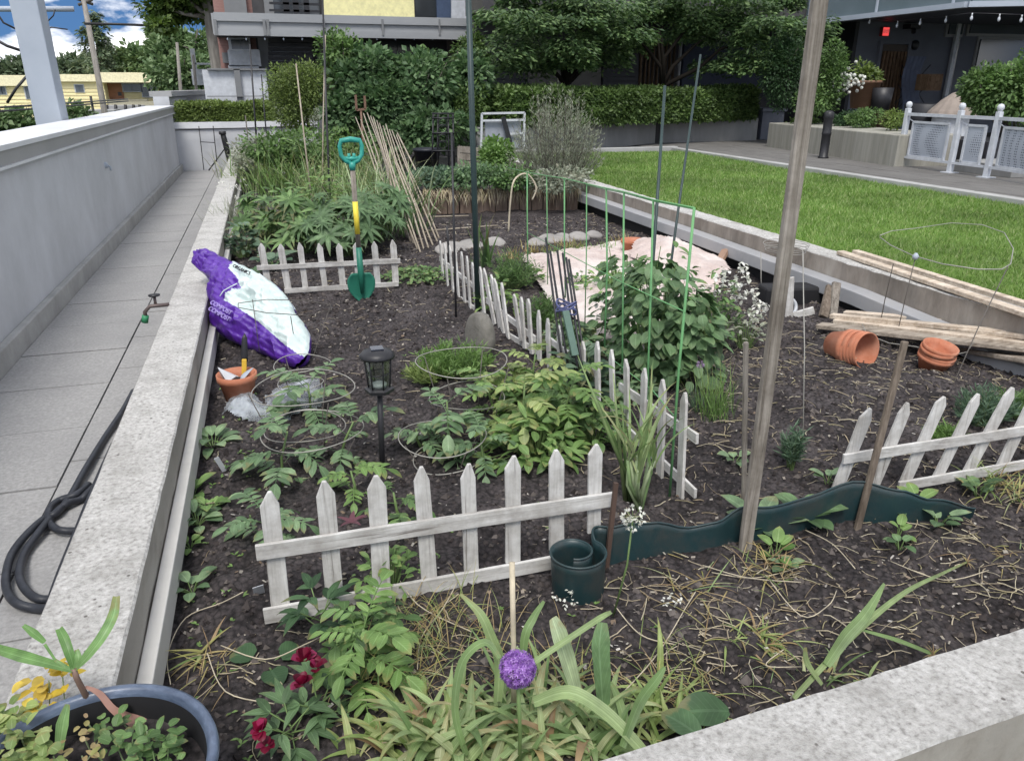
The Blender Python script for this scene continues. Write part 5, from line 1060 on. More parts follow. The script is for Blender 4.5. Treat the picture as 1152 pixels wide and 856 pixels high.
# ---- crumpled clear bags
pl, nt = newmat('clear_plastic'); g1 = N(nt, 'ShaderNodeBsdfPrincipled'); g1.inputs['Base Color'].default_value = (.6, .65, .7, 1); g1.inputs['Roughness'].default_value = .2
tcx = N(nt, 'ShaderNodeTexCoord'); nz_ = N(nt, 'ShaderNodeTexNoise', i_Scale=12.0, i_Detail=3.0); nt.links.new(tcx.outputs['Object'], nz_.inputs[0]); rx = ramp(nt, [(.4, (.2, .2, .2)), (.68, (.6, .6, .6))]); nt.links.new(nz_.outputs['Fac'], rx.inputs[0])
t1 = N(nt, 'ShaderNodeBsdfTransparent'); ms = N(nt, 'ShaderNodeMixShader'); nt.links.new(rx.outputs[0], ms.inputs[0]); nt.links.new(t1.outputs[0], ms.inputs[1]); nt.links.new(g1.outputs[0], ms.inputs[2]); oo = N(nt, 'ShaderNodeOutputMaterial'); nt.links.new(ms.outputs[0], oo.inputs[0])
def sheet(name, poly, label, cat, mat, zb=.02, amp=.03, fr=9, dome=.0, res=44, zf=None):
    xs = [p[0] for p in poly]; ys = [p[1] for p in poly]; pts = [G(x, y, zb) for x, y in poly]; P = [(p.x, p.y) for p in pts]
    x0, x1, y0, y1 = min(p[0] for p in P), max(p[0] for p in P), min(p[1] for p in P), max(p[1] for p in P); mb = MB(); idx = {}; vs = []; fs = []
    cx_, cy_ = (x0+x1)/2, (y0+y1)/2
    for j in range(res+1):
        for i in range(res+1):
            x = x0+(x1-x0)*i/res; y = y0+(y1-y0)*j/res; d = max(0, 1-math.hypot((x-cx_)/(x1-x0)*2, (y-cy_)/(y1-y0)*2))
            nn_ = noise.noise(Vector((x*fr, y*fr, 1))); nn2 = abs(noise.noise(Vector((x*fr*2.3, y*fr*2.3, 4))))
            z = zb+sz(x, y)+amp*nn_+amp*.7*nn2+dome*d+(zf(x, y) if zf else 0); vs.append((x, y, max(z, sz(x, y)+.004)))
    for j in range(res):
        for i in range(res):
            if inside((x0+(x1-x0)*(i+.5)/res, y0+(y1-y0)*(j+.5)/res), P): a = j*(res+1)+i; fs.append((a, a+1, a+res+2, a+res+1))
    used = sorted({i for f in fs for i in f}); mp_ = {k: n for n, k in enumerate(used)}
    mb.add([vs[k] for k in used], [tuple(mp_[i] for i in f) for f in fs], True); o = mb.build(name, mat); return tag(o, label, cat, kind='thing')
sheet('plastic_bag', [(249, 463), (262, 440), (280, 442), (302, 452), (306, 468), (292, 474), (268, 472)], 'crumpled clear plastic bag on the soil nearest the terracotta pot with tools', 'plastic bag', pl, .012, .02, 6, .05, 26)
sheet('plastic_bag', [(298, 442), (318, 432), (352, 424), (366, 436), (362, 455), (340, 462), (312, 470), (298, 462)], 'crumpled clear plastic bag under the feathery seedling inside the wire hoop', 'plastic bag', pl, .01, .018, 6, .04, 26)
# ---- pale tarp
tm = noisemat('pale_pink_tarp', [(.3, (.42, .33, .3)), (.7, (.62, .53, .49))], scale=3.2, rough=.6, bump=.7, bscale=9, bdist=.03, stain=(.72, .7, .67), stain_scale=1.5, stain_amt=.6, dist=1.0)
sheet('garden_tarp', [(587, 291), (612, 284), (660, 276), (712, 268), (730, 278), (800, 300), (812, 320), (770, 355), (728, 392), (700, 396), (672, 384), (655, 366), (620, 340), (606, 318)], 'pale pinkish tarp spread on the soil behind the bean plants', 'tarp', tm, .035, .012, 2.2, .03, 90)
sheet('garden_tarp', [(708, 290), (722, 268), (745, 268), (800, 288), (822, 306), (800, 322), (770, 322), (735, 305)], 'raised pink corner of tarp folded up near the small terracotta pot', 'tarp', tm, .05, .015, 3, .16, 60)
pb = g(711, 286); t = thing('terracotta_pot', 'small terracotta pot half hidden behind the bean plants by the tarp', 'pot', pb); mb = MB(); mb.lathe(potprof(.1, .13), pb, n=28); mb.build('pot_body', M['terracotta'], t)
# ---- stacks of pots: each pot a thing
def nest(c0, axd, r, h, n, step, lab, group):
    axd = Vector(axd).normalized()
    for k in range(n):
        o = thing('terracotta_pot', lab[k], 'pot', c0+axd*step*k, group); mb = MB(); sc_ = 1-.006*k; tilt = (axd+rv(.025)).normalized()
        mb.lathe([(a*sc_, b) for a, b in potprof(r, h, .01, .005)], c0+axd*step*k, tilt, 36); mb.build('pot_body', M['terracotta'], o)
ordn = ['innermost', 'second', 'third', 'fourth', 'fifth', 'outermost']
ctr = YP(972, 393, 0.0+g(968, 412).y); gp = g(972, 413)
rad = .095; axv = Vector((.18, -.93, .1)).normalized(); mouth = Vector((gp.x+.02, gp.y+.02, rad-.005))
nest(mouth-axv*(.13+.017*5), axv, rad, .13, 6, .017, ['terracotta pot at the back of the toppled nest', 'second terracotta pot from the back of the toppled nest', 'third terracotta pot from the back of the toppled nest', 'third terracotta pot from the front of the toppled nest', 'second terracotta pot from the front of the toppled nest', 'front terracotta pot of the toppled nest, its dark mouth open'], 'toppled nest of terracotta pots')
gp = g(1042, 412); bz = Vector((gp.x, gp.y+.03, .0))
nest(bz+Vector((.01, -.05, -.01)), (.03, -.2, 1), .085, .09, 5, .014, [f'terracotta pot in the upright stack right of the toppled nest, {w_}' for w_ in ('lowest', 'second from the bottom', 'middle one', 'second from the top', 'topmost')], 'upright stack of terracotta pots')
# ---- wire hoops and tomato cages
def cage(label, c, r, rings, legs=3, rad=.0022, mat='wire', base=None, taper=.72, seed=0, group='wire tomato cages', cat='plant support'):
    rr_ = random.Random(seed); c = Vector(c); t = thing('tomato_cage', label, cat, (c.x, c.y, 0), group); zs = sorted(rings)
    for k, z in enumerate(sorted(rings, reverse=True)):
        f = taper+(1-taper)*(z/max(rings)) if max(rings) else 1
        mb = MB(); mb.ring((c.x+rr_.gauss(0, .008), c.y+rr_.gauss(0, .008), z+sz(c.x, c.y)), r*f, rad, 44, .008); mb.build('wire_ring', M[mat], t)
    for k in range(legs):
        a = seed+6.283*k/legs; d_ = Vector((math.cos(a), math.sin(a), 0)); zt_ = max(rings)+sz(c.x, c.y)
        mb = MB(); mb.tube([(c.x+d_.x*r, c.y+d_.y*r, zt_), (c.x+d_.x*r*taper, c.y+d_.y*r*taper, zt_*.3), (c.x+d_.x*r*taper*.9, c.y+d_.y*r*taper*.9, -.05)], rad, 5); mb.build('wire_leg', M['wire_dark'], t)
    return t
cage('wire tomato cage around the crumpled plastic bags left of the solar lantern', G(339, 441, .22), .2, (.06, .22), 3, seed=1)
cage('wire tomato cage leaning at the foot of the purple bag', G(335, 405, .15), .13, (.05, .15), 3, seed=2)
cage('wire tomato cage ringing the tomato plant left of the lantern spike', G(352, 486, .13), .19, (.13,), 4, seed=4)
cage('wire tomato cage around the feathery carrots right of the solar lantern', G(524, 407, .28), .19, (.12, .28), 4, seed=2.5)
cage('wire tomato cage around the tomato plant right of the solar lantern', G(500, 489, .12), .165, (.12, .03), 4, seed=5)
t = thing('tomato_cage', 'wire tomato cage tilted over the front of the purple bag', 'plant support', g(330, 380), 'wire tomato cages')
mb = MB()
p_ = [G(268, 341, .3), G(300, 337, .3), G(345, 338, .28), G(372, 343, .26), G(373, 349, .26), G(345, 355, .3), G(300, 352, .32), G(268, 346, .3), G(268, 341, .3)]; mb.tube(p_, .0022, 5); mb.build('wire_ring', M['wire_dark'], t)
for (a_, b_, z) in (((284, 337), (292, 395), .3), ((327, 356), (332, 388), .3), ((371, 346), (352, 402), .26)):
    mb = MB(); mb.tube([G(*a_, z), G(*b_, .06)], .0022, 5); mb.build('wire_leg', M['wire_dark'], t)
# right tall hoop on rods
hc = G(1066, 279, .5); t = thing('wire_hoop', 'large wire hoop held up on three thin rods in front of the lawn', 'plant support', g(1040, 400)); mb = MB(); pts = []
for (x, y) in ((990, 265), (1003, 260), (1030, 257), (1070, 251), (1105, 253), (1130, 262), (1140, 280), (1137, 297), (1127, 303), (1100, 303), (1060, 297), (1028, 288), (1002, 276), (990, 267)): pts.append(G(x, y, .5))
mb.tube(pts, .0028, 6); mb.build('hoop', M['wire'], t)
for (a_, b_) in (((1030, 289), (1006, 388)), ((1005, 297), (988, 374)), ((1134, 300), (1070, 432))):
    q = g(*b_); a0 = G(*a_, .5) if a_[0] != 1005 else G(*a_, .46); mb = MB(); mb.tube([q-Vector((0, 0, .05)), q.lerp(a0, .5)+rv(.004), a0], .0028, 6); mb.build('rod', M['wire_dark'], t)
mb = MB(); mb.lathe([(0, -.018), (.014, -.01), (.017, .004), (.006, .02), (0, .02)], G(1030, 289, .5), n=10); mb.build('rod_cap', M['metal_grey'], t)
t = thing('wire_hoop', 'thin wire hoop lying against the lumber pile behind the toppled pots', 'plant support', g(1020, 385)); mb = MB()
mb.tube([G(x, y, .1) for x, y in ((970, 364), (975, 376), (1000, 386), (1030, 390), (1070, 400), (1088, 396))]+[G(1096, 385, .18)], .0022, 5); mb.build('wire', M['wire'], t)
t = thing('spiral_support', 'spiral wire plant ring on thin legs behind the tall wooden post', 'plant support', g(880, 368)); c = YP(884, 279, 4.4); mb = MB()
for k in range(4): mb.ring(c+Vector((0, 0, -.016*k+.03)), .15-.006*k, .0022, 36, .004)
mb.build('wire_rings', M['wire'], t)
for x, b_ in ((856, 345), (904, 372)):
    mb = MB(); q = YP(x, 283, 4.4); mb.tube([q, YP(x+.5, b_, 4.35)], .003, 5); mb.build('leg', M['wire'], t)
# ---- green mesh fence over the beans
FA = G(594, 306); FB = G(757, 566); FA = (FA.x, FA.y); FB = (FB.x, FB.y)
t = thing('green_wire_fence', 'light green coated wire grid fence over the bean plants', 'fence', ((FA[0]+FB[0])/2, (FA[1]+FB[1])/2, 0))
def F(x, y): return PL(x, y, FA, FB)
mb = MB(); tops = [(572, 189), (593, 194), (615, 198), (635, 201), (660, 207), (682, 212), (702, 216), (735, 225), (781, 234)]
mb.tube([F(*q) for q in tops], .0032, 6); mb.tube([F(x, y+1.5) for x, y in tops[4:]], .002, 6); mb.build('top_wire', M['green_wire'], t)
for (x, y, xb, yb_, r_) in ((593, 194, 594, 306, .005), (615, 198, 616, 320 , .003), (635, 201, 636, 335, .004), (660, 207, 658, 365, .003), (682, 212, 680, 392, .004), (702, 216, 700, 420, .004), (735, 225, 727, 475, .004), (781, 234, 752, 576, .0045)):
    mb = MB(); q, p = F(x, y), F(xb, yb_); mb.tube([p, p.lerp(q, .5)+rv(.004), q], r_, 6); mb.build('upright', M['green_wire'], t)
mb = MB(); mb.tube([F(594, 262), F(660, 297), F(700, 318), F(771, 351)], .0022, 5); mb.build('cross_wire', M['green_wire'], t)
mb = MB(); mb.tube([F(609, 352), F(655, 377), F(700, 413), F(735, 440), F(760, 470)], .0022, 5); mb.build('cross_wire', M['green_wire'], t)
def wiregroup(): pass
# ---- tall poles
def pole(label, bpx, tpx, dy, r_, mat, name='garden_pole', group='thin poles standing in the bed', z=None, by=None, ext=0):
    b = g(*bpx); q = YP(*tpx, b.y+dy); q = q+(q-b)*ext; mb = MB(); mb.tube([b-Vector((0, 0, .05)), b.lerp(q, .5)+rv(.003), q], [r_, r_, r_*.9], 8); return tag(mb.build(name, M[mat]), label, 'pole', group, 'thing')
pole('thick dark green pole rising out of frame beside the far picket section', (538, 352), (527, -5), .0, .018, 'pole_green', ext=.05)
pole('thin dark rod standing left of the thick green pole by the far picket section', (513, 358), (508, 150), .3, .007, 'metal_black')
pole('short thin dark rod just inside the first pickets of the far section', (506, 300), (503, 255), .0, .009, 'metal_black')
pole('thin tall dark rod rising over the spade to the balcony', (372, 250), (363, 0), 1, .011, 'metal_black')
pole('pale stick rising out of the leeks at the left of the spade', (352, 235), (333, 72), .5, .009, 'bamboo')
pole('thin pale stick beside the tall dark rod above the leeks', (362, 230), (366, 40), .5, .008, 'bamboo')
pole('tall dark rod near the far corner of the planter wall', (291, 195), (281, 50), .3, .014, 'metal_black')
pole('slender dark rod leaning at the far end of the planter wall', (303, 190), (294, 84), .2, .011, 'metal_black')
pole('thin rusty rod standing close to the far end of the planter wall', (284, 200), (276, 130), .2, .01, 'wire_dark')
pole('dark rod with wooden tip standing behind the bean plants', (725, 425), (748, 97), .6, .0085, 'pole_green')
pole('dark slanting rod with pale end behind the bean plants', (740, 400), (788, 62), .9, .0075, 'pole_green')
pole('thin upright wire rod right of the spiral plant ring', (905, 505), (903, 280), .3, .0022, 'wire')
# bundle of black folded stakes
t = thing('folded_obelisk', 'bundle of thin black metal stakes bound with blue twine beside the tarp', 'plant support', g(655, 470))
for k, (bx, by, tx, ty) in enumerate(((640, 470, 614, 268), (648, 474, 619, 283), (652, 470, 627, 282), (657, 478, 633, 285), (664, 482, 637, 290), (668, 470, 640, 292))):
    b = g(bx, by-12); q = YP(tx, ty, b.y+.55); m = YP(bx*.45+tx*.55, by*.45+ty*.55, b.y+.2); mb = MB(); mb.tube([b, m, q], .0055, 6); mb.build('stake', M['metal_black'], t)
mb = MB(); c = YP(637, 345, g(655, 470).y+.25); [mb.ring(c+Vector((0, 0, .012*k-.02)), .045, .004, 16, .012) for k in range(4)]; mb.build('twine', plain('blue_twine', (.08, .09, .2)), t)
mb = MB(); p = YP(647, 400, g(655, 470).y+.1); q = YP(636, 350, g(655, 470).y+.2); mb.bar(p, q, .03, .015, (1, 0, 0)); mb.build('green_wrap', plain('green_grey_wrap', (.09, .15, .12)), t)
# bamboo canes
rr = random.Random(77)
cn = [(456, 262, 409, 128), (459, 268, 413, 127), (462, 272, 417, 131), (466, 277, 420, 132), (470, 281, 424, 136), (473, 284, 427, 139), (477, 281, 431, 142), (482, 279, 434, 140), (487, 276, 438, 146), (492, 272, 441, 147), (451, 258, 406, 135), (447, 255, 400, 132), (494, 268, 446, 152)]
wh = ['leftmost', 'second from the left', 'third from the left', 'fourth from the left', 'fifth from the left', 'sixth from the left', 'middle', 'sixth from the right', 'fifth from the right', 'fourth from the right', 'third from the right', 'second from the right', 'rightmost']
for k, (bx, by, tx, ty) in enumerate(sorted(cn)):
    b = g(bx, by); q = YP(tx, ty, b.y+1.9); mb = MB(); mb.tube([b, b.lerp(q, .33)+rv(.012), b.lerp(q, .66)+rv(.012), q], [.0085, .0085, .008, .006], 6)
    tag(mb.build('bamboo_cane', M['bamboo']), f'pale bamboo cane leaning in the slanting row beside the leeks, {wh[k]}', 'cane', 'bamboo canes leaning in a row', 'thing')
b, q = g(520, 244), YP(447, 150, 9.2); mb = MB(); mb.tube([YP(447, 150, 9.6), YP(462, 180, 9.2), YP(487, 232, 8.4), YP(496, 240, 8.3)], .009, 6); tag(mb.build('bent_branch', M['bamboo']), 'bent pale branch lying across the right side of the bamboo canes', 'branch')
for (x0, y0, x1, y1, lab) in ((487, 246, 527, 245, 'pale thin stick lying on the dark soil behind the thick green pole'), (480, 262, 560, 256, 'long thin pale stick lying in front of the dark soil patch')):
    mb = MB(); mb.tube([g(x0, y0)+Vector((0, 0, .02)), g(x1, y1)+Vector((0, 0, .02))], .008, 6); tag(mb.build('fallen_stick', M['bamboo']), lab, 'stick')
# timber edging of the far bed with dead roots
t = thing('timber_edging', 'low brown timber edging with hanging dead roots across the far part of the bed', 'edging', g(560, 240))
p, q = g(476, 241), g(650, 236); mb = MB()
for k in range(13):
    a = p.lerp(q, k/13); b = p.lerp(q, (k+.93)/13); z = .27+rnd.uniform(-.03, .02); mb.bar(a+Vector((0, 0, z/2)), b+Vector((0, 0, z/2)), .05, z, (0, 1, 0), .004)
mb.build('timber_board', noisemat('root_brown', [(.3, (.09, .06, .045)), (.7, (.25, .19, .15))], scale=16, bump=.8, stretch=(1, 1, .15)), t)
mb = MB(); ax_ = (q-p)
for k in range(420):
    u = rnd.random(); b = p+ax_*u+Vector((0, -.035, .27+rnd.uniform(-.03, .03))); mb.blade(b, (rnd.gauss(0, .3), -.4, -.3), rnd.uniform(.08, .24), .007, 1.0, 4)
mb.build('dead_roots', M['straw'], t)
mb = MB(); n = 40
vs = [tuple(p+ax_*(i/n)+Vector((0, .05+.9*j/6, .24+.03*noise.noise(Vector((i*.4, j*.6, 1)))))) for j in range(7) for i in range(n+1)]
mb.add(vs, [(j*(n+1)+i, j*(n+1)+i+1, (j+1)*(n+1)+i+1, (j+1)*(n+1)+i) for j in range(6) for i in range(n)], True); mb.build('soil_fill', M['soil'], t)
# edging stones
rr = random.Random(13); stm = noisemat('pale_flat_stone', [(.3, (.2, .19, .18)), (.7, (.34, .32, .3))], scale=6, bump=.3)
labs = ['first from the left end', 'second from the left end', 'third from the left end', 'beside the reddish plants', 'right of the reddish plants', 'in the middle of the right half', 'under the small green fence uprights', 'smallest one at the right end']
for k, (x, y, w_) in enumerate(((508, 283, .2), (531, 279, .17), (556, 276, .15), (604, 276, .13), (618, 272, .15), (634, 271, .15), (651, 269, .14), (668, 267, .11))):
    c = g(x, y); mb = MB(); mb.lathe([(0, .0), (w_*.68, .0), (w_*.72, .02), (w_*.66, .035), (w_*.4, .04), (0, .042)], c+Vector((0, 0, .005)), (rr.gauss(0, .08), -.2, 1), 18, wob=.1); tag(mb.build('edging_stone', stm), f'pale edging stone behind the tarp, {labs[k]}', 'stone', 'flat stones edging the plot')
# hose on the walkway
def spl(P, n=6):
    out = []
    for i in range(len(P)-1):
        a, b, c_, d = P[max(i-1, 0)], P[i], P[i+1], P[min(i+2, len(P)-1)]
        for s in range(n): u = s/n; out.append(.5*((2*b)+(c_-a)*u+(2*a-5*b+4*c_-d)*u*u+(3*b-a-3*c_+d)*u**3))
    return out+[P[-1]]
t = thing('garden_hose', 'thick black garden hose looped on the walkway against the planter wall', 'hose', G(40, 620, -.27))
hz = -.25
for pts in ([(150, 440), (138, 462), (118, 492), (96, 528), (78, 560), (63, 577), (50, 583), (31, 600), (14, 622), (7, 645), (8, 664), (18, 678), (40, 684), (56, 684)],
            [(118, 535), (100, 553), (90, 562), (76, 566), (62, 577), (45, 597), (28, 622), (22, 645), (28, 662), (42, 673), (60, 674)],
            [(100, 545), (86, 556), (66, 563), (55, 574), (56, 588), (67, 596), (86, 597)],
            [(128, 500), (108, 545), (90, 590), (70, 640), (56, 680)]):
    zz_ = [hz]*len(pts); mb = MB(); mb.tube(spl([G(x, y, hz+(.012 if i % 2 else 0)) for i, (x, y) in enumerate(pts)], 6), .0145, 10); mb.build('hose_loop', noisemat('black_rubber', [(.3, (.022, .024, .03)), (.7, (.04, .044, .055))], scale=20, rough=.45, bump=.1), t)
# tap on the outer face of the planter wall
t = thing('garden_tap', 'brass and green garden tap on the walkway side of the planter wall', 'tap', (-.66, 5.6, -.02)); c = XP(184, 343, -.64)
mb = MB(); mb.tube([c+Vector((.03, 0, 0)), c+Vector((-.07, -.01, .0)), c+Vector((-.1, -.01, -.03)), c+Vector((-.1, -.01, -.07))], .011, 10); mb.tube([c+Vector((-.04, 0, 0)), c+Vector((-.04, 0, .05))], .008, 8); mb.build('tap_body', plain('dull_brass', (.11, .085, .08), .5, .3), t)
mb = MB(); mb.lathe([(0, 0), (.03, .004), (.032, .012), (0, .016)], c+Vector((-.04, 0, .05)), n=8); mb.build('handle', M['metal_black'], t)
mb = MB(); mb.tube([c+Vector((-.1, -.01, -.05)), c+Vector((-.11, -.01, -.09))], .018, 10); mb.build('connector', plain('green_connector', (.03, .2, .09)), t)
# plant tags
def ptag(x, y, label, h=.07, lean=(.1, 0), w_=.018):
    b = g(x, y); mb = MB(); mb.bar(b, b+Vector((lean[0]*h, lean[1]*h-.02, h)), w_, .0015, (1, .2, 0)); tag(mb.build('plant_tag', M['metal_white']), label, 'plant tag', 'white plant tags')
ptag(253, 530, 'white plant tag beside the small seedlings at the left planter wall', .07, (-.3, 0))
ptag(292, 668, 'white square plant tag left of the front picket fence end', .04, (0, 0), .03)
ptag(298, 632, 'tiny white plant tag just behind the left end of the front fence', .03, (0, 0), .02)
# ================================================================ plants of the bed
P = {
 'tomato': leafmat('tomato_leaf', [(.08, .15, .065), (.13, .23, .1), (.2, .31, .15), (.1, .19, .075)], vscale=25, vein='side', tip=.35),
 'bean': leafmat('bean_leaf', [(.06, .12, .045), (.09, .175, .065), (.14, .25, .1), (.075, .145, .055)], vscale=22, vein='side', tip=.1),
 'bright': leafmat('bright_leaf', [(.09, .18, .035), (.14, .26, .055), (.19, .32, .08), (.11, .21, .04)], vscale=20, vein='side', tip=.35),
 'yellowish': leafmat('yellow_green_leaf', [(.16, .24, .05), (.24, .32, .08), (.32, .38, .13), (.14, .22, .05)], vscale=20, vein='side', tip=.35),
 'blue': leafmat('blue_green_leaf', [(.055, .11, .065), (.09, .16, .095), (.13, .21, .13), (.07, .13, .07)], vscale=20, vein='side', tip=.35),
 'lupin': leafmat('lupin_leaf', [(.06, .13, .03), (.1, .2, .05), (.16, .28, .08), (.05, .1, .035)], vscale=12, vein='side', tip=.35),
 'blade': leafmat('strap_leaf', [(.12, .21, .06), (.19, .29, .1), (.27, .36, .14), (.15, .24, .07), (.36, .4, .19)], vscale=14, vein='par', tip=.4),
 'grey': leafmat('grey_green_needle', [(.17, .2, .14), (.25, .28, .2), (.33, .36, .27), (.2, .2, .15)], vscale=6),
 'dark': leafmat('dark_garden_leaf', [(.025, .065, .025), (.04, .1, .035), (.07, .15, .06)], vscale=20, vein='side', tip=.35),
 'wither': leafmat('withered_leaf', [(.33, .25, .12), (.42, .36, .16), (.24, .16, .09), (.4, .3, .18), (.3, .3, .1)], vscale=20),
 'leek': leafmat('leek_stalk', [(.3, .4, .2), (.42, .5, .3), (.2, .32, .12)], vscale=14, vein='par', tip=0.4),
 'stem': plain('green_stem', (.13, .2, .07), .6),
 'white': wfl, 'purple': leafmat('allium_petal', [(.28, .12, .46), (.4, .2, .6), (.52, .33, .7), (.2, .08, .36)], vscale=30),
 'red': leafmat('dark_red_petal', [(.13, .003, .022), (.22, .006, .038), (.08, .002, .015), (.32, .03, .1)], vscale=30, trans=.3),
 'lilac': leafmat('lilac_petal', [(.35, .25, .4), (.45, .35, .5)], vscale=30),
}
def A2(a, e=0): return Vector((math.cos(a)*math.cos(e), math.sin(a)*math.cos(e), math.sin(e)))
def compound(mb, base, d, L, r, n=5, lw=.5, toothed=True, st=None):
    """pinnate leaf"""
    d = Vector(d).normalized(); p = Vector(base); up = Vector((0, 0, 1)); pts = [p.copy()]; sd = d.cross(up).normalized() if abs(d.z) < .98 else Vector((1, 0, 0)); m = 6
    for i in range(m):
        p = p+d*(L/m); pts.append(p.copy()); d = (Matrix.Rotation(-r.uniform(.08, .25), 3, sd) @ d).normalized()
        if i >= 1 and i < m-1:
            for s in (-1, 1):
                ll = L*.42*(1-.35*abs(i-3)/3)*r.uniform(.75, 1.15); ld = (d*.55+sd*s+Vector((0, 0, r.uniform(-.3, .15))))
                mb.leaf(p, ld, (0, 0, 1), ll, ll*lw*r.uniform(.85, 1.1), r.uniform(.3, .9), 4, .1)
                if r.random() < .5: mb.leaf(p-d*L/m*.5, ld, (0, 0, 1), ll*.35, ll*.22, .4, 2, .1)
    ll = L*.45; mb.leaf(p, d, (0, 0, 1), ll, ll*lw*1.1, .5, 4, .1)
    mb.tube(pts, [.0016]*len(pts), 4, False)
def tomato(x, y, h, n, L, label, seed, leaf='tomato', group='tomato seedlings', name='tomato_plant'):
    r = random.Random(seed); b = g(x, y); t = thing(name, label, 'plant', b, group); mb = MB(); top = b+Vector((r.gauss(0, .03), r.gauss(0, .03), h)); mb.tube([b-Vector((0, 0, .02)), b.lerp(top, .5)+rv(.006), top], [.006, .005, .003], 6); mb.build('stem', P['stem'], t)
    mb = MB()
    for k in range(n): s = (k+.6)/n; compound(mb, b.lerp(top, s), A2(k*2.4+r.uniform(-.3, .3), r.uniform(.1, .7)*(.6+s)), L*r.uniform(.75, 1.15), r)
    mb.build('foliage', P[leaf], t); return t
tomato(318, 548, .2, 8, .185, 'large tomato seedling behind the left half of the front picket fence', 1)
tomato(380, 520, .17, 7, .16, 'tomato seedling just left of the solar lantern spike', 2)
tomato(350, 470, .15, 10, .17, 'pale tomato seedling standing through the crumpled plastic bags', 3)
tomato(505, 505, .2, 9, .18, 'tomato seedling in the wire cage right of the solar lantern', 4)
tomato(478, 508, .12, 6, .13, 'small tomato seedling beside the lantern spike on its right', 5)
tomato(298, 607, .12, 7, .14, 'leafy seedling just behind the left end of the front fence', 6)
tomato(400, 560, .1, 6, .12, 'small bright seedling behind the second gap of the front fence', 7, 'bright')
tomato(545, 525, .13, 8, .14, 'tomato seedling at the foot of the celery clump', 8)
tomato(455, 590, .12, 7, .11, 'leafy seedling between the middle pickets of the front fence', 9, 'lupin')
def rosette(x, y, n, L, W, label, seed, leaf='bright', kind='oval', e=(.2, 1.1), droop=.8, group=None, name='seedling', h=0, cat='plant', z=None, spread=.0):
    r = random.Random(seed); b = g(x, y) if z is None else G(x, y, z); t = thing(name, label, cat, b, group); mb = MB(); sm_ = MB()
    for k in range(n):
        a = k*2.4+r.uniform(-.4, .4); el = r.uniform(*e); o = b+Vector((r.gauss(0, spread), r.gauss(0, spread), 0)); l = L*r.uniform(.65, 1.15); q = o+A2(a, el)*l*.45+Vector((0, 0, h*r.random()))
        sm_.tube([o-Vector((0, 0, .01)), q], [.0015+L*.006]*2, 4, False); mb.leaf(q, A2(a, el*.5), (0, 0, 1), l*.75, W*r.uniform(.8, 1.15), droop*r.uniform(.6, 1.4), 5, .12, kind)
    sm_.build('stem', P['stem'], t); mb.build('foliage', P[leaf], t); return t
for k, (x, y, n, L, lab) in enumerate(((240, 503, 16, .11, 'leafy seedling against the left planter wall below the pot with tools'), (216, 560, 14, .1, 'leafy seedling at the left wall level with the first tomato'), (222, 590, 12, .09, 'low leafy seedling at the left wall behind the fence line'), (214, 615, 7, .06, 'tiny seedling at the left wall just before the fence end'), (216, 665, 10, .08, 'curled seedling at the left wall left of the fence corner'), (235, 575, 9, .08, 'small round leafed seedling close to the left wall'))):
    rosette(x, y, n, L, L*.42, lab, 100+k, 'bright' if k % 2 else 'tomato', group='seedlings along the left planter wall')
# feathery plants
def feathery(x, y, h, rad, n, label, seed, leaf='bright', cat='plant', name='feathery_plant', L=.045, group=None, fine=True):
    r = random.Random(seed); b = g(x, y); t = thing(name, label, cat, b, group); mb = MB(); sm_ = MB()
    for k in range(n):
        a = r.uniform(0, 6.28); q = r.random()**.5*rad; tp = b+Vector((math.cos(a)*q, math.sin(a)*q*.8, h*(1-.4*(q/rad)**2)*r.uniform(.55, 1.1))); o = b+Vector((math.cos(a)*q*.25, math.sin(a)*q*.25, 0)); m = o.lerp(tp, .6)+Vector((0, 0, .02)); sm_.tube([o, m, tp], [.0012, .001, .0006], 3, False)
        for j in range(22):
            p = o.lerp(tp, r.uniform(.35, 1.05)); d = (tp-o).normalized()*.6+A2(r.uniform(0, 6.28), r.uniform(-.3, .9)); mb.quad_leaf(p, d, rv(), L*r.uniform(.5, 1.2), L*(.12 if fine else .42))
    sm_.build('stem', P['stem'], t); mb.build('foliage', P[leaf], t); return t
feathery(512, 425, .17, .2, 150, 'feathery bright green carrot tops inside the wire ring behind the tomato', 11, 'bright')
feathery(478, 432, .1, .1, 40, 'small tuft of feathery carrot tops nearest the solar lantern', 12, 'yellowish')
feathery(610, 372, .2, .13, 60, 'feathery green herb behind the tumbled picket section', 13, 'lupin')
feathery(575, 325, .25, .22, 90, 'wispy green herb growing through the far picket section', 14, 'lupin')
feathery(890, 528, .16, .05, 30, 'small wispy blue green plant behind the green edging', 15, 'blue')
feathery(1102, 480, .16, .13, 70, 'feathery blue green carrot tops behind the slanting picket fence', 16, 'blue')
feathery(1060, 500, .07, .08, 26, 'small bright tuft behind the third slanting picket', 17, 'bright')
feathery(1145, 470, .12, .14, 50, 'feathery green plant at the right edge behind the slanting pickets', 18, 'lupin')
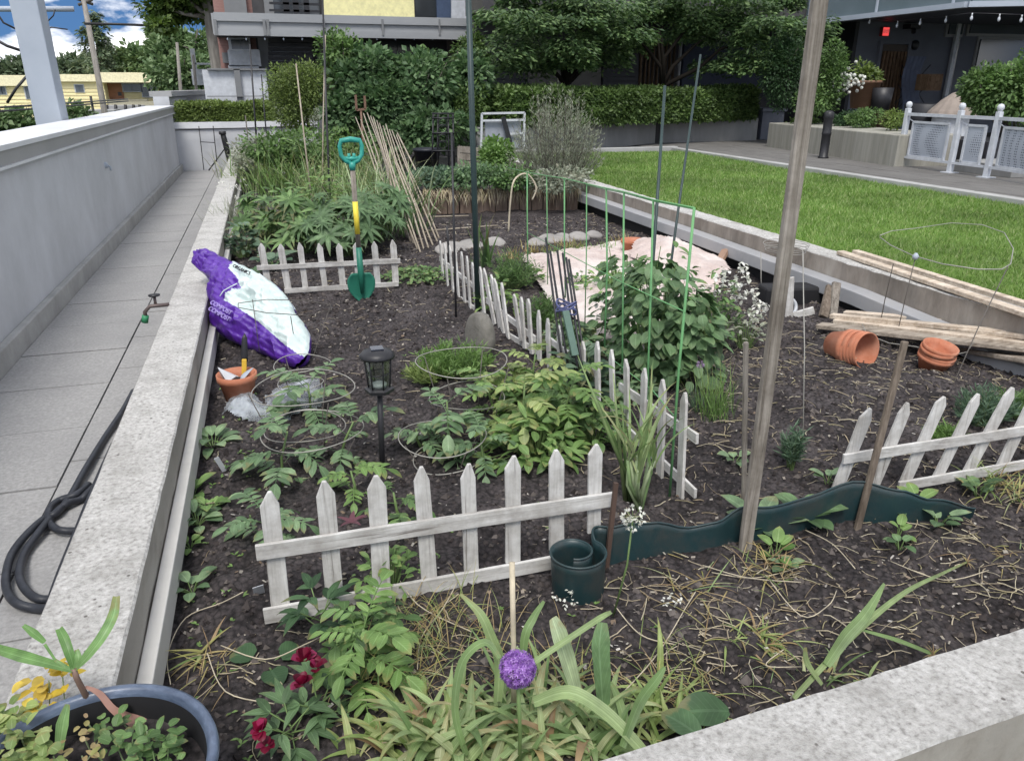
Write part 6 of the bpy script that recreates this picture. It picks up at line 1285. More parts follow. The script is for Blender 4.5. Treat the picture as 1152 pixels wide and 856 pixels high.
# leafy clumps right of the lantern, along the diagonal fence
def clump(x, y, rad, h, n, L, W, label, seed, leaf='bright', kind='oval', name='leafy_plant', group=None, droop=.7, sq=.8, up=.2):
    """dense clump of stalked leaves filling a dome"""
    r = random.Random(seed); b = g(x, y); t = thing(name, label, 'plant', b, group); mb = MB(); sm_ = MB()
    for k in range(n):
        a = r.uniform(0, 6.28); q = r.random()**.6; z = h*(1-.75*q**2)*r.uniform(.45, 1.08); tp = b+Vector((math.cos(a)*q*rad, math.sin(a)*q*rad*sq, z)); o = b+Vector((math.cos(a)*q*rad*.3, math.sin(a)*q*rad*.25, 0))
        if k % 3 == 0: sm_.tube([o, o.lerp(tp, .6)+Vector((0, 0, .02)), tp], [.0025, .002, .0012], 4, False)
        mb.leaf(tp, A2(a+r.gauss(0, .7), r.uniform(-.5, .6)), (r.gauss(0, .3), r.gauss(0, .3)-up, 1), L*r.uniform(.6, 1.2), W*r.uniform(.7, 1.15), droop*r.uniform(.4, 1.5), 5, .13, kind)
    sm_.build('stem', P['stem'], t); mb.build('foliage', P[leaf], t); return t
clump(600, 515, .19, .19, 190, .075, .03, 'bright leafy celery clump behind the right half of the front fence', 21, 'bright')
clump(612, 470, .2, .2, 150, .07, .035, 'leafy green clump beside the bundle of black stakes', 22, 'lupin')
clump(575, 448, .16, .17, 150, .06, .028, 'yellow green celery leaves between the tomato and the round stone', 23, 'yellowish')
clump(655, 448, .14, .24, 130, .09, .045, 'broad leaf plant around the foot of the black stakes', 24, 'blue')
clump(640, 400, .13, .2, 130, .08, .04, 'soft broad leaves behind the grey picket section', 25, 'tomato')
clump(665, 500, .14, .2, 120, .07, .035, 'leafy weeds left of the near picket section', 26, 'lupin')
clump(472, 312, .28, .07, 240, .045, .03, 'low creeping green mat left of the far picket section', 27, 'hedge_' if False else 'lupin')
clump(560, 352, .12, .22, 90, .07, .035, 'leafy herb just behind the tumbled pickets', 28, 'bright')
clump(590, 320, .15, .15, 110, .06, .03, 'loose green weeds at the edge of the tarp', 29, 'lupin')
clump(705, 450, .12, .14, 80, .06, .03, 'low leaves at the foot of the bean plants by the near fence', 30, 'tomato')
clump(652, 325, .1, .14, 60, .05, .025, 'thin leafy weed in front of the tarp', 31, 'lupin')
tomato(585, 500, .26, 14, .15, 'pale compound leaved celery stems rising from the bright clump', 22, 'yellowish', 'celery plants by the front fence', 'celery_plant')
tomato(625, 492, .28, 14, .15, 'celery stems between the bright clump and the black stakes', 23, 'bright', 'celery plants by the front fence', 'celery_plant')
tomato(600, 455, .26, 12, .14, 'celery stems behind the bright clump', 24, 'yellowish', 'celery plants by the front fence', 'celery_plant')
tomato(560, 470, .2, 10, .13, 'celery stems beside the wire cage of the tomato', 25, 'bright', 'celery plants by the front fence', 'celery_plant')
rosette(672, 500, 5, .08, .05, 'small round leafed weed at the foot of the leeks', 32, 'bright', name='leafy_weed')
rosette(826, 520, 6, .07, .04, 'small weed on the bare soil right of the leeks', 33, 'tomato', name='leafy_weed')
# bean plants: broad hanging leaves
def bean(x, y, rx, ry, h, n, label, seed, L=.08, W=.058, z0=.06):
    r = random.Random(seed); b = g(x, y); t = thing('bean_plant', label, 'plant', b, 'broad leaved bean plants'); mb = MB(); sm_ = MB()
    for k in range(7):
        a = r.uniform(0, 6.28); tp = b+Vector((math.cos(a)*rx*.6, math.sin(a)*ry*.6, h*r.uniform(.8, 1.1))); sm_.tube([b+rv(.02), b.lerp(tp, .5)+rv(.02), tp], [.005, .004, .002], 5, False)
    for k in range(n):
        a = r.uniform(0, 6.28); u = r.random(); z = z0+(h-z0)*u; sc_ = math.sqrt(max(0, 1-(max(0, u-.5)/.55)**2)); q = (.55+.5*r.random()**.5); o = A2(a)
        c = b+Vector((o.x*rx*q*sc_, o.y*ry*q*sc_, z)); d = (o*.7+Vector((r.gauss(0, .35), r.gauss(0, .35), r.uniform(-.9, .1)))).normalized()
        nn_ = (o*.75+Vector((0, 0, .8))+rv(.2)); s = r.uniform(.6, 1.15)*(1.05-.25*u); mb.leaf(c, d, nn_, L*s, W*s, r.uniform(.0, .8), 5, .1, 'heart')
    sm_.build('stem', P['stem'], t); mb.build('foliage', P['bean'], t); return t
bean(732, 425, .2, .2, .58, 400, 'big bean plant with broad hanging leaves in the middle of the green wire fence', 41)
bean(768, 430, .15, .18, .45, 230, 'broad leaved bean plant beside the chives at the right end of the green fence', 42)
bean(698, 395, .14, .18, .52, 180, 'broad leaved bean plant nearest the tarp', 43)
clump(742, 395, .3, .56, 180, .07, .03, 'leafy shoots rising over the bean leaves under the cross wire', 44, 'lupin')
clump(800, 388, .16, .42, 180, .05, .022, 'bushy green plant carrying white flowers left of the tall wooden post', 45, 'lupin')
clump(690, 330, .28, .2, 170, .05, .025, 'feathery green weeds along the top edge of the tarp', 46, 'bright')
clump(838, 392, .11, .24, 100, .045, .015, 'thin grey green bush with white blossoms left of the tall post', 47, 'grey')
def blossoms(cs, label, seed, size=.016, leaf='white', n=1, name='white_flowers', group=None, per=7):
    r = random.Random(seed); t = thing(name, label, 'flowers', cs[0], group)
    for c in cs:
        mb = MB()
        for k in range(per):
            o = c+Vector((r.gauss(0, 1), r.gauss(0, 1), r.gauss(0, 1)))*size*.55; mb.blade(o, rv(), size*1.2, size*.9, .6, 3, lambda t: math.sin(math.pi*(t*.85+.1)))
        mb.build('blossom', P[leaf], t)
    return t
r = random.Random(50)
def YG(x, y, Y): return YP(x, y, Y)
blossoms([YP(x, y, 3.35+r.uniform(-.1, .1)) for x, y in ((753, 328), (758, 336), (757, 318), (745, 308), (768, 306), (774, 314), (700, 304), (697, 312), (691, 345), (722, 352), (772, 350), (780, 338), (808, 314), (812, 308), (815, 320), (830, 320), (795, 325), (805, 330), (748, 312))], 'scattered white blossoms on the bean plants under the green wire fence', 51, .02)
blossoms([YP(x, y, 3.75+r.uniform(-.1, .1)) for x, y in ((827, 315), (831, 322), (829, 330), (824, 335), (822, 325), (833, 338), (837, 305), (838, 312), (841, 330), (815, 310), (853, 340), (858, 352), (848, 358), (852, 347), (862, 344), (845, 362), (834, 300), (849, 330))], 'dense white blossoms on the bush left of the tall wooden post', 52, .024, per=9)
blossoms([g(712+x, 407+y)+Vector((0, 0, z)) for x, y, z in ((-35, -20, .2), (-38, -14, .18), (-30, -16, .2), (-42, -24, .22), (-26, -10, .15), (-28, -22, .2))], 'white petals of a daisy like flower at the lower edge of the tarp', 53, .028, per=8)
# blades: chives, leeks, irises
def blades(x, y, n, L, W, label, seed, leaf='blade', spread=.03, e=(.9, 1.5), droop=(.2, 1.2), name='grass_clump', group=None, base=None, segs=7, cat='plant', az=None, fold=.2, dead=0):
    r = random.Random(seed); b = Vector(base) if base is not None else g(x, y); t = thing(name, label, cat, b, group); mb = MB(); md = MB()
    for k in range(n):
        a = r.uniform(0, 6.28) if az is None else r.gauss(az, .6); o = b+Vector((r.gauss(0, spread), r.gauss(0, spread), -.005)); (md if r.random() < dead else mb).blade(o, A2(a, r.uniform(*e)), L*r.uniform(.55, 1.15), W*r.uniform(.7, 1.2), r.uniform(*droop), segs, None, fold)
    mb.build('foliage', P[leaf], t)
    if dead: md.build('dry_leaves', P['wither'], t)
    return t
blades(805, 470, 120, .24, .004, 'clump of chives between the bean plants and the tall post', 61, 'bright', .035, (1.0, 1.55), (.1, .6), 'chives_clump', group='chives')
blades(785, 462, 50, .17, .004, 'small clump of chives with a lilac flower head at the foot of the beans', 62, 'blue', .025, (1.0, 1.5), (.1, .6), 'chives_clump', group='chives')
mb = MB(); rr = random.Random(4); c = YP(788, 410, g(788, 462).y)
for k in range(70): o = rv().normalized(); mb.quad_leaf(c+o*.008, o, rv(), .012, .005)
tag(mb.build('chive_flower', P['lilac']), 'round lilac chive flower head in front of the bean leaves', 'flower')
mb = MB(); mb.tube([g(788, 464), g(788, 464).lerp(c, .6)+Vector((.01, 0, 0)), c], .0018, 5); tag(mb.build('flower_stalk', P['stem']), 'thin green stalk of the lilac chive flower', 'stalk')
# leek
b = g(716, 572); r = random.Random(66); t = thing('leek_plant', 'tall leek clump with pale stalks and arching leaves beside the near picket section', 'plant', b); mb = MB(); m2 = MB()
for k in range(11):
    a = r.uniform(0, 6.28); tp = b+Vector((r.gauss(0, .045), r.gauss(0, .03), r.uniform(.16, .24))); mb.tube([b+rv(.008), b.lerp(tp, .5)+rv(.008), tp], [.0075, .0065, .005], 7)
    for j in range(2): m2.blade(tp-Vector((0, 0, .03)), A2(a+j*2.5, r.uniform(1.05, 1.5)), r.uniform(.2, .38), r.uniform(.01, .018), r.uniform(.3, 1.3), 8, None, .3)
mb.build('pale_stalk', P['leek'], t); m2.build('foliage', P['blade'], t)
t = thing('tall_leek', 'upright green onion leaves reaching over the near picket section', 'plant', b+Vector((.03, .15, 0))); mb = MB()
for (x, y) in ((735, 432), (690, 420), (650, 400), (742, 470), (700, 455), (663, 430)):
    q = YP(x, y, b.y+.1); o = b+Vector((r.gauss(0, .02), .05, .0)); mb.tube([o, o.lerp(q, .5)+Vector((r.gauss(0, .015), 0, .01)), q], [.007, .006, .0015], 6)
mb.build('foliage', P['blade'], t)
def umbel(px0, px1, label, Y=None, n=26, rad=.028, leaf='white', seed=1):
    b = g(*px0); q = YP(*px1, (Y or b.y)); t = thing('onion_flower', label, 'flower', b); mb = MB(); m = b.lerp(q, .5)+Vector((.012, 0, .01)); mb.tube([b, m, q], [.003, .0028, .0022], 6); mb.build('stalk', P['stem'], t); mb = MB(); m3 = MB(); r = random.Random(seed)
    for k in range(n):
        o = (rv().normalized()+Vector((0, -.2, .5))).normalized(); m3.tube([q, q+o*rad], .0006, 3, False)
        for j in range(5): mb.quad_leaf(q+o*rad, (o+rv(.6)), rv(), .011, .006)
    m3.build('pedicel', P['stem'], t); mb.build('petals', P[leaf], t); return t
umbel((690, 693), (712, 583), 'white star shaped onion flower on a tall stalk in front of the green edging', seed=2)
for (x, y, lab, s) in ((640, 682, 'small white onion flower on the soil below the rolled edging', 3), (752, 685, 'small white onion flower lying right of the tall flower stalk', 4)):
    c = g(x, y)+Vector((0, 0, .03)); blossoms([c+rv(.012) for _ in range(7)], lab, s, .008, group=None, per=4)
# ---------------- seedlings beyond the edging
for k, (x, y, n, L, lab) in enumerate(((852, 600, 9, .13, 'bean seedling climbing at the foot of the tall wooden post'), (905, 590, 8, .12, 'bean seedling with round leaves in front of the green edging'), (872, 628, 6, .07, 'low two leafed seedling right of the tall post foot'), (930, 545, 5, .07, 'seedling peeping over the top of the green edging'), (1000, 578, 6, .09, 'round leafed seedling right of the leaning brown stake'), (1030, 572, 5, .08, 'round leafed seedling in front of the far end of the green edging'), (1055, 592, 6, .08, 'small seedling on the soil beyond the green edging end'), (1012, 618, 5, .06, 'tiny seedling on the open soil at the right'), (1010, 605, 4, .06, 'pale seedling between the stake and the open soil'), (884, 640, 5, .06, 'small pale seedling in the dry stalks by the post'), (1100, 560, 7, .08, 'seedling under the slanting picket fence'))):
    rosette(x, y, n, L, L*.5, lab, 200+k, ['tomato', 'bean', 'bright'][k % 3], 'heart', (.4, 1.3), .5, 'bean seedlings around the green edging', h=.02)
blades(1120, 548, 60, .13, .006, 'spilling yellow green grass clump under the slanting fence at the right edge', 71, 'yellowish', .05, (.1, 1.3), (.6, 2.2), dead=.4)
blades(1150, 560, 40, .12, .006, 'dry grassy clump at the right edge of the bed', 72, 'blade', .04, (.1, 1.3), (.6, 2.2), dead=.5)
blades(862, 640, 46, .16, .004, 'tangle of dry stalks at the foot of the tall wooden post', 73, 'yellowish', .04, (.0, 1.0), (.8, 2.4), dead=.75)
blades(855, 718, 60, .1, .006, 'uprooted pale onion roots lying on the soil right of the foreground flowers', 74, 'yellowish', .035, (-.1, .7), (.5, 1.8), dead=.6)
blades(868, 735, 110, .11, .0022, 'curly white root tangle on the soil in the middle of the near bed', 79, 'leek', .03, (-.1, .5), (1.0, 4.0), dead=.3)
blades(780, 660, 40, .15, .004, 'flat dry tuft lying on the soil in front of the green edging', 75, 'blade', .05, (-.1, .4), (.2, 1), dead=.85)
blades(1130, 625, 26, .12, .004, 'withered tuft on the open soil at the right edge', 76, 'blade', .04, (-.1, .4), (.2, 1), dead=.9)
# long onion leaves at the right foreground
t = thing('onion_leaf', 'long bent green onion leaf arching over the soil to a dry tip at the right', 'plant', g(900, 780)); mb = MB()
def path_blade(mb, pts, widths, side=(1, 0, 0), fold=.15):
    pts = spl([Vector(p) for p in pts], 5); k = len(pts); vs = []
    for i, p in enumerate(pts):
        tt = (pts[min(i+1, k-1)]-pts[max(i-1, 0)]).normalized(); u = i/(k-1)*(len(widths)-1); j = min(int(u), len(widths)-2); w_ = widths[j]*(1-(u-j))+widths[j+1]*(u-j)
        view = (p-CAM).normalized(); sd = tt.cross(Vector((.1, -.55, .8))).normalized(); nn_ = sd.cross(tt); vs += [tuple(p-sd*w_/2), tuple(p-nn_*w_*fold), tuple(p+sd*w_/2)]
    mb.add(vs, [f for i in range(k-1) for f in ((i*3, i*3+1, i*3+4, i*3+3), (i*3+1, i*3+2, i*3+5, i*3+4))], True, [(x, i/(k-1)*.9, 0) for i in range(k) for x in (0, .5, 1)])
def Z(x, y, z): return G(x, y, z)
path_blade(mb, [Z(893, 785, .03), Z(930, 745, .08), Z(975, 700, .13), Z(1020, 665, .13), Z(1060, 645, .08), Z(1088, 632, .03)], [.012, .014, .016, .012, .008, .005]); path_blade(mb, [Z(930, 748, .08), Z(952, 716, .13), Z(975, 690, .17), Z(995, 656, .2)], [.02, .03, .026, .006])
path_blade(mb, [Z(968, 708, .1), Z(1010, 720, .07), Z(1048, 735, .03)], [.006, .012, .01]); path_blade(mb, [Z(925, 770, .05), Z(908, 745, .09), Z(906, 728, .12)], [.01, .018, .008]); mb.build('foliage', P['blade'], t)
mb = MB()
for k in range(16): mb.blade(Z(1088, 632, .03), rv(), .03, .004, 1, 4)
mb.build('dry_tip', P['wither'], t); mb = MB()
for k in range(16): mb.blade(Z(1050, 736, .03), rv(), .03, .003, 1, 4)
mb.build('dry_tip', P['wither'], t)
blades(945, 768, 26, .1, .008, 'low leafy tuft under the bent onion leaf by the near wall', 78, 'blade', .03, (.1, 1.2), (.6, 1.8), dead=.3)
# ---------------- foreground strap leaf clump, allium and withered plants
fgl = [((498, 850), 70, .2, .026, 'broad strap leaves filling the foreground left of the purple allium'), ((585, 850), 70, .21, .024, 'arching strap leaves around the base of the purple allium'), ((670, 835), 54, .19, .021, 'strap leaves mixed with dry ones right of the purple allium'), ((440, 835), 40, .13, .02, 'low strap leaves at the bottom left of the foreground clump'), ((745, 812), 50, .15, .015, 'yellowing strap leaves beside the near concrete wall'), ((620, 790), 44, .14, .014, 'mixed green and dry leaves behind the purple allium'), ((550, 800), 44, .15, .015, 'grassy leaves behind the left foreground leaves')]
for k, (xy, n, L, W, lab) in enumerate(fgl): blades(xy[0], xy[1], n, L, W, lab, 300+k, 'blade' if k not in (4, 3) else 'yellowish', .045, (.35, 1.4), (.6, 2.6), 'strap_leaf_plant', 'strap leaved plants in the foreground', dead=.06, segs=9)
t = thing('withered_lily', 'withered lily with cut stalk and long curling pale leaves in the foreground', 'plant', g(575, 790)); mb = MB()
path_blade(mb, [Z(560, 790, .1), Z(562, 745, .2), Z(552, 715, .27), Z(540, 690, .32), Z(518, 668, .34)], [.02, .026, .024, .02, .006]); path_blade(mb, [Z(525, 850, .05), Z(512, 800, .15), Z(520, 745, .24), Z(545, 722, .28), Z(562, 740, .26)], [.012, .016, .018, .016, .01])
path_blade(mb, [Z(588, 780, .1), Z(590, 720, .26), Z(600, 695, .3), Z(612, 676, .33)], [.014, .02, .016, .006]); path_blade(mb, [Z(600, 745, .2), Z(640, 718, .24), Z(675, 695, .26), Z(688, 688, .24)], [.012, .013, .013, .008])
path_blade(mb, [Z(600, 790, .12), Z(640, 778, .16), Z(680, 800, .14), Z(720, 840, .1), Z(735, 858, .06)], [.02, .03, .03, .024, .014]); path_blade(mb, [Z(700, 840, .1), Z(720, 790, .16), Z(738, 765, .2), Z(748, 750, .22)], [.014, .022, .02, .006])
mb.build('foliage', P['blade'], t); mb = MB(); mb.tube([Z(578, 800, .05), Z(578, 740, .2), Z(577, 690, .3), Z(576, 632, .4)], [.0065, .006, .006, .0065], 8); mb.build('cut_stalk', M['straw'], t)
t = thing('folded_leek_leaf', 'two wide folded green leaves standing upright right of the purple allium', 'plant', g(660, 800)); mb = MB(); m2 = MB()
path_blade(mb, [Z(680, 800, .06), Z(678, 760, .16), Z(676, 725, .24), Z(678, 700, .28)], [.03, .046, .046, .02]); m2b = Z(640, 770, .1); path_blade(m2, [Z(650, 780, .06), Z(640, 745, .16), Z(630, 715, .24), Z(622, 695, .28)], [.03, .046, .044, .02]); mb.build('foliage', P['bean'], t); m2.build('pale_leaf', P['leek'], t)
ctr = Z(582, 752, .3); t = thing('allium', 'round purple allium flower ball in the middle foreground', 'flower', (ctr.x, ctr.y, 0)); mb = MB(); mb.tube([Vector((ctr.x+.005, ctr.y, -.02)), Vector((ctr.x+.003, ctr.y-.01, .15)), ctr], [.0045, .004, .004], 8); mb.build('stalk', P['stem'], t)
mb = MB(); m2 = MB(); r = random.Random(8)
for k in range(560):
    o = Vector((r.gauss(0, 1), r.gauss(0, 1), r.gauss(0, 1))).normalized(); q = ctr+o*r.uniform(.026, .035)
    if k % 3 == 0: m2.tube([ctr, q], .0004, 3, False)
    for j in range(6):
        a = j*1.047; u = o.orthogonal().normalized(); w_ = o.cross(u); d = (u*math.cos(a)+w_*math.sin(a))+o*.35; mb.quad_leaf(q, d, o, .008, .0026)
m2.build('pedicel', P['stem'], t); mb.build('petals', P['purple'], t)
# big blue green leaf near the wall
t = thing('squash_leaf', 'large dark crinkled leaf touching the near concrete wall', 'plant', g(775, 810)); mb = MB(); mb.leaf(Z(820, 800, .1), Vector(Z(735, 795, .14))-Vector(Z(820, 800, .1)), (0, -.4, 1), .12, .075, .5, 8, .15); mb.leaf(Z(790, 830, .1), (-.3, .5, .1), (0, -.4, 1), .1, .06, .5, 8, .15); mb.build('foliage', P['dark'], t)
# peony-like plant with red flowers
def peony(x, y, h, n, L, label, seed, leaf='bean'):
    r = random.Random(seed); b = g(x, y); t = thing('peony_plant', label, 'plant', b, None); mb = MB(); sm_ = MB()
    for k in range(n):
        s = (k+1)/n; a = k*2.4; o = b+Vector((0, 0, h*s)); d = A2(a, r.uniform(0, .6)); q = o+d*L*.5; sm_.tube([b+Vector((0, 0, h*s*.6)), q], .002, 4, False)
        for j in (-1, 0, 1): mb.leaf(q, (Matrix.Rotation(j*.75, 3, 'Z') @ d)+Vector((0, 0, r.uniform(-.3, .1))), (0, 0, 1), L*r.uniform(.55, .85), L*.24, r.uniform(.4, 1.1), 5, .15, 'lance')
    sm_.build('stem', P['stem'], t); mb.build('foliage', P[leaf], t); return t
peony(362, 715, .13, 8, .1, 'dark leafy peony shoot leaning on the left end of the front fence', 81, 'dark')
tomato(405, 775, .15, 12, .13, 'light leafed plant right of the dark red flowers', 82, 'bright', None, 'leafy_plant')
peony(330, 835, .08, 10, .09, 'low peony leaves around the lower red flower', 83, 'bean')
tomato(415, 728, .14, 10, .11, 'leafy green shoots in front of the front fence', 84, 'lupin', None, 'leafy_plant')
peony(360, 810, .08, 7, .085, 'peony leaves between the two groups of red flowers', 85, 'bean')
rosette(300, 745, 3, .12, .08, 'single wide dark leaf lying left of the red flowers', 86, 'dark', 'heart', (.1, .3), .5, name='broad_leaf')
clump(440, 660, .11, .12, 70, .04, .018, 'leafy vine growing over the middle of the front fence', 87, 'bright')
def petals(c, n, s, label, seed, mat='red', flat=1):
    r = random.Random(seed); mb = MB()
    for k in range(n):
        a = k*2.4+r.uniform(-.3, .3); d = A2(a, r.uniform(-.1, 1.3)); mb.blade(c+d*s*.15, d, s*r.uniform(.7, 1.1), s*r.uniform(.7, 1), r.uniform(-1.2, 1.2), 6, lambda t: (.35+.65*math.sin(math.pi*min(1, t*.85+.1)))*(1 if t < .95 else .6), .25)
    return tag(mb.build('red_flower', P[mat]), label, 'flower', 'dark red flowers', 'thing')
petals(Z(343, 742, .2), 9, .03, 'upper dark red flower of the pair in front of the fence corner', 91); petals(Z(340, 770, .18), 8, .025, 'lower dark red flower of the pair in front of the fence corner', 92); petals(Z(355, 752, .19), 5, .024, 'bright red petals tucked beside the upper dark red flower', 95)
petals(Z(293, 822, .13), 11, .024, 'ragged crimson flower low down beside the blue pot', 93); petals(Z(300, 838, .11), 6, .02, 'small red flower just under the ragged crimson one', 94)
mb = MB()
for k in range(60): c = Z(425+rnd.gauss(0, 14), 597+rnd.gauss(0, 5), .2); 
mb = MB(); c = g(400, 640)+Vector((0, 0, .16)); [mb.blade(c, A2(k*1.3, .4), .05, .018, .6, 4) for k in range(6)]; tag(mb.build('reddish_leaves', plain('wine_leaf', (.09, .03, .04))), 'wine red leaf tuft above the top rail of the front fence', 'plant')
# dry grass mound before the fence
blades(480, 700, 150, .16, .0028, 'thin dry grass mound in front of the front picket fence', 101, 'yellowish', .07, (.1, 1.4), (.5, 2.2), 'dry_grass', dead=.7)
blades(450, 755, 130, .14, .0028, 'dry tangled grass right of the peony leaves', 102, 'blade', .07, (.1, 1.4), (.5, 2.2), 'dry_grass', dead=.75)
blades(530, 720, 90, .14, .0028, 'dry grass tuft left of the cut lily stalk', 103, 'yellowish', .06, (.1, 1.4), (.5, 2.2), 'dry_grass', dead=.7)
blades(640, 760, 90, .14, .003, 'brown tangle of dead stems behind the allium', 104, 'yellowish', .05, (.1, 1.4), (.5, 2.2), 'dry_grass', dead=.75)
blades(760, 780, 90, .15, .003, 'straw coloured tangle near the concrete wall corner', 105, 'yellowish', .06, (.1, 1.3), (.5, 2.2), 'dry_grass', dead=.6)
blades(228, 735, 14, .13, .009, 'yellow withered leaves spread on the soil beside the left wall', 106, 'yellowish', .01, (.0, .6), (.2, 1.2), 'withered_plant', dead=.5)
blades(245, 750, 40, .12, .003, 'pale dead roots lying on the soil behind the blue pot', 107, 'yellowish', .03, (-.1, .3), (.1, .8), 'withered_plant', dead=.95)
# long loose dry stems
t = thing('loose_straw', 'long loose dry stems lying over the soil by the left wall and the fence', 'straw', g(220, 720))
for pts in ([(193, 775), (190, 740), (210, 700), (250, 682), (275, 675)], [(250, 735), (300, 752), (345, 735), (375, 720)], [(235, 745), (255, 785), (310, 800)], [(700, 790), (740, 740), (770, 690), (782, 670)], [(690, 690), (720, 720), (760, 730)], [(800, 650), (850, 655), (905, 640)], [(860, 655), (900, 700), (930, 690), (940, 670)], [(520, 650), (500, 690), (475, 720), (470, 760)], [(790, 640), (840, 660), (900, 662)], [(905, 600), (935, 620), (960, 650)], [(440, 640), (470, 690), (530, 720)], [(1000, 640), (1060, 660), (1110, 650)], [(880, 740), (860, 760), (900, 760)]):
    mb = MB(); mb.tube(spl([g(*q)+Vector((0, 0, .012+.02*rnd.random())) for q in pts], 5), .0016, 4); mb.build('dry_stalk', M['straw'], t)
# ---------------- plants at the left back
blades(276, 262, 260, .4, .009, 'pale grassy clump with white heads at the left wall behind the bag', 111, 'grey', .14, (.9, 1.5), (.1, 1.0), 'grass_clump')
r = random.Random(112)
for k, (x, y, L, lf, n, lab) in enumerate(((285, 215, .6, 'blade', 110, 'tall leek leaves near the left wall behind the lupins'), (318, 225, .7, 'bright', 120, 'tall arching bright leaves behind the lupins'), (355, 228, .72, 'blade', 120, 'tall arching leaves left of the spade handle'), (392, 235, .7, 'blade', 110, 'tall leek leaves just behind the spade handle'), (432, 248, .85, 'leek', 90, 'pale green leek leaves against the bamboo canes'), (446, 262, .8, 'lupin', 110, 'dense dark leek leaves under the bamboo canes'), (415, 225, .85, 'blade', 110, 'tall green leaves right of the spade handle'), (300, 198, .7, 'bright', 100, 'grassy leaves far back near the wall'), (335, 200, .75, 'lupin', 110, 'dark green grassy leaves far back in the middle'), (380, 200, .85, 'bright', 110, 'yellow green grassy leaves far back behind the spade'), (270, 200, .5, 'grey', 90, 'dull green grassy leaves at the far part of the planter wall'))):
    blades(x, y, n, L, .016, lab, 120+k, lf, .17, (.95, 1.5), (.1, 1.7), 'leek_clump', 'leeks and tall leaves at the back left', segs=7)
blossoms([g(262+r.uniform(-16, 22), 250+r.uniform(-10, 10))+Vector((0, 0, r.uniform(.3, .45))) for _ in range(26)], 'small white flower heads on the grassy clump at the left wall', 130, .014, per=4)
def lupin(x, y, n, h, rad, lf, label, seed, leafL=.11):
    r = random.Random(seed); b = g(x, y); t = thing('lupin_plant', label, 'plant', b, 'lupins behind the small picket fence'); mb = MB(); sm_ = MB()
    for k in range(n):
        a = r.uniform(0, 6.28); q = r.random()**.5; tp = b+Vector((math.cos(a)*rad*q, math.sin(a)*rad*q*.8, h*(1-.45*q*q)*r.uniform(.5, 1.25))); sm_.tube([b+rv(.03), b.lerp(tp, .6)+Vector((0, 0, .04)), tp], .003, 4, False); nrm = (Vector((math.cos(a)*q*.8, math.sin(a)*q*.8-.35, 1))+rv(.15)).normalized(); u = nrm.orthogonal().normalized(); w_ = nrm.cross(u); m = r.randint(9, 11); l = leafL*r.uniform(.6, 1.5)
        for j in range(m): an = 6.283*j/m; d = u*math.cos(an)+w_*math.sin(an)+nrm*.12; mb.leaf(tp, d, nrm, l, l*.22, .8, 4, .15, 'lance')
    sm_.build('stem', P['stem'], t); mb.build('foliage', P[lf], t)
lupin(395, 288, 60, .48, .4, 'bean', 'large lupin with palmate leaves behind the spade', 131, .13)
lupin(345, 284, 46, .44, .38, 'lupin', 'lupin with palmate leaves behind the left pickets of the small fence', 132, .12)
lupin(428, 272, 46, .42, .3, 'bean', 'dark lupin next to the bamboo canes', 133, .12)
lupin(300, 275, 30, .38, .3, 'lupin', 'bright green fern like plant beside the left planter wall', 134, .11)
rosette(308, 300, 8, .2, .14, 'plant with large round blue green leaves beside the small picket fence', 135, 'blue', 'heart', (.4, 1.0), .5, name='cabbage_plant')
rosette(285, 312, 7, .15, .1, 'low dark round leaved plant between the bag and the small fence', 136, 'dark', 'heart', (.3, .9), .5, name='cabbage_plant')
clump(325, 268, .35, .5, 260, .09, .035, 'leafy mixed weeds between the lupins and the planter wall', 137, 'lupin')
clump(365, 262, .4, .6, 260, .08, .03, 'upright bright leafy growth behind the lupins', 138, 'bright')
clump(275, 290, .14, .3, 130, .08, .04, 'grey green broad leaves against the planter wall behind the bag', 139, 'blue')
def low_shrub(name, label, parts, leaf, L, W, seed, base, stems=4, floor=0): return shrub(name, label, 'shrub', parts, leaf, L, W, seed, base=base, stems=stems, floor=floor, stem_r=.008, grow=1.15)
low_shrub('green_shrub', 'mixed green growth below the cedar shrub at the far left of the bed', [(YP(325, 168, 11), (.6, .5, .3), 1600), (YP(380, 172, 10.5), (.6, .5, .3), 1500)], LF['mid'], .08, .04, 141, YP(340, 185, 11))
low_shrub('green_shrub', 'dull green shrub at the far end of the left planter wall', [(YP(285, 168, 12.5), (.3, .4, .25), 1100), (YP(275, 185, 11.5), (.12, .3, .15), 400)], P['grey'], .06, .03, 142, YP(290, 180, 12.4))
low_shrub('green_shrub', 'light green bushy plant in front of the white framed screen', [(YP(558, 178, 10.8), (.3, .3, .3), 1700)], P['bright'], .07, .04, 143, YP(558, 200, 10.8))
low_shrub('green_shrub', 'greyish low plant with small buds left of the lavender bush', [(YP(585, 200, 10.3), (.4, .3, .2), 1300)], P['grey'], .05, .02, 144, YP(585, 212, 10.3))
low_shrub('creeping_plant', 'creeping green plants trailing over the brown timber edging, left half', [(YP(500, 203, 9.9), (.45, .3, .13), 1500), (YP(475, 200, 10.4), (.3, .3, .15), 700)], P['blue'], .05, .03, 145, YP(500, 210, 9.9), floor=.15)
low_shrub('creeping_plant', 'creeping green plants trailing over the brown timber edging, right half', [(YP(570, 212, 9.7), (.5, .3, .13), 1500), (YP(630, 215, 9.7), (.45, .3, .13), 1100)], P['tomato'], .05, .03, 146, YP(570, 215, 9.7), floor=.15)
low_shrub('green_shrub', 'dark low growth along the lawn wall beneath the lavender bush', [(YP(660, 215, 9.8), (.35, .3, .2), 900)], P['dark'], .05, .03, 147, YP(660, 225, 9.6))
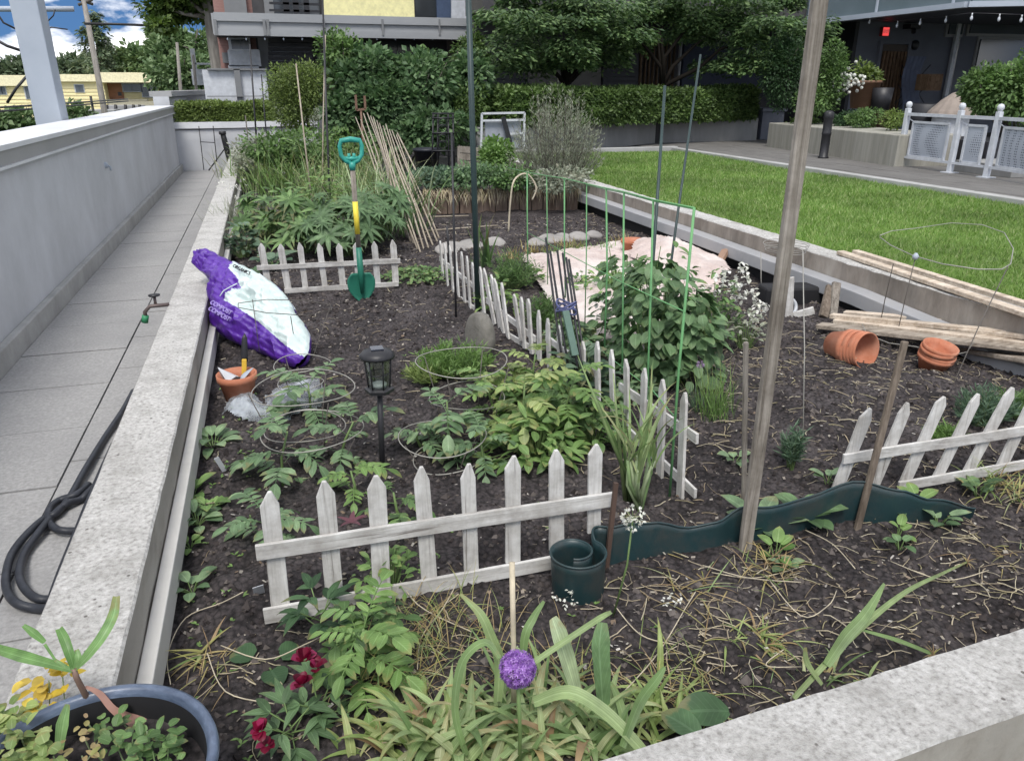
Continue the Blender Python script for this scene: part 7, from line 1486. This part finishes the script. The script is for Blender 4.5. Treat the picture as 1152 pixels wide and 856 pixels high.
for k, (x, lf, lab) in enumerate(((495, 'blue', 'blue green creeping leaves over the left end of the timber edging'), (540, 'tomato', 'creeping leaves over the middle of the timber edging'), (590, 'lupin', 'green creeping leaves over the timber edging right of the middle'), (632, 'grey', 'grey creeping leaves over the right end of the timber edging'))):
    c = G(x, 212, .3); shrub('creeping_plant', lab, 'plant', [(c+Vector((0, .3, .07)), (.42, .25, .13), 1100)], P[lf], .05, .03, 180+k, grow=1.2)
# lavender / rosemary bush
r = random.Random(151); b = YP(625, 236, 9.3); b.z = 0; t = thing('lavender_bush', 'tall grey green lavender bush with upright spikes beside the lawn wall', 'shrub', b); mb = MB(); sm_ = MB()
for k in range(430):
    a = r.uniform(0, 6.28); q = r.random()**.6; tp = b+Vector((math.cos(a)*q*.66, math.sin(a)*q*.5, (1.3-.6*q*q)*r.uniform(.6, 1.12))); o = b+Vector((math.cos(a)*.1*q, math.sin(a)*.1*q, .02)); m = o.lerp(tp, .5)+Vector((math.cos(a)*.07, math.sin(a)*.05, 0)); 
    if k % 2 == 0: sm_.tube([o, m, tp], [.005, .003, .0015], 4, False)
    for j in range(26):
        s = r.uniform(.35, 1); p = (o.lerp(m, s*2) if s < .5 else m.lerp(tp, s*2-1)); mb.quad_leaf(p, (tp-o).normalized()+A2(r.uniform(0, 6.28), r.uniform(-.3, .5))*.8, rv(), .05, .008)
sm_.build('stem', BARK, t); mb.build('foliage', P['grey'], t)
# sedum row by the stones
for k, (x, y, lf, lab) in enumerate(((575, 292, 'wither', 'reddish brown plant tuft among the pale edging stones'), (600, 285, 'wither', 'second reddish tuft right of the bent cane among the stones'), (625, 288, 'bright', 'small green sedum in front of the pale stones'), (650, 284, 'yellowish', 'yellow green sedum in front of the middle edging stones'), (680, 283, 'bright', 'green sedum left of the small terracotta pot'), (545, 296, 'lupin', 'green tuft among the edging stones behind the thick green pole'), (640, 279, 'wither', 'pinkish upright seed head among the stones'), (700, 276, 'wither', 'reddish seed head near the lawn wall'))):
    blades(x, y, 46, .13, .008, lab, 160+k, lf, .05, (.5, 1.5), (.1, .8), 'sedum_plant', 'small plants among the edging stones')
blades(545, 300, 12, .42, .03, 'upright iris leaves just right of the thick green pole', 171, 'lupin', .03, (1.2, 1.5), (.1, .5), 'iris_plant')
mb = MB(); b = g(572, 262); mb.tube(spl([b, b+Vector((.02, 0, .3)), b+Vector((.06, 0, .5)), b+Vector((.2, .05, .55)), b+Vector((.3, .05, .42)), b+Vector((.26, .05, .3))], 5), .009, 6); tag(mb.build('bent_cane', M['straw']), 'bent looping dry cane standing on the dark soil patch in front of the timber edging', 'cane')
# ---------------- soil crumbs, chips and straw
mb = MB(); r = random.Random(201)
def scatter(n, ymax=9, pw=1.7):
    for _ in range(n):
        y = 1.0+(ymax-1.0)*r.random()**pw; x = r.uniform(-.36, 3.42); yield x, y
for x, y in scatter(26000, 8, 1.5):
    s = abs(r.gauss(0, .0045))+.0025; s *= 1+.1*y; s = min(s, .016+.002*y); z = sz(x, y)+s*.2; a = r.uniform(0, 6.28); c_, s_ = math.cos(a)*s, math.sin(a)*s; k = r.uniform(.5, 1.2)
    mb.add([(x+c_, y+s_, z), (x-s_*k, y+c_*k, z-s*.2), (x-c_, y-s_*k, z), (x+s_, y-c_, z-s*.2), (x+r.gauss(0, s*.3), y+r.gauss(0, s*.3), z+s*r.uniform(.5, 1.1)), (x, y, z-s)], [(0, 1, 4), (1, 2, 4), (2, 3, 4), (3, 0, 4)])
tag(mb.build('soil_clods', M['clod']), 'crumbly dark soil clods covering the bed', 'soil', kind='stuff')
mb = MB()
for x, y in scatter(5200, 8, 1.5):
    s = r.uniform(.0015, .006)*(1+.12*y); z = sz(x, y)+.004; a = r.uniform(0, 6.28); k = r.uniform(.2, .8); u = Vector((math.cos(a), math.sin(a), r.gauss(0, .25)))*s; v = Vector((-math.sin(a), math.cos(a), r.gauss(0, .3)))*s*k; c = Vector((x, y, z+.003)); mb.add([tuple(c-u-v), tuple(c+u-v), tuple(c+u+v), tuple(c-u+v)], [(0, 1, 2, 3)])
tag(mb.build('wood_chips', M['chip']), 'small pale chips and grit scattered on the soil', 'debris', kind='stuff')
mb = MB()
for k in range(2700):
    y = 1.0+2.6*r.random()**1.3 if k % 4 else 1.0+7*r.random(); x = r.uniform(-.33, 3.4)
    if k % 4 and not (x > .9 or y < 1.75): continue
    if k % 3 == 0 and y < 2.2: x = r.choice((.35, .95, 1.35, 1.9, 2.4))+r.gauss(0, .12); y = 1.25+abs(r.gauss(0, .28))
    z = sz(x, y)+.006; a = r.uniform(0, 6.28); L_ = r.uniform(.02, .1); p = Vector((x, y, z)); d = A2(a, r.uniform(-.05, .25)); pts = [p]
    for i in range(4): p = p+d*L_/4; d = (d+Vector((r.gauss(0, .25), r.gauss(0, .25), -.1))).normalized(); p.z = max(p.z, sz(p.x, p.y)+.003); pts.append(p.copy())
    mb.tube(pts, r.uniform(.0006, .0018)*(1+.12*y), 3, False)
tag(mb.build('dry_straw', M['straw']), 'thin dry straw and root bits strewn over the soil', 'debris', kind='stuff')
# weeds scattered thinly near the left wall and front
mb = MB()
for k in range(120):
    x = r.uniform(-.33, 1.2) if k % 2 else r.uniform(-.34, -.15); y = 1.3+r.random()*2.6; b = Vector((x, y, sz(x, y)+.002))
    for j in range(3): mb.leaf(b, A2(r.uniform(0, 6.28), .4), (0, 0, 1), r.uniform(.01, .022), .008, .5, 2)
tag(mb.build('ground_weeds', P['bright']), 'tiny green weeds sprouting here and there on the soil', 'weeds', kind='stuff')
# ---------------- blue glazed pot in the near corner
rc = G(94, 876, .27); RR = (G(243, 862, .27)-rc).length; t = thing('blue_pot', 'large blue glazed plant pot in the near left corner with a straggly succulent', 'pot', (rc.x, rc.y, 0))
glz = noisemat('blue_glaze', [(.35, (.035, .05, .085)), (.55, (.09, .12, .18)), (.7, (.22, .27, .36))], scale=11, detail=10, rough=.35, bump=.3, bscale=40, bdist=.003, spec=.6, stretch=(1, 1, 3))
mb = MB(); mb.lathe([(RR*.6, -.3), (RR*.85, -.1), (RR*.95, .0), (RR*.985, .012), (RR, .022), (RR*.99, .032), (RR*.95, .036), (RR*.915, .03), (RR*.9, .018)], (rc.x, rc.y, .245), n=96); mb.build('glazed_body', glz, t)
mb = MB(); mb.lathe([(RR*.9, .018), (RR*.885, .0), (RR*.87, -.04), (RR*.85, -.1)], (rc.x, rc.y, .245), n=72); mb.build('dark_inner_wall', M['membrane'], t)  # inner wall of the pot below the rim, in flat black
mb = MB(); vs = [(rc.x, rc.y, .22)]; n = 48
for k in range(1, 9):
    for j in range(n): a = 6.283*j/n; q = RR*.87*k/8; x, y = rc.x+math.cos(a)*q, rc.y+math.sin(a)*q; vs.append((x, y, .212+.012*noise.noise(Vector((x*30, y*30, 0)))))
mb.add(vs, [(0, 1+j, 1+(j+1) % n) for j in range(n)]+[(1+k*n+j, 1+k*n+(j+1) % n, 1+(k+1)*n+(j+1) % n, 1+(k+1)*n+j) for k in range(7) for j in range(n)], True); mb.build('potting_soil', M['soil'], t)
r = random.Random(301)
def inpot(x, y, z=.18): return G(x, y, z)
t = thing('succulent', 'straggly succulent with upright green strap leaves in the blue pot', 'plant', inpot(100, 805)); mb = MB(); mb.tube([inpot(104, 800), Z(98, 785, .27), Z(86, 762, .33), Z(83, 752, .35)], [.006, .006, .0055, .005], 8); mb.build('stem', plain('brown_pink_stem', (.2, .13, .1)), t)
mb = MB()
for pts, w_ in (([Z(84, 752, .35), Z(98, 737, .38), Z(115, 715, .41), Z(127, 692, .43), Z(131, 670, .45)], [.008, .013, .014, .014, .009]), ([Z(83, 752, .35), Z(78, 735, .38), Z(72, 718, .4), Z(66, 706, .41)], [.007, .012, .013, .009]), ([Z(82, 754, .35), Z(55, 746, .36), Z(25, 738, .36), Z(-12, 727, .35)], [.006, .012, .016, .012]), ([Z(78, 752, .35), Z(62, 742, .37)], [.005, .004]), ([Z(50, 722, .38), Z(38, 712, .39), Z(26, 703, .4)], [.006, .011, .005]), ([Z(62, 742, .37), Z(50, 724, .38)], [.003, .004]), ([Z(85, 752, .35), Z(88, 740, .37), Z(86, 730, .38)], [.006, .009, .005]), ([Z(66, 845, .22), Z(70, 815, .27), Z(76, 792, .3)], [.01, .016, .006])):
    path_blade(mb, pts, [q*1.35 for q in w_], fold=.28)
o = mb.build('foliage', leafmat('succulent_leaf', [(.1, .22, .05), (.15, .3, .08), (.2, .34, .12)], rough=.4, vscale=30, vein='par', tip=.5), t)
mb = MB(); path_blade(mb, [Z(96, 772, .3), Z(112, 780, .28), Z(128, 798, .25), Z(150, 810, .22), Z(180, 817, .2), Z(203, 811, .19)], [.004, .011, .013, .022, .024, .006]); mb.build('dead_leaf', leafmat('dusty_pink_leaf', [(.28, .16, .13), (.36, .2, .16)], trans=.1), t)
def potstuff(name, label, pts, leaf, n, L, W, seed, spread=.012):
    r = random.Random(seed); t = thing(name, label, 'plant', inpot(*pts[0])); mb = MB(); sm_ = MB()
    for (x, y, z) in [(a, b_, c) for (a, b_), c in zip(pts, [r.uniform(.235, .29) for _ in pts])]:
        q = G(x, y, z); sm_.tube([Vector((q.x+r.gauss(0, .01), q.y+r.gauss(0, .01), .205)), q], .0014, 4, False)
        for k in range(n): mb.leaf(q+rv(spread), A2(r.uniform(0, 6.28), r.uniform(-.2, .8)), (0, -.2, 1), L*r.uniform(.6, 1.2), W*r.uniform(.7, 1.2), r.uniform(.2, 1.2), 4, .15, 'heart')
    sm_.build('stem', P['leek'], t); mb.build('foliage', leaf if not isinstance(leaf, str) else P[leaf], t)
yl = leafmat('golden_yellow_leaf', [(.55, .4, .05), (.65, .5, .09), (.45, .33, .08), (.6, .42, .04)], vscale=40)
potstuff('yellow_weed', 'bright yellow withered flower leaves in the middle of the blue pot', [(55, 765), (48, 795), (62, 790), (40, 768), (70, 755), (45, 805)], yl, 6, .03, .018, 311)
potstuff('curly_weed', 'yellow green curly leaves at the left side of the blue pot', [(10, 805), (22, 825), (5, 840), (30, 845), (15, 860), (40, 830), (-5, 820), (25, 800), (50, 850), (0, 855), (35, 815), (12, 830)], 'yellowish', 12, .026, .02, 312)
potstuff('low_weed', 'small dark green leaves creeping on the soil of the blue pot', [(150, 828), (165, 822), (178, 832), (190, 825), (140, 815), (120, 820), (172, 845), (195, 845), (130, 835), (155, 850)], 'lupin', 8, .022, .016, 313)
potstuff('dry_weed', 'small dry orange leaf cluster on a stalk in the blue pot', [(148, 786), (110, 835)], 'wither', 5, .016, .012, 314, .005)
potstuff('brown_weed', 'brown and pinkish dry bits along the front of the blue pot', [(95, 830), (92, 850), (75, 860), (110, 850), (100, 815), (60, 850)], 'wither', 5, .018, .01, 315)
# everything rests as built: give any unmarked top-level object its kind
for o in bpy.context.scene.objects:
    if o.parent is None and o.type in ('MESH', 'EMPTY', 'FONT') and 'kind' not in o: o['kind'] = 'thing'
print('faces', sum(len(o.data.polygons) for o in bpy.data.objects if o.type == 'MESH'))
